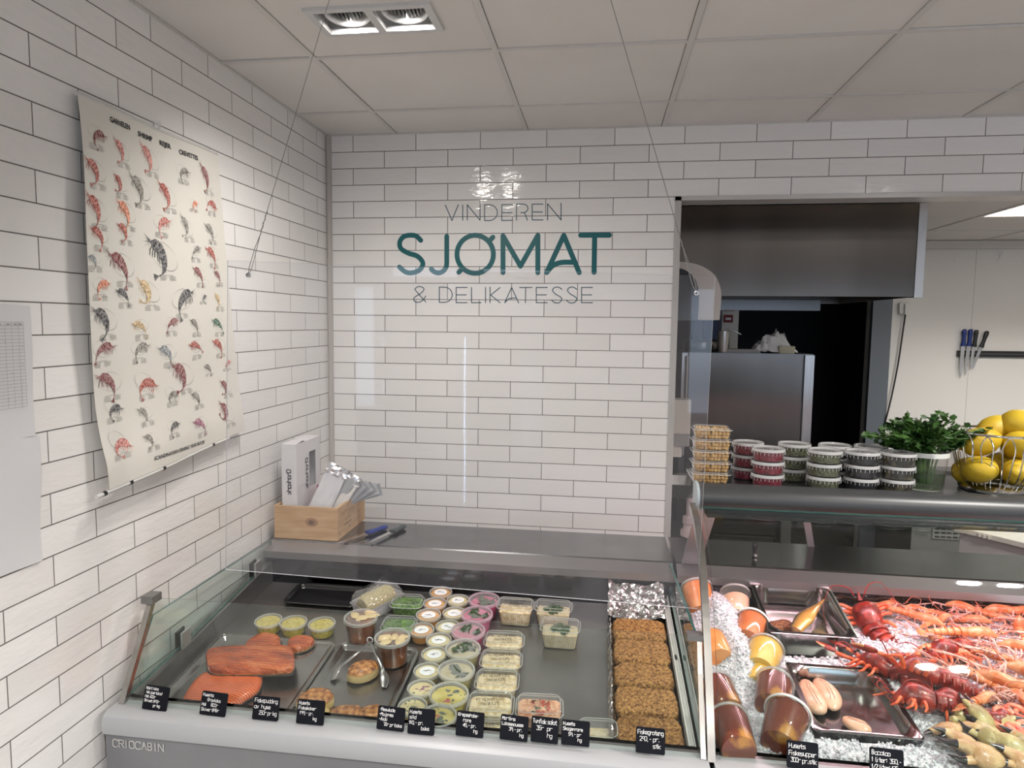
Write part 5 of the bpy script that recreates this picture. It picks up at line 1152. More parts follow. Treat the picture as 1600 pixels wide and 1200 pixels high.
# salmon ------------------------------------------------------------
def salmon_mat():
    a_ = NT('salmon_flesh'); tc = a_.n('ShaderNodeTexCoord'); wv = a_.n('ShaderNodeTexWave'); wv.wave_type = 'RINGS'; wv.rings_direction = 'Z'
    mp = a_.n('ShaderNodeMapping'); mp.inputs['Location'].default_value = (.02, .28, 0); mp.inputs['Scale'].default_value = (.75, .62, 1); a_.l(tc.outputs['Object'], mp.inputs[0]); a_.l(mp.outputs[0], wv.inputs['Vector'])
    for k, v_ in (('Scale', 62), ('Distortion', 2.2), ('Detail', 2), ('Detail Scale', 1.2)): wv.inputs[k].default_value = v_
    r_ = a_.n('ShaderNodeValToRGB'); e = r_.color_ramp.elements; e[0].position = 0; e[0].color = c4(srgb(190, 74, 30)); e[1].position = .82; e[1].color = c4(srgb(200, 86, 40)); e2 = e.new(.95); e2.color = c4(srgb(222, 142, 92))
    a_.l(wv.outputs['Fac'], r_.inputs['Fac']); b_ = a_.n('ShaderNodeBsdfPrincipled'); b_.inputs['Roughness'].default_value = .28; b_.inputs['Coat Weight'].default_value = .5; b_.inputs['Coat Roughness'].default_value = .12
    n_ = a_.n('ShaderNodeTexNoise'); n_.inputs['Scale'].default_value = 14; a_.l(tc.outputs['Object'], n_.inputs['Vector']); mx = a_.n('ShaderNodeMixRGB'); mx.blend_type = 'MULTIPLY'; mx.inputs[0].default_value = .5; cr = a_.n('ShaderNodeValToRGB'); cr.color_ramp.elements[0].color = (.62, .45, .35, 1); cr.color_ramp.elements[0].position = .35; cr.color_ramp.elements[1].position = .6
    a_.l(n_.outputs['Fac'], cr.inputs['Fac']); a_.l(r_.outputs['Color'], mx.inputs[1]); a_.l(cr.outputs['Color'], mx.inputs[2]); a_.l(mx.outputs[0], b_.inputs['Base Color'])
    bp = a_.n('ShaderNodeBump'); bp.inputs['Strength'].default_value = .35; bp.inputs['Distance'].default_value = .001; a_.l(wv.outputs['Fac'], bp.inputs['Height']); a_.l(bp.outputs['Normal'], b_.inputs['Normal'])
    a_.l(b_.outputs[0], a_.out.inputs[0]); return a_.m
M_SALM = salmon_mat(); M_SALD = mat('salmon_plain', srgb(160, 60, 24), .25, col2=srgb(200, 96, 48), scale=22, lo=.35, hi=.65, stretch=(.3, 1, 1), coat=.5, bump=.25, bscale=50); M_SKIN = mat('salmon_skin', (.05, .045, .045), .25, coat=.5)
def loin_mat():
    a_ = NT('salmon_loin'); tc = a_.n('ShaderNodeTexCoord'); wv = a_.n('ShaderNodeTexWave'); wv.bands_direction = 'Y'; a_.l(tc.outputs['Object'], wv.inputs['Vector'])
    for k, v_ in (('Scale', 28), ('Distortion', 5), ('Detail', 3), ('Detail Scale', 2.5), ('Detail Roughness', .6)): wv.inputs[k].default_value = v_
    n_ = a_.n('ShaderNodeTexNoise'); n_.inputs['Scale'].default_value = 30; n_.inputs['Detail'].default_value = 5; mp = a_.n('ShaderNodeMapping'); mp.inputs['Scale'].default_value = (.35, 1, 1); a_.l(tc.outputs['Object'], mp.inputs[0]); a_.l(mp.outputs[0], n_.inputs[0])
    r_ = a_.n('ShaderNodeValToRGB'); e = r_.color_ramp.elements; e[0].position = .32; e[0].color = c4(srgb(134, 54, 22)); e[1].position = .7; e[1].color = c4(srgb(214, 122, 70)); k_ = e.new(.5); k_.color = c4(srgb(186, 82, 36)); a_.l(n_.outputs['Fac'], r_.inputs['Fac'])
    sp = a_.n('ShaderNodeSeparateXYZ'); a_.l(tc.outputs['Object'], sp.inputs[0]); mr = a_.n('ShaderNodeMapRange'); mr.inputs['From Min'].default_value = .004; mr.inputs['From Max'].default_value = .013; a_.l(sp.outputs['Z'], mr.inputs[0]); mx = a_.n('ShaderNodeMixRGB'); mx.inputs[1].default_value = c4(srgb(216, 156, 104)); a_.l(mr.outputs[0], mx.inputs[0]); a_.l(r_.outputs[0], mx.inputs[2])
    b_ = a_.n('ShaderNodeBsdfPrincipled'); b_.inputs['Roughness'].default_value = .3; b_.inputs['Coat Weight'].default_value = .7; b_.inputs['Coat Roughness'].default_value = .1; a_.l(mx.outputs[0], b_.inputs['Base Color'])
    ad = a_.n('ShaderNodeMath', operation='ADD'); a_.l(wv.outputs['Fac'], ad.inputs[0]); a_.l(n_.outputs['Fac'], ad.inputs[1]); bp = a_.n('ShaderNodeBump'); bp.inputs['Strength'].default_value = .9; bp.inputs['Distance'].default_value = .0035; a_.l(ad.outputs[0], bp.inputs['Height']); a_.l(bp.outputs['Normal'], b_.inputs['Normal']); a_.l(b_.outputs[0], a_.out.inputs[0]); return a_.m
M_LOIN = loin_mat()
def outline_px(pts, h, k=5, z=0):
    P_ = [fl(x, y, h) for x, y in pts]; P_ = [V((p_.x, p_.y, 0)) for p_ in P_]; n_ = len(P_); out = []
    for i in range(n_):
        a_, b_, c_, d_ = P_[(i-1) % n_], P_[i], P_[(i+1) % n_], P_[(i+2) % n_]
        for j in range(k): t = j/k; out.append(.5*((2*b_) + (c_-a_)*t + (2*a_-5*b_+4*c_-d_)*t*t + (3*b_-a_-3*c_+d_)*t**3))
    return out
def slab(name, pts, h, mt, label, cat, base=TZ, seen=None, prof=None, grp=None, skin=True, jit=.0015, js=30, dome=.002, seed=0):
    """a fillet lying on the display floor, outline taken at height `seen`"""
    O = outline_px(pts, base + (seen if seen is not None else h*.6)); c_ = sum(O, V((0,0,0)))/len(O); q = empty(name, (c_.x, c_.y, floor_z(c_.y) + base), floor_rot(0)); tag(q, label, cat, grp)
    loc = [((p_.x-c_.x), (p_.y-c_.y)) for p_ in O]; m_ = MB(); m_.pillow(loc, h, prof or ((.97,0.02),(1,.25),(.99,.55),(.94,.85),(.84,.97),(.6,1.0),(.3,1.0),(.02,1.0)), c=(0, 0), base=.0015, dome=dome, jit=jit, js=js, seed=seed); m_.build('flesh', mt, q)
    if skin: m_ = MB(); m_.pillow(loc, .0045, ((.95,0),(1.005,.3),(1.005,1),(.9,1.02),(.02,1.02)), c=(0, 0), base=0); m_.build('skin', M_SKIN, q)
    return q
slab('salmon_fillet', [(281,1100),(300,1068),(322,1050),(360,1050),(405,1052),(411,1060),(404,1078),(384,1092),(360,1106),(320,1112),(292,1110)], .020, M_SALM, 'broad salmon fillet with pale lines at the front left, under the long one', 'salmon fillet', grp='salmon fillets on the steel tray')
slab('salmon_fillet', [(383,1008),(396,996),(412,990),(430,992),(438,998),(436,1010),(418,1018),(392,1018)], .020, M_LOIN, 'salmon fillet tail end poking out behind the long fillet', 'salmon fillet', grp='salmon fillets on the steel tray')
slab('salmon_fillet', [(322,1026),(326,1016),(345,1013),(400,1010),(445,1010),(458,1016),(461,1030),(457,1047),(430,1050),(380,1050),(340,1050),(325,1044)], .026, M_LOIN, 'long thick salmon fillet lying across the others, seen from its side', 'salmon fillet', base=TZ+.019, grp='salmon fillets on the steel tray', dome=.004, prof=((.93,0.0),(.985,.2),(1,.5),(.97,.8),(.88,.96),(.65,1.0),(.3,1.0),(.02,1.0)))
slab('salmon_piece', [(449,1006),(454,998),(468,995),(486,996),(492,1003),(480,1012),(462,1017),(451,1014)], .022, M_LOIN, 'small salmon piece alone at the back of the steel tray', 'salmon fillet', grp='salmon fillets on the steel tray')
# fish cakes ---------------------------------------------------------
def cake_mat():
    a_ = NT('fish_cake'); tc = a_.n('ShaderNodeTexCoord'); sp = a_.n('ShaderNodeSeparateXYZ'); a_.l(tc.outputs['Object'], sp.inputs[0])
    n_ = a_.n('ShaderNodeTexNoise'); n_.inputs['Scale'].default_value = 55; n_.inputs['Detail'].default_value = 4; a_.l(tc.outputs['Object'], n_.inputs['Vector'])
    br = a_.n('ShaderNodeValToRGB'); e = br.color_ramp.elements; e[0].position = .36; e[0].color = c4(srgb(88, 44, 18)); e[1].position = .66; e[1].color = c4(srgb(205, 150, 92)); k_ = e.new(.5); k_.color = c4(srgb(160, 98, 46)); a_.l(n_.outputs['Fac'], br.inputs['Fac'])
    ad = a_.n('ShaderNodeMath', operation='MULTIPLY_ADD'); ad.inputs[1].default_value = .012; a_.l(n_.outputs['Fac'], ad.inputs[0]); a_.l(sp.outputs['Z'], ad.inputs[2])
    mr = a_.n('ShaderNodeMapRange'); mr.inputs['From Min'].default_value = .029; mr.inputs['From Max'].default_value = .035; a_.l(ad.outputs[0], mr.inputs['Value'])
    mx = a_.n('ShaderNodeMixRGB'); mx.inputs[1].default_value = c4(srgb(198, 172, 120)); a_.l(mr.outputs[0], mx.inputs[0]); a_.l(br.outputs['Color'], mx.inputs[2])
    b_ = a_.n('ShaderNodeBsdfPrincipled'); b_.inputs['Roughness'].default_value = .45; b_.inputs['Coat Weight'].default_value = .3; b_.inputs['Coat Roughness'].default_value = .2; a_.l(mx.outputs[0], b_.inputs['Base Color'])
    bp = a_.n('ShaderNodeBump'); bp.inputs['Strength'].default_value = .5; bp.inputs['Distance'].default_value = .002; a_.l(n_.outputs['Fac'], bp.inputs['Height']); a_.l(bp.outputs['Normal'], b_.inputs['Normal']); a_.l(b_.outputs[0], a_.out.inputs[0]); return a_.m
M_CAKE = cake_mat()
cakes = [(568,1048,.050,.038,'browned fish cake alone in the middle of the tray under the tongs'), (493,1094,.052,.042,'browned fish cake at the front left of the tray behind the price card'), (505,1117,.024,.026,'small bit of fish cake between the left cake and the front row'), (540,1119,.050,.034,'browned fish cake in the middle of the front edge'), (582,1119,.046,.034,'browned fish cake at the front right of the tray behind the price card')]
for k, (x, y, rx, ry, lab) in enumerate(cakes):
    q = empty('fish_cake'); tag(q, lab, 'fish cake', 'fish cakes on the steel tray'); O = [(rx*cos(2*pi*i/30)*(1+.08*noise.noise(V((cos(2*pi*i/30)*2+k, sin(2*pi*i/30)*2, k)))), ry*sin(2*pi*i/30)*(1+.08*noise.noise(V((cos(2*pi*i/30)*2+k, sin(2*pi*i/30)*2, k+5))))) for i in range(30)]
    hh = .036 if k != 2 else .016; m_ = MB(); m_.pillow(O, hh, ((.9,0),(1,.15),(1.02,.45),(.98,.72),(.88,.9),(.7,.98),(.4,1.0),(.02,1.0)), c=(0,0), dome=.004, jit=.003, js=45, seed=k*3); m_.build('cake_body', M_CAKE, q); fx_(q, x, y+8*0, TZ+hh*.5, RN.uniform(0, 1), TZ)
# tongs leaning on the cake
J = fl(578, 1003, .055); q = empty('serving_tongs', (J.x, J.y, J.z)); tag(q, 'steel serving tongs standing open over the lone fish cake', 'tongs'); m_ = MB()
def W(px, py, h): return fl(px, py, h) - J
for pts in (((578,1003,.055), (558,1020,.052), (538,1036,.035), (528,1043,.02)), ((578,1003,.055), (588,1022,.055), (596,1040,.040), (599,1052,.025))):
    m_ = MB(); m_.tube(catmull([W(*p_) for p_ in pts], 6), .0055, 8, flat=.35); m_.build('arm', M_STEEL, q)
for pts, s_ in ((((532,1040,.028), (524,1050,.016), (520,1062,.010)), 1), (((598,1048,.030), (601,1060,.016), (600,1074,.008)), -1)):
    m_ = MB(); c_ = catmull([W(*p_) for p_ in pts], 5); m_.tube(c_, [.007 + .006*sin(pi*i/(len(c_)-1)) for i in range(len(c_))], 8, flat=.25); m_.build('scalloped_head', M_STEEL, q)
m_ = MB(); m_.tube([(.009*cos(t*.6), .0, .009*sin(t*.6)+.006) for t in range(11)], .0018, 6); m_.build('hanging_ring', M_PAPER, q)
# tub helper contents ------------------------------------------------
def curd(name, c1, c2, sc=90, c3=None, rough=.45, bump=.5, coat=.25): return mat(name, c1, rough, col2=c2, scale=sc, lo=.4, hi=.6, bump=bump, bscale=sc, coat=coat, col3=c3)
M_YEL = curd('yellow_relish', srgb(196, 172, 40), srgb(226, 208, 96), 120); M_BROTH = curd('brown_broth', srgb(96, 46, 16), srgb(150, 84, 34), 14, bump=.1, coat=.6, rough=.2)
M_ORG = mat('orange_sauce', srgb(232, 170, 84), .4, col2=srgb(222, 150, 64), scale=10); M_CRM = mat('cream_sauce', srgb(236, 218, 160), .4, col2=srgb(228, 206, 140), scale=10); M_REM = mat('remoulade', srgb(232, 214, 160), .4, col2=srgb(222, 200, 140), scale=20)
M_PINK = mat('beet_herring', srgb(190, 60, 110), .35, col2=srgb(214, 110, 150), scale=16, coat=.3); M_HERR = mat('herring_cream', srgb(206, 196, 150), .35, col2=srgb(186, 172, 110), scale=30, coat=.3); M_MUST = mat('mustard_herring', srgb(206, 184, 60), .35, col2=srgb(222, 206, 110), scale=24, coat=.3)
M_PEST = curd('green_pesto', srgb(52, 92, 30), srgb(110, 150, 62), 110, rough=.5); M_SALA = curd('creamy_salad', srgb(206, 178, 128), srgb(238, 222, 186), 80, c3=srgb(226, 186, 140)); M_TUNA = curd('tuna_salad', srgb(200, 130, 96), srgb(232, 186, 150), 70, c3=srgb(190, 84, 60))
M_DILL = mat('chopped_dill', srgb(24, 52, 18), .7, col2=srgb(52, 90, 30), scale=120); M_OFFW = mat('mousse_pale', srgb(214, 200, 168), .5, col2=srgb(198, 180, 140), scale=60)
M_STK = mat('round_sticker', (.80, .80, .82), .35); M_PEN = mat('marker_black', (.012, .012, .014), .4); M_LEAF = mat('dark_leaf', srgb(32, 44, 34), .5, col2=srgb(64, 84, 52), scale=60); M_ONION = mat('red_onion', srgb(132, 44, 96), .4); M_DUMP = mat('pale_dumpling', srgb(214, 190, 148), .4, coat=.4); M_TOM = mat('tomato_bit', srgb(190, 70, 40), .35)
M_LIDT = glassy('lid_top_clear', (.93, .935, .93), haze=.10, hcol=(.85, .85, .85), refl=1.6); M_RIMY = glassy('rim_soft', (.85, .85, .85), haze=.45, hcol=(.72, .71, .68), refl=1.6); M_LIDP = glassy('lid_pink_mist', (.95, .93, .94), haze=.22, hcol=(.72, .70, .70), refl=1.8)
def bits(mt, n, sz, flat=.4, elong=1, rad=.8, name='garnish'):
    def g(par, R, h, rr_):
        m_ = MB()
        for k in range(n):
            a_ = rr_.random()*2*pi; ri = R*rad*sqrt(rr_.random()); s_ = sz*rr_.uniform(.6, 1.3); M_ = Matrix.Rotation(rr_.random()*3, 3, 'Z') @ Matrix.Diagonal((elong, 1, flat)); m_.ball((ri*cos(a_), ri*sin(a_), h + s_*flat*.4), s_, 1, 1, 1, 8, 5, .5, k, M_)
        m_.build(name, mt, par)
    return g
def both(*gs):
    def g(par, R, h, rr_):
        for q_ in gs: q_(par, R, h, rr_)
    return g
def leafy(name='herb_leaf'):
    def g(par, R, h, rr_):
        m_ = MB()
        for k in range(4):
            a_ = rr_.random()*6.3; c_ = V((R*.25*cos(a_), R*.25*sin(a_), h+.003)); leaf(m_, c_, V((cos(a_*2.1), sin(a_*2.1), .05)), V((0, 0, 1)), R*.62)
        m_.build(name, M_LEAF, par, smooth=0)
        m_ = MB(); m_.tube([(-R*.1, R*.5, h+.005), (R*.02, R*.05, h+.007), (R*.22, -R*.25, h+.006)], .0022, 6); m_.build('herb_stem', M_LEAF, par)
    return g
def sticker_for(seed, pen=True):
    def g(par, R, H):
        m_ = MB(); m_.lathe([(.0001, H-.0029), (R*.56, H-.0029)], 30); s_ = m_.build('label', M_STK, par); rr_ = random.Random(seed); m_ = MB()
        n_ = rr_.randint(4, 7); pl = [(R*.30*(-1 + 2*k/(n_-1)) + rr_.uniform(-.002, .002), rr_.uniform(-.004, .004)) for k in range(n_)]
        ribbon(m_, pl, .0017, H-.0025, 0, None, 3); ribbon(m_, [(pl[1][0], -.005), (pl[2][0], .006)], .0018, H-.0023, 0, None, 3); m_.build('marker_note', M_PEN, s_, smooth=0)
    return g
def put_tub(name, px, py, Dpx, H, content, label, grp, fill=.85, garnish=None, sticker=None, rimm=None, lidm=None, base=0.0, taper=.88, R=None, seed=0):
    c_ = fl(px, py, H + base); dep = -(ROT.transposed() @ (c_ - CAM)).z; R_ = R or Dpx/2*dep/FPX; q = tub(name, R_, H, content, fill, taper, lidm or M_LIDT, rimm or M_RIMY, False, garnish, sticker, seed)
    q.location = (c_.x, c_.y, floor_z(c_.y) + base + .0006); q.rotation_euler = floor_rot(RN.uniform(-.6, .6)); tag(q, label, 'tub', grp); return q
# three yellow relish tubs
for k, (x, lab) in enumerate(((420, 'left of the three yellow relish tubs behind the salmon tray'), (459, 'middle one of the three yellow relish tubs behind the salmon tray'), (503.5, 'right of the three yellow relish tubs behind the salmon tray'))):
    put_tub('relish_tub', x, 968+k*2.5, 43, .040, M_YEL, lab, 'yellow relish tubs', .88, seed=k)
# brown soup tubs
put_tub('soup_tub', 565, 962, 53, .085, M_BROTH, 'brown soup tub with pale dumplings beside the green salads, rear one', 'brown soup tubs in the left counter', .93, bits(M_DUMP, 5, .014, .35, 1.5), taper=.84, seed=1)
put_tub('soup_tub', 614, 993, 56, .085, M_BROTH, 'brown soup tub with pale dumplings on the fish cake tray, front one', 'brown soup tubs in the left counter', .93, bits(M_DUMP, 6, .014, .35, 1.5), taper=.84, seed=2, base=.004)
# sauce cups, left column (rear to front) then right column
cups = [(689,924.5,36,M_ORG,'orange'),(680,942,37,M_ORG,'orange'),(670,960,40,M_ORG,'orange'),(659,983,41,M_ORG,'pale orange'),(686,999,41,M_CRM,'cream'),(679,1021,42,M_CRM,'cream'),(668,1047,44,M_CRM,'cream'),
        (716,937,36,M_CRM,'cream'),(710,957,37,M_CRM,'cream'),(700,978,39,M_CRM,'cream')]
clab = ['orange sauce cup with white label, rearmost of its column', 'orange sauce cup with white label, second from the rear', 'orange sauce cup with white label, third from the rear', 'pale orange sauce cup with white label beside the rear soup tub', 'cream sauce cup with white label diagonally ahead of the last orange cup', 'cream sauce cup with white label beside the tray corner, middle one', 'cream sauce cup with white label nearest the front of its column', 'cream sauce cup with white label beside the rearmost pink tub', 'cream sauce cup with white label beside the middle pink tub', 'cream sauce cup with white label left of the front pink tub']
for k, (x, y, d, mt, cl_) in enumerate(cups):
    put_tub('sauce_cup', x, y-1, d, .040, mt, clab[k], 'sauce cups with white labels', .87, None, sticker_for(k), taper=.80, seed=k)
put_tub('dressing_cup', 659, 1073, 45, .042, M_REM, 'cream dressing cup topped with red onion beside the yellow herring', 'dressing cups without label', .86, both(bits(M_ONION, 9, .0035, .3, 3, .55), bits(M_LEAF, 5, .002, .4, 2)), None, seed=31)
put_tub('dressing_cup', 645, 1101, 47, .042, M_REM, 'cream dressing cup topped with chopped green herbs at the front edge', 'dressing cups without label', .86, bits(M_LEAF, 16, .0028, .4, 2), None, seed=32)
# herring tubs
HT = .060
her = [(757, 937, 49, M_PINK, 1, 'pink herring tub with dark leaf, rearmost of the column'), (745.5, 959.5, 50.5, M_PINK, 1, 'pink herring tub with dark leaf, middle one of the pink tubs'), (732, 985, 54, M_PINK, 2, 'pink herring tub nearest the front, misty lid'),
       (724, 1013, 56, M_HERR, 2, 'pale herring tub with dark leaf just ahead of the pink tubs'), (713.5, 1046, 59, M_HERR, 2, 'pale yellow herring tub with dark leaf and marker writing'), (702, 1083.5, 63, M_MUST, 0, 'yellow mustard herring tub with onion and leaf'), (686, 1117, 58, M_MUST, 0, 'yellow mustard herring tub at the front edge, behind the price cards')]
for k, (x, y, d, mt, st_, lab) in enumerate(her):
    gn = leafy() if st_ else both(bits(M_LEAF, 5, .006, .35, 1.8, .6), bits(M_TOM, 4, .005, .4, 1.5, .6), bits(M_LEAF, 14, .0018, .5, 1.5, .95))
    put_tub('herring_tub', x, y-2, d, HT, mt, lab, 'herring tubs', .86 if k else .8, gn, None, glassy('rim_pink', (.85, .75, .80), haze=.5, hcol=(.68, .52, .60), refl=1.6) if mt is M_PINK else None, M_LIDP if st_ == 2 else None, taper=.85, seed=40+k)
# rectangular deli boxes
def scrib(lines, w_, size, z, par, seed, name='marker_writing', rot=0, wd=.0012):
    rr_ = random.Random(seed); m_ = MB()
    for li, t_ in enumerate(lines):
        st_, L_ = strokes(t_, size, .35, rr_, .7, .5); kx_ = min(1.3, w_/L_)
        for s_ in st_: ribbon(m_, [(q_[0]*kx_ - w_/2 + .010*li, q_[1] - li*size*1.5 + size*.3) for q_ in s_], wd, z, 0, lambda a_, b_, c_: (a_*cos(rot) - b_*sin(rot), a_*sin(rot) + b_*cos(rot), c_), 3)
    return m_.build(name, M_PEN, par, smooth=0)
def put_box(px, py, Wpx, H, d, content, label, lines, grp, fill=.8, ribs=False, garnish=None, seed=0, taper=.86, rad=.022, lid=.010, lean=0.06, heap=.006):
    c_ = fl(px, py, H); dep = -(ROT.transposed() @ (c_ - CAM)).z; W_ = Wpx*dep/FPX - .006; q = deli_box('salad_box', W_, d, H, rad, lid, .005, taper, content, fill, ribs, 0, heap, seed)
    if garnish: garnish(q, min(W_, d)*.42, H*fill+.006, random.Random(seed))
    if lines: scrib(lines, W_*.62, .014, H + lid - .0012, q, seed, rot=.12)
    q.location = (c_.x, c_.y, floor_z(c_.y)+.0006); q.rotation_euler = floor_rot(lean); tag(q, label, 'salad box', grp); return q
gb = 'clear boxes with marker writing'
put_box(788, 999, 63, .040, .082, M_SALA, 'clear salad box with marker writing, rearmost of the front column', ['Krepsehale', 'salat'], gb, seed=1)
put_box(783.5, 1029.5, 66, .040, .086, M_SALA, 'clear salad box with marker writing, second from the rear', ['Krepsehale', 'salat'], gb, seed=2)
put_box(777, 1062, 69, .040, .090, M_SALA, 'clear salad box with marker writing, third from the rear', ['Krepsehale', 'salat'], gb, seed=3)
put_box(767, 1099, 73, .040, .094, M_SALA, 'clear salad box with marker writing just behind the price cards', ['Krepsehale', 'salat'], gb, seed=4)
put_box(763, 1140, 72, .038, .07, M_SALA, 'clear salad box mostly hidden at the very front behind the price cards', ['Salat'], gb, seed=5)
put_box(843, 1103, 74, .040, .092, M_TUNA, 'clear box of reddish tuna salad at the front', ['Tunfisk'], gb, seed=6, garnish=both(bits(M_TOM, 9, .005, .4, 1.6), bits(M_LEAF, 8, .003, .4, 2)))
put_box(935, 1141, 66, .036, .08, M_OFFW, 'clear box with pale mousse at the front beside the gratins', None, gb, seed=7, fill=.5)
gd = 'tall clear boxes at the back'
put_box(806, 943, 57, .066, .070, M_SALA, 'tall clear box of beige salad with marker writing at the back', ['Krepsehale', 'salat'], gd, .72, True, None, 11, .84, .014, .008, 0, .01)
put_box(865, 946, 58, .066, .070, M_OFFW, 'tall clear box topped with green dill, farther one', None, gd, .72, True, bits(M_DILL, 34, .006, .45, 1.6, 1.0, 'dill_topping'), 12, .84, .014, .008, 0)
put_box(875.5, 976, 62, .066, .074, M_OFFW, 'tall clear box topped with green dill, nearer one', None, gd, .72, True, bits(M_DILL, 38, .006, .45, 1.6, 1.0, 'dill_topping'), 13, .84, .014, .008, 0)
# green pesto packs
put_box(637, 940, 52, .040, .085, M_PEST, 'box of bright green pesto salad beside the terrine, rear one', None, 'green pesto boxes', .9, seed=21, heap=.010)
put_box(624, 975, 54, .040, .085, M_PEST, 'box of bright green pesto salad between the two soup tubs', None, 'green pesto boxes', .9, seed=22, heap=.010)
# terrine in a white tub wrapped in film
c_ = fl(590, 936, .04); q = empty('terrine_loaf', (c_.x, c_.y, floor_z(c_.y)+.001), floor_rot(-.55)); tag(q, 'speckled pale terrine loaf in a white dish wrapped in clear film', 'terrine')
def box_l(w_, d_, h_, rd=.012): return rrect(w_, d_, rd, 5)
m_ = MB(); m_.rings([at_z(rrect(.085, .150, .012), 0), at_z(rrect(.100, .170, .014), .045), at_z(rrect(.106, .176, .016), .046), at_z(rrect(.106, .176, .016), .043)], True, False); m_.rings([at_z(rrect(.096, .166, .013), .044), at_z(rrect(.083, .148, .012), .004)], False, True); m_.build('white_dish', mat('dish_white', (.62, .62, .63), .3), q)
m_ = MB(); R_ = []
for k in range(9):
    y_ = -.070 + .135*k/8; s_ = (.78 if k in (0, 8) else 1); R_.append([(.040*s_*cos(t), y_, .030 + (.048*sin(t) if sin(t) > 0 else .02*sin(t))*s_) for t in [2*pi*i/18 for i in range(18)]])
m_.rings(R_); m_.build('loaf', mat('terrine', srgb(196, 186, 140), .5, col2=srgb(150, 140, 96), scale=260, lo=.42, hi=.6, bump=.3, bscale=120), q)
m_ = MB(); O_ = rrect(.104, .170, .02, 6); R_ = []
for s_, z_ in ((1.04, .040), (1.03, .052), (.96, .068), (.8, .082), (.5, .086), (.05, .087)): R_.append([(x*s_ + .004*noise.noise(V((x*60, y*60, z_*90))), y*s_ + .004*noise.noise(V((x*60+7, y*60, z_*90))), z_ + .008*noise.noise(V((x*50, y*50, s_*4)))) for x, y in O_])
m_.rings(R_, False, True); m_.build('cling_film', glassy('cling_film', (.95, .95, .96), haze=.06, refl=3, bump=.9, bscale=55), q, smooth=60)
# gratins in a foil-lined long tray -------------------------------------
gx0, gx1 = fl(950, 1070, .02).x, fl(1056, 1070, .02).x
gx0 = 1.350; gx1 = 1.533; yb_, yf_ = -.775, -1.560; q = empty('gratin_tray', ((gx0+gx1)/2, (yb_+yf_)/2, floor_z((yb_+yf_)/2)+.0006), floor_rot(0)); tag(q, 'long foil lined tray of browned fish gratins at the right end of the left counter', 'tray')
w_, d_ = gx1-gx0, yb_-yf_; m_ = MB(); m_.rings([at_z(rrect(w_, d_, .012), 0), at_z(rrect(w_+.008, d_, .012), .030), at_z(rrect(w_+.012, d_, .014), .031), at_z(rrect(w_+.002, d_-.01, .01), .030), at_z(rrect(w_-.006, d_-.014, .01), .002)], True, True); m_.build('tray_pan', M_TRAY, q)
def crump(m_, x0, x1, y0, y1, fz, nx, ny, amp, seed, sc=26):
    vs = []
    for j in range(ny+1):
        for i in range(nx+1):
            x, y = x0+(x1-x0)*i/nx, y0+(y1-y0)*j/ny; p_ = V((x*sc+seed, y*sc, seed)); a1 = noise.noise(p_); a2 = noise.noise(p_*2.3); vs.append((x + amp*.5*noise.noise(p_*1.6+V((9,0,0))), y + amp*.5*noise.noise(p_*1.6+V((0,9,0))), fz(i/nx, j/ny) + amp*(abs(a1)*1.3 + .6*abs(a2))))
    m_.add(vs, [(j*(nx+1)+i, j*(nx+1)+i+1, (j+1)*(nx+1)+i+1, (j+1)*(nx+1)+i) for j in range(ny) for i in range(nx)])
M_FOIL2 = mat('crumpled_foil', (.62, .61, .60), .18, 1, bump=.5, bscale=70, dist=.004)
m_ = MB(); crump(m_, -w_/2-.008, w_/2+.004, d_/2-.135, d_/2+.012, lambda u, v_: .022 + .070*max(0, v_-.25)**.8 + .010*abs(u*2-1), 26, 26, .016, 3); m_.build('foil_sheet', M_FOIL2, q, smooth=0)
m_ = MB(); crump(m_, -w_/2-.010, -w_/2+.010, -d_/2+.02, d_/2-.13, lambda u, v_: .020 + .016*(1-abs(u*2-1)), 5, 60, .008, 8, 40); m_.build('foil_edge', M_FOIL2, q, smooth=0)
def grat_mat():
    return mat('gratin_crust', srgb(92, 54, 26), .8, col2=srgb(168, 122, 68), scale=150, lo=.36, hi=.58, bump=1.0, bscale=210, dist=.004, detail=8, col3=srgb(190, 152, 100))
M_GRAT = grat_mat()
gy = [(966, 996), (998, 1032), (1035, 1068), (1072, 1112), (1116, 1160)]
glab = ['browned fish gratin rearmost, next to the crumpled foil', 'browned fish gratin second from the rear', 'browned fish gratin in the middle of the foil tray', 'browned fish gratin second from the front', 'browned fish gratin at the very front behind its price card']
for k, (ya, yb2) in enumerate(gy):
    A_ = fl(1003, ya, .045).y; B_ = fl(1010, yb2, .045).y; cyy = (A_+B_)/2; dd = (A_-B_) - .002; cxx = (gx0+gx1)/2 + .002
    g_ = empty('fish_gratin', (cxx, cyy, floor_z(cyy)+.0035), floor_rot(RN.uniform(-.03, .03))); tag(g_, glab[k], 'fish gratin', 'fish gratins in the foil tray'); O_ = rrect(w_-.014, dd+.006, .028, 8); pts = []
    n_ = len(O_)
    for i in range(n_):
        x, y = O_[i]; x2, y2 = O_[(i+1) % n_]; L_ = sqrt((x2-x)**2+(y2-y)**2); kk = max(1, int(L_/.006)); pts += [(x+(x2-x)*t/kk, y+(y2-y)*t/kk) for t in range(kk)]
    m_ = MB(); m_.pillow(pts, .043, ((.9,0),(.97,.3),(1,.6),(.985,.8),(.94,.92),(.86,.98),(.74,1.0),(.6,1.01),(.45,1.02),(.3,1.02),(.15,1.03),(.02,1.03)), c=(0, 0), jit=.0055, js=110, seed=k*5); m_.build('gratin_loaf', M_GRAT, g_)
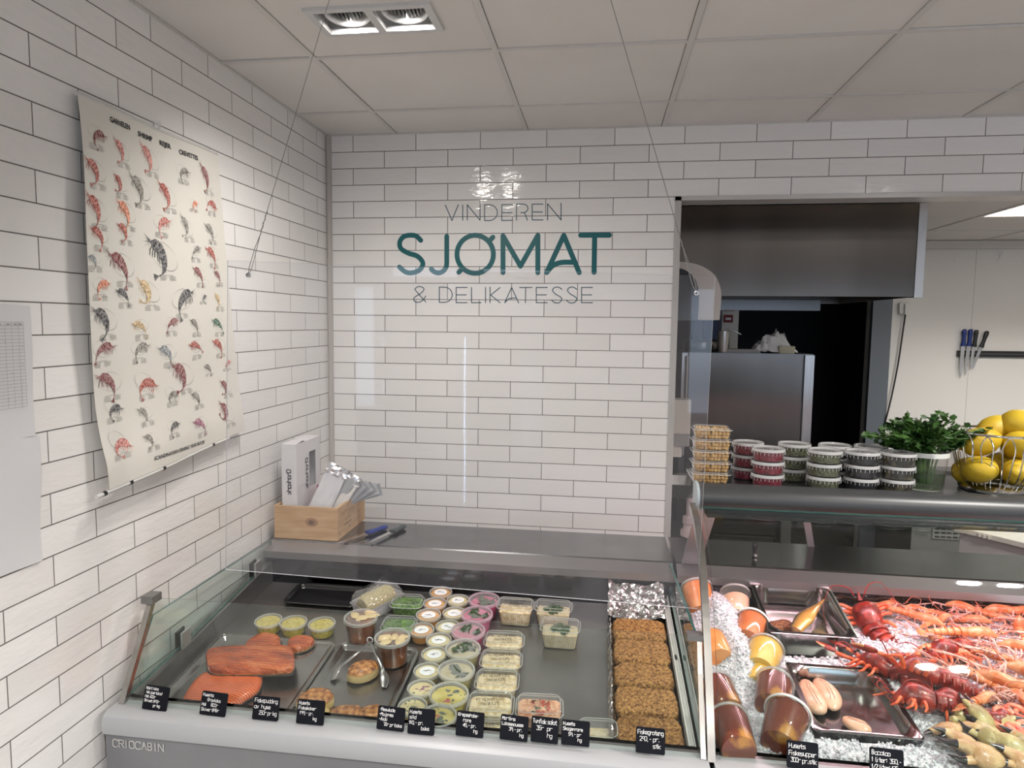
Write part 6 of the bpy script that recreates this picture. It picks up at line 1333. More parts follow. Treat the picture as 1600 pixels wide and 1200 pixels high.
# pale rail at the right of the gratins
x0_, x1_ = 1.492, 1.514
m_ = MB(); rl = empty('white_divider', (1.545, -1.17, floor_z(-1.17)+.001), floor_rot(0)); tag(rl, 'white plastic divider strip with two slots right of the gratins', 'divider')
m_.box((-.010, -.40, 0), (-.007, .40, .052)); m_.box((.004, -.40, 0), (.007, .40, .056)); m_.box((-.007, -.40, .040), (.004, .40, .046)); m_.build('strip', mat('divider_white', (.60, .59, .57), .4), rl, smooth=0)
for y_ in (.36, .02): m_ = MB(); m_.pillow([(.004*cos(t*.5)-.0015, y_+.016*sin(t*.5)) for t in range(13)][:12], .0008, ((1,0),(1,1),(.02,1)), c=(-.0015, y_), base=.0462); m_.build('slot', M_BLACK, rl)

# ------------------------------------------------------------------ price cards
M_SLATE = mat('slate_card', (.005, .006, .010), .6, spec=.15); M_CHALK = mat('chalk_pen', (.78, .78, .78), .6)
def card(px, py, w_px, h_px, lines, label, tilt=0.0, Y=-1.640, x_off=0):
    base = on(px, py + h_px/2, 'Y', Y); w_ = w_px*(abs(CAM.y - Y) + .0)/FPX*1.02; dep = -(ROT.transposed() @ (base - CAM)).z; w_ = w_px*dep/FPX; h_ = h_px*dep/FPX*1.06
    base.z = max(base.z, .8315 if Y < -1.6 else base.z)
    q = empty('price_card', (base.x, base.y, base.z), (-.28, tilt, 0)); tag(q, label, 'price card', 'black price cards with chalk writing')
    m_ = MB(); o_ = rrect(w_, h_, .004, 4, 0, h_/2); m_.rings([[(x, 0, y) for x, y in o_], [(x, .003, y) for x, y in o_]]); m_.build('slate', M_SLATE, q, smooth=0)
    m_ = MB(); rr_ = random.Random(len(label)+int(px)); ls = h_/(len(lines)+.9)
    for li, t_ in enumerate(lines):
        ind = len(t_) - len(t_.lstrip()); t_ = t_.strip(); sz = ls*.66; st_, L_ = strokes(t_, sz, .28, rr_, .62, .6); mxw = w_*.88 - ind*.0045; kx_ = min(1.0, mxw/max(L_, 1e-4))
        for s_ in st_: ribbon(m_, [(-w_*.44 + ind*.0045 + p_[0]*kx_, h_ - ls*(li+1) + p_[1]*.95) for p_ in s_], .0011, 0, 0, lambda a_, b_, z_: (a_, -.0005 - z_, b_), 3)
    m_.build('chalk_writing', M_CHALK, q, smooth=0); return q
card(240, 1094.5, 41, 34, ['Rokt laks', '(skjaerlaks)', 'Hel 600r', 'Skivet 890r', '      pr kg'], 'black price card for smoked salmon at the left end, reading Rokt laks', .06)
card(331, 1102, 43, 33, ['Husets', '   Gravlaks', 'Hel    800r', 'Skiver 895r'], 'black price card reading Husets Gravlaks below the salmon fillets', .04)
card(413.5, 1109, 43, 33, ['Fiskepudding', 'av  hyse', '   250r pr kg'], 'black price card reading Fiskepudding av hyse', .0)
card(483.5, 1115, 45, 34, ['Husets', 'Fiskekaker', ' 199,- pr.', '         kg'], 'black price card reading Husets Fiskekaker in front of the fish cakes', 0)
card(609, 1125, 44, 33, ['-Remulade', '-Majones', '-Aioli', '   70r pr boks'], 'black price card listing Remulade, Majones and Aioli', .03)
card(657, 1130, 43, 36, ['Husets', 'sild', '110,- pr.', '       boks'], 'black price card reading Husets sild in front of the herring tubs', 0)
card(733, 1134, 44, 35, ['Krepsehale-', '   rore', '   45,- pr.', '         hg'], 'black price card reading Krepsehale-rore', .02)
card(802, 1140, 44, 35, ['Martins', 'Laksemousse', '    39,- pr.', '          hg'], 'black price card reading Martins Laksemousse', .03)
card(850, 1143, 43, 36, ['Tunfisk salat', '  35r  pr', '        hg'], 'black price card reading Tunfisk salat', .02)
card(898.5, 1148, 44, 35, ['Husets', 'Skagenrore', '   59,- pr', '        hg'], 'black price card reading Husets Skagenrore', .01)
card(1016, 1160, 45, 36, ['Fiskegrateng', ' 290,- pr.', '        stk'], 'black price card reading Fiskegrateng in front of the gratins', .01)
card(1254, 1183, 47, 38, ['Husets', 'Fiskesupper', ' 300r pr.stk'], 'black price card reading Husets Fiskesupper in front of the soup tubs', .03)
card(1386, 1194, 50, 38, ['Bacalao', '1 liter: 350,-', '1/2 liter: 175,-'], 'black price card reading Bacalao in front of the steel pan', .03)
# ------------------------------------------------------------------ right counter: ice, pans, tubs and shellfish
ICE_H = .048
def ice_h(x, y):
    """height of the crushed ice above the sloping floor"""
    h = ICE_H + .012*noise.noise(V((x*6, y*6, 1))) + .006*noise.noise(V((x*19, y*19, 3)))
    h += .035*math.exp(-((x-2.27)**2/.012 + (y+.96)**2/.018))                # heap between the lobsters
    h += .085*math.exp(-((x-1.705)**2/.0035 + (y+.95)**2/.03)) + .055*math.exp(-((x-1.735)**2/.0022 + (y+1.20)**2/.014))
    h -= .030*math.exp(-(max(0, abs(x-1.96)-.10)**2/.002 + (y+1.105)**2/.0012))                 # heap over the tubs
    for (cx_, cy_, hw, hd, low) in ((1.962, -.905, .140, .172, -.02), (1.985, -1.318, .140, .160, -.01)):      # hollows under the pans
        dx, dy = abs(x-cx_)-hw, abs(y-cy_)-hd; dd = max(dx, dy)
        if dd < 0: h = h*max(0, 1+dd/.03) + low*min(1, -dd/.03)
    return h
def ice_z(x, y): return floor_z(y) + ice_h(x, y)
M_ICE = NT('crushed_ice'); b_ = M_ICE.n('ShaderNodeBsdfPrincipled'); tc = M_ICE.n('ShaderNodeTexCoord')
b_.inputs['Base Color'].default_value = (.74, .76, .80, 1); b_.inputs['Roughness'].default_value = .22; b_.inputs['Subsurface Weight'].default_value = .0
vo = M_ICE.n('ShaderNodeTexVoronoi'); vo.inputs['Scale'].default_value = 150; M_ICE.l(tc.outputs['Object'], vo.inputs['Vector'])
bp = M_ICE.n('ShaderNodeBump'); bp.inputs['Strength'].default_value = .8; bp.inputs['Distance'].default_value = .004; M_ICE.l(vo.outputs['Distance'], bp.inputs['Height']); M_ICE.l(bp.outputs['Normal'], b_.inputs['Normal'])
rp_ = M_ICE.n('ShaderNodeValToRGB'); rp_.color_ramp.elements[0].color = (.42, .41, .45, 1); rp_.color_ramp.elements[1].color = (.68, .67, .71, 1); rp_.color_ramp.elements[1].position = .6
vc = M_ICE.n('ShaderNodeTexVoronoi'); vc.inputs['Scale'].default_value = 95; M_ICE.l(tc.outputs['Object'], vc.inputs['Vector']); M_ICE.l(vc.outputs['Color'], rp_.inputs['Fac']); M_ICE.l(rp_.outputs['Color'], b_.inputs['Base Color'])
M_ICE.l(b_.outputs[0], M_ICE.out.inputs[0]); M_ICE = M_ICE.m
q = empty('crushed_ice', (2.2, -1.15, floor_z(-1.15))); q['kind'] = 'stuff'; bpy.data.objects.remove(q)
m = MB(); X0, X1, Y0, Y1 = 1.616, 3.268, -1.562, -.756; nx, ny = 230, 120; vs = []
for j in range(ny+1):
    for i in range(nx+1):
        x, y = X0+(X1-X0)*i/nx, Y0+(Y1-Y0)*j/ny; e = min(1, (y-Y0)/.03 + .2)
        j1 = noise.noise(V((x*85, y*85, 0))); vs.append((x-2.4, y+1.15, ice_z(x, y) - .81 - .02*(1-e) + .0045*abs(j1) + .0025*noise.noise(V((x*170, y*170, 5)))))
m.add(vs, [(j*(nx+1)+i, j*(nx+1)+i+1, (j+1)*(nx+1)+i+1, (j+1)*(nx+1)+i) for j in range(ny) for i in range(nx)])
rr = random.Random(3)
def chip(m_, c, s_):
    M_ = Euler((rr.random()*3, rr.random()*3, rr.random()*3)).to_matrix(); P_ = []
    for a in (-1, 1):
        for (x, y) in ((-1, -1), (1, -1), (1, 1), (-1, 1)): P_.append(tuple(V(c) + M_ @ V((x*s_*rr.uniform(.6, 1.1), y*s_*rr.uniform(.5, 1), a*s_*rr.uniform(.35, .7)))))
    m_.hexa(P_)
for k in range(9000):
    x, y = rr.uniform(1.63, 2.75), rr.uniform(-1.55, -.77)
    if ice_h(x, y) < .02: continue
    chip(m, (x-2.4, y+1.15, ice_z(x, y)-.81+.002), rr.uniform(.0022, .0052))
o = m.build('crushed_ice', M_ICE, None, smooth=25, loc=(2.4, -1.15, .81)); tag(o, 'crushed ice bed filling the right counter', 'ice', kind='stuff')
def on_ice(px, py, h=.02):
    p_ = fl(px, py, ICE_H + h); return p_
# gastro pans
def gpan(cx_, cy_, w_, d_, dep, z, label, tilt=(0, 0), rz=0):
    q = empty('steel_pan', (cx_, cy_, z), (FANG + tilt[0], tilt[1], rz)); tag(q, label, 'pan', 'steel pans in the ice'); m_ = MB(); o = lambda e, r_: rrect(w_-e*2, d_-e*2, r_, 7)
    m_.rings([at_z(o(.012, .045), -.003), at_z(o(.0, .012), -.004), at_z(o(-.001, .012), -.001), at_z(o(.001, .012), 0), at_z(o(.012, .045), -.0005), at_z(o(.016, .050), -.005), at_z(o(.020, .052), -dep*.9), at_z(o(.032, .045), -dep), at_z(o(.06, .03), -dep)], False, True)
    m_.rings([at_z(o(.013, .045), -.003), at_z(o(.019, .052), -dep*.9), at_z(o(.030, .03), -dep-.002)], False, True); m_.build('pan_body', mat('pan_steel', (.50, .48, .47), .18, 1, col2=(.40, .385, .375), scale=5, lo=.35, hi=.65, bump=.08, bscale=12, dist=.004), q); return q
P1 = gpan(1.962, -.905, .262, .325, .092, .945, 'deep steel pan with the smoked fish, rear one of the two', (.06, .0))
P2 = gpan(1.985, -1.318, .262, .300, .055, .858, 'shallow steel pan with pale fish roe, front one of the two', (.02, 0))
def in_pan(o, P_, loc, rz=0, rx=0, ry=0):
    M_ = P_.rotation_euler.to_matrix(); o.location = V(P_.location) + M_ @ V(loc); o.rotation_euler = (M_ @ Euler((rx, ry, rz)).to_matrix()).to_euler()
# smoked mackerel
def fish_body(q, L, w_, t_, m1, m2, tail=True):
    """fish along +x with the tail at +x end"""
    R_ = []; N = 22
    for k in range(N+1):
        u = k/N; ww = w_*(.62 + .38*sin(pi*min(1, u*1.25+.05)))*(1 - .86*max(0, (u-.30)/.70)**1.25); tt = t_*(.7 + .3*sin(pi*min(1, u*1.2)))*(1-.8*max(0, (u-.3)/.7)); R_.append([(u*L, ww*cos(a), tt + tt*sin(a)) for a in [2*pi*i/20 for i in range(20)]])
    m_ = MB(); m_.rings(R_); m_.build('body', m1, q)
    if tail:
        m_ = MB(); 
        for s_ in (-1, 1): m_.hexa([(L-.01, -.004, t_*.1), (L-.01, .004, t_*.1), (L+.035, s_*.030+.003, t_*.1), (L+.030, s_*.030-.004, t_*.1), (L-.01, -.004, t_*.1+.002), (L-.01, .004, t_*.1+.002), (L+.035, s_*.030+.003, t_*.1+.002), (L+.030, s_*.030-.004, t_*.1+.002)])
        m_.build('tail_fin', m2, q, smooth=0)
        m_ = MB()
        for k in range(5): m_.hexa([(L*(.62+.06*k), w_*.40-.01*k*.6, t_*.5), (L*(.645+.06*k), w_*.40-.01*k*.6, t_*.5), (L*(.655+.06*k), w_*.40-.01*k*.6+.006, t_*.5), (L*(.65+.06*k), w_*.40-.01*k*.6+.006, t_*.5)] + [(L*(.62+.06*k), w_*.40-.01*k*.6, t_*.5+.001), (L*(.645+.06*k), w_*.40-.01*k*.6, t_*.5+.001), (L*(.655+.06*k), w_*.40-.01*k*.6+.006, t_*.5+.001), (L*(.65+.06*k), w_*.40-.01*k*.6+.006, t_*.5+.001)])
        m_.build('finlets', m2, q, smooth=0)
def mack_mat():
    a_ = NT('smoked_mackerel'); tc = a_.n('ShaderNodeTexCoord'); sp = a_.n('ShaderNodeSeparateXYZ'); a_.l(tc.outputs['Object'], sp.inputs[0]); n_ = a_.n('ShaderNodeTexNoise'); n_.inputs['Scale'].default_value = 60; a_.l(tc.outputs['Object'], n_.inputs[0])
    ad = a_.n('ShaderNodeMath', operation='MULTIPLY_ADD'); ad.inputs[1].default_value = .012; a_.l(n_.outputs['Fac'], ad.inputs[0]); a_.l(sp.outputs['Y'], ad.inputs[2]); r_ = a_.n('ShaderNodeValToRGB'); mr = a_.n('ShaderNodeMapRange'); mr.inputs['From Min'].default_value = -.03; mr.inputs['From Max'].default_value = .035; a_.l(ad.outputs[0], mr.inputs[0]); a_.l(mr.outputs[0], r_.inputs[0])
    e = r_.color_ramp.elements; e[0].color = c4(srgb(196, 150, 78)); e[0].position = .3; e[1].color = c4(srgb(44, 40, 30)); e[1].position = .85; k_ = e.new(.6); k_.color = c4(srgb(176, 132, 62)); b_ = a_.n('ShaderNodeBsdfPrincipled'); b_.inputs['Roughness'].default_value = .3; b_.inputs['Metallic'].default_value = .25; b_.inputs['Coat Weight'].default_value = .4; a_.l(r_.outputs[0], b_.inputs['Base Color']); a_.l(b_.outputs[0], a_.out.inputs[0]); return a_.m
M_MACK = mack_mat(); M_FIN = mat('dark_fin', (.06, .05, .035), .4)
def pan_at(P_, px, py, zz):
    """local coordinates in a pan of the point seen at a pixel, on the plane zz below its rim"""
    M_ = P_.rotation_euler.to_matrix(); n_ = M_ @ V((0, 0, 1)); o_ = V(P_.location) + n_*zz; d = ray(px, py); t = (o_ - CAM).dot(n_)/d.dot(n_); return M_.transposed() @ (CAM + d*t - V(P_.location))
a_ = pan_at(P1, 1244, 984, -.040); b2 = pan_at(P1, 1289, 932, .0); q = empty('smoked_mackerel'); tag(q, 'golden smoked mackerel with its tail over the rim of the rear pan', 'smoked fish'); L_ = (b2-a_).length
fish_body(q, L_*.98, .028, .017, M_MACK, M_FIN); M_ = P1.rotation_euler.to_matrix(); xax = (b2-a_).normalized(); zax = (V((-.3, -.2, 1)) - xax*xax.dot(V((-.3, -.2, 1)))).normalized(); yax = zax.cross(xax); R3 = Matrix((xax, yax, zax)).transposed(); q.location = V(P1.location) + M_ @ (a_ + V((0, 0, -.012))); q.rotation_euler = (M_ @ R3).to_euler()
a_ = pan_at(P1, 1262, 978, -.06); q = empty('smoked_mackerel'); tag(q, 'dark smoked mackerel underneath the golden one in the rear pan', 'smoked fish'); fish_body(q, .20, .028, .010, mat('mackerel_dark', (.05, .045, .03), .3, col2=(.20, .14, .06), scale=40, coat=.4), M_FIN, True); in_pan(q, P1, (.035, -.10, -.089), 1.2)
a_ = pan_at(P1, 1218, 972, -.055); q = empty('peppered_fillet'); tag(q, 'brown pepper crusted fish piece in the left of the rear pan', 'smoked fish'); m_ = MB(); O_ = [(.050*cos(t), .030*sin(t)*(1+.15*cos(t*2))) for t in [2*pi*i/36 for i in range(36)]]; m_.pillow(O_, .030, ((.9,0),(1,.3),(1,.6),(.9,.85),(.7,.97),(.45,1),(.2,1.02),(.02,1.02)), c=(0,0), jit=.004, js=120); m_.build('fillet_body', mat('pepper_crust', srgb(70, 36, 18), .7, col2=srgb(150, 92, 56), scale=170, lo=.4, hi=.6, bump=1, bscale=190, dist=.003), q); in_pan(q, P1, (a_.x, a_.y, -.088), .35)
m_ = MB(); m_.tube([(-.045, .005, .02), (-.055, .03, .06), (-.058, .035, .085)], .004, 8); m_.build('fin', M_FIN, q)
# roe sacs in the front pan
M_ROE = mat('cod_roe', srgb(206, 148, 118), .4, col2=srgb(222, 178, 150), scale=24, lo=.3, hi=.7, bump=.4, bscale=45, coat=.3, coat_rough=.2); M_VEIN = mat('roe_vein', srgb(130, 72, 58), .5)
def roe(pts, w_, label, z=-.053):
    P_ = [pan_at(P2, *p_, z+.015) for p_ in pts]; c_ = P_[0]; q = empty('fish_roe'); cur = catmull([p_ - c_ for p_ in P_], 7); N = len(cur); m_ = MB(); m_.tube([V((p_.x, p_.y, w_*.62)) for p_ in cur], [w_*(.06 + 1.0*sin(pi*(i+.12)/(N-.76))**.5) for i in range(N)], 18, flat=.62, up=(0,0,1)); m_.build('roe_sac', M_ROE, q); tag(q, label, 'fish roe', 'fish roe in the front pan')
    m_ = MB(); rr_ = random.Random(5)
    for s_ in (-1, 1): m_.tube([V((p_.x + s_*.004 + rr_.uniform(-.002, .002), p_.y, w_*.62 + w_*.62*(.25 + .85*sin(pi*(i+.6)/(N+.4))**.55) - .0006)) for i, p_ in enumerate(cur)][3:-4], .0005, 4)
    m_.build('veins', M_VEIN, q); M_ = P2.rotation_euler.to_matrix(); q.location = V(P2.location) + M_ @ V((c_.x, c_.y, -.0545)); q.rotation_euler = P2.rotation_euler; return q
roe([(1258, 1064), (1264, 1085), (1275, 1104), (1286, 1116)], .031, 'long pale roe sac at the left of the front pan'); roe([(1276, 1062), (1288, 1078), (1298, 1094), (1302, 1110)], .030, 'long pale roe sac lying beside the left one in the front pan'); roe([(1318, 1120), (1334, 1131), (1350, 1138), (1362, 1141)], .024, 'single smaller roe sac at the front edge of the front pan')
# tubs lying in the ice ---------------------------------------------
M_CARR = mat('carrot_soup', srgb(226, 130, 60), .35, col2=srgb(236, 158, 90), scale=14); M_YSOUP = mat('yellow_soup', srgb(222, 172, 62), .35, col2=srgb(232, 192, 96), scale=14); M_RED = mat('brown_fish_soup', srgb(112, 42, 14), .3, col2=srgb(186, 128, 50), scale=16, lo=.52, hi=.64, coat=.4); M_PALE = mat('pale_soup', srgb(230, 184, 148), .4, col2=srgb(236, 200, 170), scale=20); M_RIMW = mat('white_lid', (.72, .70, .68), .35)
def ice_tub(px, py, Rm, H, content, label, tilt=52, yaw=0, rimm=None, lidm=None, fill=.96, h=.03):
    """(px, py) is where the middle of the tub is seen; it lies with its lid towards the back"""
    c_ = on_ice(px, py, h); q = tub('soup_tub', Rm, H, content, fill, .82, lidm or M_LIDT, rimm or M_RIMY, False, None, None, 1); Rm_ = Matrix.Rotation(RD(yaw), 3, 'Z') @ Matrix.Rotation(-RD(min(84, tilt+24)), 3, 'X'); q.rotation_euler = Rm_.to_euler(); q.location = c_ - Rm_ @ V((0, 0, H/2)); tag(q, label, 'tub', 'soup tubs lying in the ice'); return q
ice_tub(1092, 938, .056, .11, M_CARR, 'orange soup tub at the rear left corner behind the glass post', 35, 5)
ice_tub(1150, 945, .052, .10, M_PALE, 'pale soup tub with misty speckled lid at the rear', 35, -4, None, glassy('lid_frost', (.8, .8, .8), haze=.55, hcol=(.62, .58, .58), refl=1.5), .72)
ice_tub(1118, 1018, .055, .11, M_CARR, 'orange soup tub sunk in the ice left of the yellow one', 62, 8, h=.02)
ice_tub(1172, 985, .052, .10, mat('orange_brown_soup', srgb(184, 92, 36), .35, col2=srgb(200, 116, 56), scale=14), 'orange brown soup tub beside the rear steel pan', 50, -22, M_RIMW)
ice_tub(1192, 1030, .054, .11, M_YSOUP, 'yellow soup tub left of the front steel pan, rear one', 55, -22); ice_tub(1186, 1062, .050, .10, M_YSOUP, 'yellow soup tub half buried just ahead of the other yellow one', 60, -22, h=.005)
ice_tub(1128, 1092, .053, .11, M_RED, 'brown fish soup tub half buried in ice beside the glass post', 58, 10, h=.015); ice_tub(1207, 1086, .053, .11, M_RED, 'brown fish soup tub just behind the white lidded one', 58, -18)
ice_tub(1146, 1150, .056, .115, M_RED, 'brown fish soup tub at the front left showing its dark base', 62, 4, h=.035); ice_tub(1224, 1138, .058, .12, M_RED, 'brown fish soup tub with white lid rim behind its price card', 50, -24, M_RIMW, h=.035)
# ------------------------------------------------------------------ crustaceans
def shell(name, c1, c2, sc=38, r_=.36, c3=None): return mat(name, c1, r_, col2=c2, scale=sc, lo=.38, hi=.62, bump=.8, bscale=85, dist=.003, coat=.18, coat_rough=.15, col3=c3)
LOB = dict(sh=shell('lobster_shell', srgb(96, 18, 12), srgb(150, 38, 22), c3=srgb(184, 82, 50)), lg=shell('lobster_leg', srgb(206, 74, 34), srgb(222, 112, 66)), jt=shell('lobster_joint', srgb(214, 132, 84), srgb(226, 172, 128)), an=mat('lobster_antenna', srgb(150, 34, 22), .4))
LAN = dict(sh=shell('langoustine_shell', srgb(196, 100, 50), srgb(214, 148, 104), 30), lg=shell('langoustine_leg', srgb(196, 136, 122), srgb(210, 172, 160)), jt=shell('langoustine_joint', srgb(210, 158, 134), srgb(222, 190, 172)), an=mat('langoustine_antenna', srgb(206, 110, 84), .4))
M_EYE = mat('eye_black', (.01, .01, .01), .15)
def crust(name, S, C_, curl=1.6, claws=1, slim=1.0, seed=0, legs=4, ant=2, claw_len=1.0, claw_spread=.5):
    """crustacean with its head towards +x, lying on z = 0; S = body length"""
    rr_ = random.Random(seed); q = empty(name); W_ = S*.115*slim; Lc = S*.42
    R_ = []
    for k in range(13):
        u = k/12; ww = W_*(.80 + .28*sin(pi*min(1, u*.9+.1)) - .62*max(0, (u-.62)/.38)**1.2); hh = ww*1.02; x = u*Lc; R_.append([(x, ww*cos(a), hh*.95 + hh*(sin(a) if sin(a) > 0 else .8*sin(a))) for a in [2*pi*i/18 for i in range(18)]])
    m_ = MB(); m_.rings(R_); m_.tube([(Lc*.97, 0, W_*.9), (Lc*1.08, 0, W_*1.15), (Lc*1.20, 0, W_*1.3)], [W_*.22, W_*.12, W_*.02], 8); cp = m_.build('carapace', C_['sh'], q)
    m_ = MB(); m_.tube([(Lc*.50, -W_*.99, W_*.9), (Lc*.47, -W_*.75, W_*1.7), (Lc*.46, 0, W_*2.06), (Lc*.47, W_*.75, W_*1.7), (Lc*.50, W_*.99, W_*.9)], W_*.045, 6); m_.build('neck_groove', C_['lg'], cp)
    for s_ in (-1, 1): m_ = MB(); m_.ball((Lc*.99, s_*W_*.42, W_*1.25), W_*.16, n=10, m=6); m_.build('eye', M_EYE, q)
    # tail segments along an arc curling under / sideways
    Lt = S*.50; p_ = V((0, 0, W_*.95)); th = 0; prev = None; nseg = 6; m_ = MB(); cs = []
    for k in range(nseg+1): cs.append((p_.copy(), th)); th += curl/nseg*(.5 + k/nseg); d = V((-cos(th), 0, -sin(th)*.0)); d = V((-cos(th), -sin(th), 0)); p_ = p_ + d*(Lt/nseg)
    for k in range(nseg):
        (a_, ta), (b_, tb) = cs[k], cs[k+1]; w0 = W_*(1.0 - .085*k); w1 = w0*.90; d = (b_ - a_).normalized(); sd = V((-d.y, d.x, 0)); R2 = []
        for (f_, wv) in ((-.12, w0*.80), (-.02, w0*.90), (.5, w0*.99), (.92, w0*1.04), (1.0, w0*1.03), (1.03, w1*.88)):
            c_ = a_ + (b_-a_)*f_; R2.append([tuple(c_ + sd*(wv*cos(t)) + V((0, 0, wv*.92*(sin(t) if sin(t) > 0 else .75*sin(t))))) for t in [2*pi*i/16 for i in range(16)]])
        m2 = MB(); m2.rings(R2)
        for s_ in (-1, 1): m2.tube([a_ + (b_-a_)*.4 + sd*(s_*w0*.92), a_ + (b_-a_)*.45 + sd*(s_*w0*.95) + V((0, 0, -w0*.65))], [w0*.22, w0*.05], 6)
        m2.build('tail_segment', C_['sh'], q)
    e_, te = cs[-1]; d = (cs[-1][0]-cs[-2][0]).normalized(); sd = V((-d.y, d.x, 0))
    for f_ in (-1.0, -.5, 0, .5, 1.0):
        dd = (d*cos(f_*.8) + sd*sin(f_*.8)).normalized(); s2 = V((-dd.y, dd.x, 0)); Lf = S*.115; m_ = MB(); R2 = []
        for (u, w_) in ((0, .25), (.3, .75), (.7, 1.0), (.92, .8), (1, .3)): c_ = e_ + dd*(Lf*u) + V((0, 0, -W_*.25*u + .0012*abs(f_))); R2.append([tuple(c_ + s2*(w_*S*.030*cos(t)) + V((0, 0, .0016*sin(t)))) for t in [2*pi*i/8 for i in range(8)]])
        m_.rings(R2); m_.build('tail_fan', C_['sh'], q)
    for s_ in (-1, 1):
        for k in range(legs):
            x0 = Lc*(.30 + .15*k); f_ = rr_.uniform(-.4, .5) + (k-1.5)*.25; L1 = S*.15; b0_ = V((x0, s_*W_*.75, W_*.45)); k1 = b0_ + V((L1*f_*.5, s_*L1*.7, L1*.35)); k2 = k1 + V((L1*f_*.7, s_*L1*.55, -L1*.35)); k3 = k2 + V((L1*(f_*.5+.2), s_*L1*.1, -L1*.25)); m_ = MB(); m_.tube(catmull([b0_, k1, k2, k3], 3), [S*.019*(slim+.25)*(1-.07*i) for i in range(10)], 7); m_.build('leg', C_['lg'], q)
    for s_ in (-1, 1):
        if not claws: break
        x0 = Lc*.86; b0_ = V((x0, s_*W_*.55, W_*.5)); sp_ = claw_spread; a1 = b0_ + V((S*.10, s_*S*.10*sp_*2, W_*.1)); a2 = a1 + V((S*.12*claw_len, s_*S*.02, 0)); m_ = MB(); m_.tube(catmull([b0_, a1, a2], 4), [S*.016*slim, S*.018*slim, S*.020*slim, S*.022*slim, S*.023*slim, S*.025*slim, S*.024*slim, S*.022*slim, S*.02*slim], 8); m_.build('claw_arm', C_['lg'], q)
        Lk = S*.26*claw_len; wk = S*(.052 if slim > .9 else .020); dr = V((cos(-s_*.15*sp_*2), sin(-s_*.15*sp_*2), 0)); s2 = V((-dr.y, dr.x, 0)); m_ = MB(); R2 = []
        for (u, w_, off) in ((0, .45, 0), (.10, .8, 0), (.28, 1.0, 0), (.46, .98, .0), (.58, .62, -.32), (.80, .40, -.42), (1.0, .06, -.20)): c_ = a2 + dr*(Lk*u) + s2*(off*wk*s_) + V((0, 0, wk*.2)); R2.append([tuple(c_ + s2*(w_*wk*cos(t)) + V((0, 0, w_*wk*.62*sin(t)))) for t in [2*pi*i/12 for i in range(12)]])
        m_.rings(R2); m_.build('claw', C_['sh'] if slim > .9 else C_['lg'], q); m_ = MB(); R2 = []
        for (u, w_, off) in ((.48, .42, .55), (.62, .40, .72), (.82, .26, .62), (1.02, .04, .12)): c_ = a2 + dr*(Lk*u) + s2*(off*wk*s_) + V((0, 0, wk*.2)); R2.append([tuple(c_ + s2*(w_*wk*cos(t)) + V((0, 0, w_*wk*.62*sin(t)))) for t in [2*pi*i/10 for i in range(10)]])
        m_.rings(R2); m_.build('pincer', C_['jt'], q)
    for k in range(ant):
        s_ = (-1, 1)[k % 2]; m_ = MB(); b0_ = V((Lc*1.02, s_*W_*.3, W_*1.0)); m_.tube(catmull([b0_, b0_ + V((S*.10, s_*S*.08, S*.10)), b0_ + V((S*.15, s_*S*.25, S*.06)), b0_ + V((-S*.02, s_*S*.38, -W_*.6)), b0_ + V((-S*.25, s_*S*.42, -W_*.8))], 5), [S*.008*(1-.04*i) for i in range(21)], 5); m_.build('antenna', C_['an'], q)
    return q
def place_cr(q, px, py, head, h, label, cat, grp, roll=0, pitch=0, Sc=.06):
    """(px, py) sees the middle of the carapace; head = screen direction the head points to, in degrees (0 right, 90 away)"""
    c_ = on_ice(px, py, h); Rm_ = Euler((FANG, 0, 0)).to_matrix() @ Matrix.Rotation(RD(head), 3, 'Z') @ Matrix.Rotation(RD(pitch), 3, 'Y') @ Matrix.Rotation(RD(roll), 3, 'X'); q.rotation_euler = Rm_.to_euler(); q.location = c_ - Rm_ @ V((Sc, 0, Sc*.35)); tag(q, label, cat, grp)
lg = 'cooked lobsters in the ice'
q = crust('lobster', .27, LOB, 1.9, 0, 1.25, 1); place_cr(q, 1352, 962, 95, .035, 'dark red lobster at the rear beside the deep pan, back turned up', 'lobster', lg, -10, -25)
q = crust('lobster', .24, LOB, 1.5, 1, 1.05, 2); place_cr(q, 1358, 1035, 140, .030, 'dark red lobster wedged between the two steel pans', 'lobster', lg, 15, -5)
q = crust('lobster', .27, LOB, .7, 1, 1.1, 3); place_cr(q, 1425, 1052, 160, .045, 'lobster in the centre with pale legs and shell lying to the right', 'lobster', lg, 55, -8)
q = crust('lobster', .25, LOB, 2.9, 1, 1.05, 4); place_cr(q, 1470, 1022, 200, .030, 'lobster with tightly curled tail, right one under the langoustines', 'lobster', lg, 20, 0)
q = crust('lobster', .24, LOB, 2.9, 0, 1.1, 5); place_cr(q, 1418, 1092, 165, .040, 'lobster with curled tail at the right corner of the front pan', 'lobster', lg, 25, 0)
q = crust('lobster', .22, LOB, 2.2, 0, 1.1, 6); place_cr(q, 1472, 1092, 120, .030, 'lobster tail piece between the curled lobster and crab claws', 'lobster', lg, 0, 0)
gl = 'langoustines in the ice'
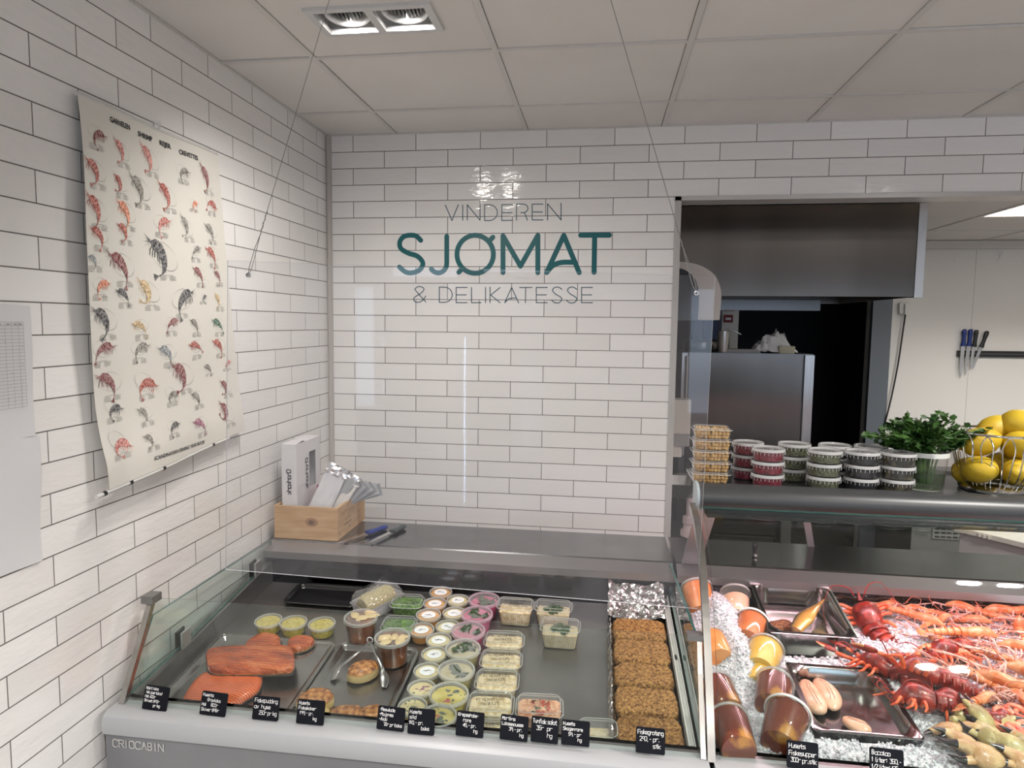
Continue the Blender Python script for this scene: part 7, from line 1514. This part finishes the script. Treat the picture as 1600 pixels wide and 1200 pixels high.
lans = [(1392,945,8,.02,.20,'langoustine at the rear left right beside the dark red lobster'),(1428,952,165,.03,.20,'langoustine at the rear left, head towards the dark red lobster'),(1452,968,-30,.045,.21,'pale orange langoustine with dark eye behind the ice heap'),(1470,1002,115,.045,.19,'bright orange langoustine tail pointing down beside the ice heap'),
 (1500,948,150,.03,.22,'langoustine with raised long claws at the rear'),(1530,990,5,.055,.24,'straight long orange langoustine lying across the heap'),(1560,953,178,.03,.22,'langoustine at the rear right with curled tail'),(1592,970,60,.03,.20,'langoustine at the right edge behind the long straight one'),
 (1500,1020,-20,.04,.20,'langoustine ahead of the long straight one on the left'),(1545,1022,160,.045,.21,'pale pink langoustine in the middle of the pile'),(1588,1010,150,.05,.22,'langoustine with red claws at the right edge'),(1512,1052,140,.045,.21,'langoustine between curled lobster and pink pile'),
 (1560,1060,150,.055,.23,'pink langoustine with claws pointing to the upper left'),(1600,1045,165,.05,.22,'langoustine cut by the right picture edge, upper'),(1545,1090,30,.04,.20,'pink langoustine just above the crab claws'),(1592,1088,100,.045,.20,'langoustine near the small shrimps at the right edge'),
 (1478,965,35,.035,.19,'langoustine behind the pale orange one'),(1530,968,-15,.03,.19,'langoustine between the two rear ones'),(1640,1000,170,.04,.22,'langoustine beyond the picture edge, upper'),(1650,1070,150,.04,.22,'langoustine beyond the picture edge, lower')]
for k, (x, y, hd, h, S_, lab) in enumerate(lans):
    if k > 17: continue
    q = crust('langoustine', S_, LAN, (.5, 1.6, .3, .9, .4, .15, 2.6)[k % 7], 1, .62, 50+k, 3, 2, 1.15, .28); place_cr(q, x, y, hd, h, lab, 'langoustine', gl, RN.uniform(-50, 50), RN.uniform(-10, 6), .04)
# loose pink heads and legs between the langoustines: a tangle nobody could count
m_ = MB(); rr = random.Random(77)
for k in range(420):
    px, py = rr.uniform(1395, 1640), 0; py = rr.uniform(935 + max(0, 1450-px)*.15, 1110 - max(0, 1560-px)*.55)
    c_ = on_ice(px, py, rr.uniform(.0, .035)); a_ = rr.random()*6.3; L_ = rr.uniform(.02, .05); d = V((cos(a_), sin(a_), rr.uniform(-.2, .35))); up = V((0, 0, rr.uniform(.004, .012)))
    m_.tube([c_ - V((2.6, -.95, .86)), c_ + d*L_*.5 + up - V((2.6, -.95, .86)), c_ + d*L_ - V((2.6, -.95, .86))], [.0022, .0026, .0008], 5)
o = m_.build('shellfish_legs', LAN['lg'], None, loc=(2.6, -.95, .86)); tag(o, 'tangle of thin pink legs and feelers between the langoustines', 'shellfish', kind='stuff')
# small shrimps
M_SHR = shell('shrimp_pink', srgb(222, 92, 72), srgb(236, 140, 112), 40); gs = 'small pink shrimps'
def shrimp(seed):
    q = empty('shrimp'); pts = [(.026*cos(t), .026*sin(t), .006) for t in [RD(-30) + RD(230)*i/14 for i in range(15)]]; m_ = MB(); m_.tube(pts, [.0035 + .0055*sin(pi*min(1, (i+2)/13))**.7 * (1 - .35*i/14) + (.0006 if i % 2 else 0) for i in range(15)], 9); m_.build('body', M_SHR, q)
    m_ = MB(); e = V(pts[-1]); 
    for f_ in (-.4, 0, .4): m_.tube([e, e + V((-.006 + .008*f_, -.012, .001))], [.002, .0028], 5, flat=.3)
    m_.build('tail_fan', M_SHR, q); m_ = MB(); h_ = V(pts[0])
    for s_ in (-1, 1): m_.tube(catmull([h_, h_ + V((.012, -.012, .004*s_)), h_ + V((.0, -.03, .006*s_)), h_ + V((-.02, -.035, .0))], 3), .0006, 4)
    m_.build('feelers', M_SHR, q); return q
sp_ = [(1572,1122),(1588,1116),(1598,1130),(1580,1136),(1563,1132),(1594,1146),(1577,1148),(1606,1118),(1612,1140),(1566,1144)]
pshr = shrimp(1)
sl = ['small pink shrimp nearest the foil piece', 'small pink shrimp at the top of the shrimp pile', 'small pink shrimp at the right edge of the pile', 'small pink shrimp in the centre of the pile', 'small pink shrimp at the left end of the pile', 'small pink shrimp low at the right of the pile', 'small pink shrimp in the lowest row of the pile', 'small pink shrimp cut by the picture edge, upper', 'small pink shrimp cut by the picture edge, lower', 'small pink shrimp touching the crab claws']
for k, (x, y) in enumerate(sp_):
    q = pshr if k == 0 else copy_tree(pshr); c_ = on_ice(x, y, .022 + .004*(k % 3)); q.location = c_; q.rotation_euler = (rr.uniform(-.5, .5), rr.uniform(-.4, .4), rr.uniform(0, 6.2)); tag(q, sl[k], 'shrimp', gs)
c_ = on_ice(1562, 1106, .02); m_ = MB(); crump(m_, -.022, .022, -.016, .016, lambda u, v_: 0, 12, 10, .010, 5, 60); o = m_.build('foil_scrap', M_FOIL2, None, smooth=0, loc=c_); o.rotation_euler = (FANG, 0, .3); tag(o, 'crumpled silver foil scrap between langoustines and crab claws', 'foil')
# crab claws
CRB = dict(a=shell('crab_shell', srgb(170, 128, 86), srgb(206, 176, 132), 22, .4, srgb(150, 86, 50)), b=shell('crab_shell_green', srgb(140, 124, 78), srgb(186, 170, 118), 24, .4), k=mat('crab_tip_black', (.012, .010, .009), .25, coat=.3))
def crab_claw(S_, mt, opening=.35, arm=True, seed=0):
    q = empty('crab_claw'); m_ = MB(); R2 = []; W_ = S_*.27
    for (u, w_, off) in ((0, .35, 0), (.06, .62, 0), (.22, .98, .02), (.40, 1.05, .02), (.54, .90, .0), (.62, .55, -.42), (.74, .36, -.50)): R2.append([(S_*u, off*W_ + w_*W_*cos(t), W_*.62 + w_*W_*.62*sin(t)*(1+.05*noise.noise(V((u*9+seed, t, 0))))) for t in [2*pi*i/18 for i in range(18)]])
    m_.rings(R2); m_.build('palm', mt, q)
    m_ = MB(); R2 = []
    for (u, w_, off) in ((.73, .365, -.50), (.85, .24, -.46), (.96, .12, -.32), (1.02, .02, -.22)): R2.append([(S_*u, off*W_ + w_*W_*cos(t), W_*.62 + w_*W_*.62*sin(t)) for t in [2*pi*i/14 for i in range(14)]])
    m_.rings(R2); m_.build('fixed_tip', CRB['k'], q)
    def mv(u, off): x = S_*(u-.5); y = off*W_; return S_*.5 + x*cos(opening) - y*sin(opening)*.6, y*cos(opening) + x*sin(opening)
    m_ = MB(); R2 = []
    for (u, w_, off) in ((.48, .36, .50), (.58, .40, .60), (.72, .33, .62)): x, y = mv(u, off); R2.append([(x, y + w_*W_*cos(t), W_*.62 + w_*W_*.6*sin(t)) for t in [2*pi*i/14 for i in range(14)]])
    m_.rings(R2); m_.build('movable_finger', mt, q)
    m_ = MB(); R2 = []
    for (u, w_, off) in ((.715, .335, .62), (.84, .25, .54), (.95, .13, .30), (1.01, .02, .12)): x, y = mv(u, off); R2.append([(x, y + w_*W_*cos(t), W_*.62 + w_*W_*.6*sin(t)) for t in [2*pi*i/14 for i in range(14)]])
    m_.rings(R2); m_.build('movable_tip', CRB['k'], q)
    if arm: m_ = MB(); m_.tube(catmull([(0, 0, W_*.6), (-S_*.10, W_*.1, W_*.65), (-S_*.24, W_*.5, W_*.55), (-S_*.34, W_*1.1, W_*.45)], 4), [W_*w_ for w_ in (.36, .42, .40, .30, .34, .42, .46, .44, .40, .42, .40, .34, .24)], 12); m_.build('arm_joint', mt, q)
    return q
gc = 'crab claws at the front right'
cc = [(1500,1112,70,.095,'b',.3,.045,'rounded brown crab claw standing up by the lobster tail piece'),(1530,1118,100,.115,'b',.2,.06,'largest greenish crab claw on top of the heap'),(1568,1128,-20,.10,'b',.3,.045,'crab claw with black tip right under the foil scrap'),
      (1478,1142,200,.10,'a',.4,.045,'pinkish crab claw at the left end with black tips beside the pan'),(1502,1160,165,.105,'a',.35,.05,'pale crab claw with dark open tips in the second row'),(1530,1180,170,.125,'a',.35,.055,'orange brown crab claw at the very front'),
      (1545,1150,130,.11,'b',.25,.05,'greenish crab claw arm pointing up in the middle'),(1572,1165,150,.11,'b',.25,.05,'greenish crab claw right of the middle one'),(1600,1165,120,.11,'b',.3,.05,'greenish crab claw cut by the right picture edge'),(1595,1192,160,.11,'a',.3,.04,'brown crab claw in the lower right corner')]
for k, (x, y, hd, S_, mk, op, h, lab) in enumerate(cc):
    q = crab_claw(S_, CRB[mk], op, k not in (5,), k); c_ = on_ice(x, y, h-.015); Rm_ = Euler((FANG, 0, 0)).to_matrix() @ Matrix.Rotation(RD(hd), 3, 'Z') @ Matrix.Rotation(RD(RN.uniform(-18, 5)), 3, 'Y') @ Matrix.Rotation(RD(RN.uniform(-35, 35)), 3, 'X'); q.rotation_euler = Rm_.to_euler(); q.location = c_ - Rm_ @ V((S_*.4, 0, S_*.15)); tag(q, lab, 'crab claw', gc)
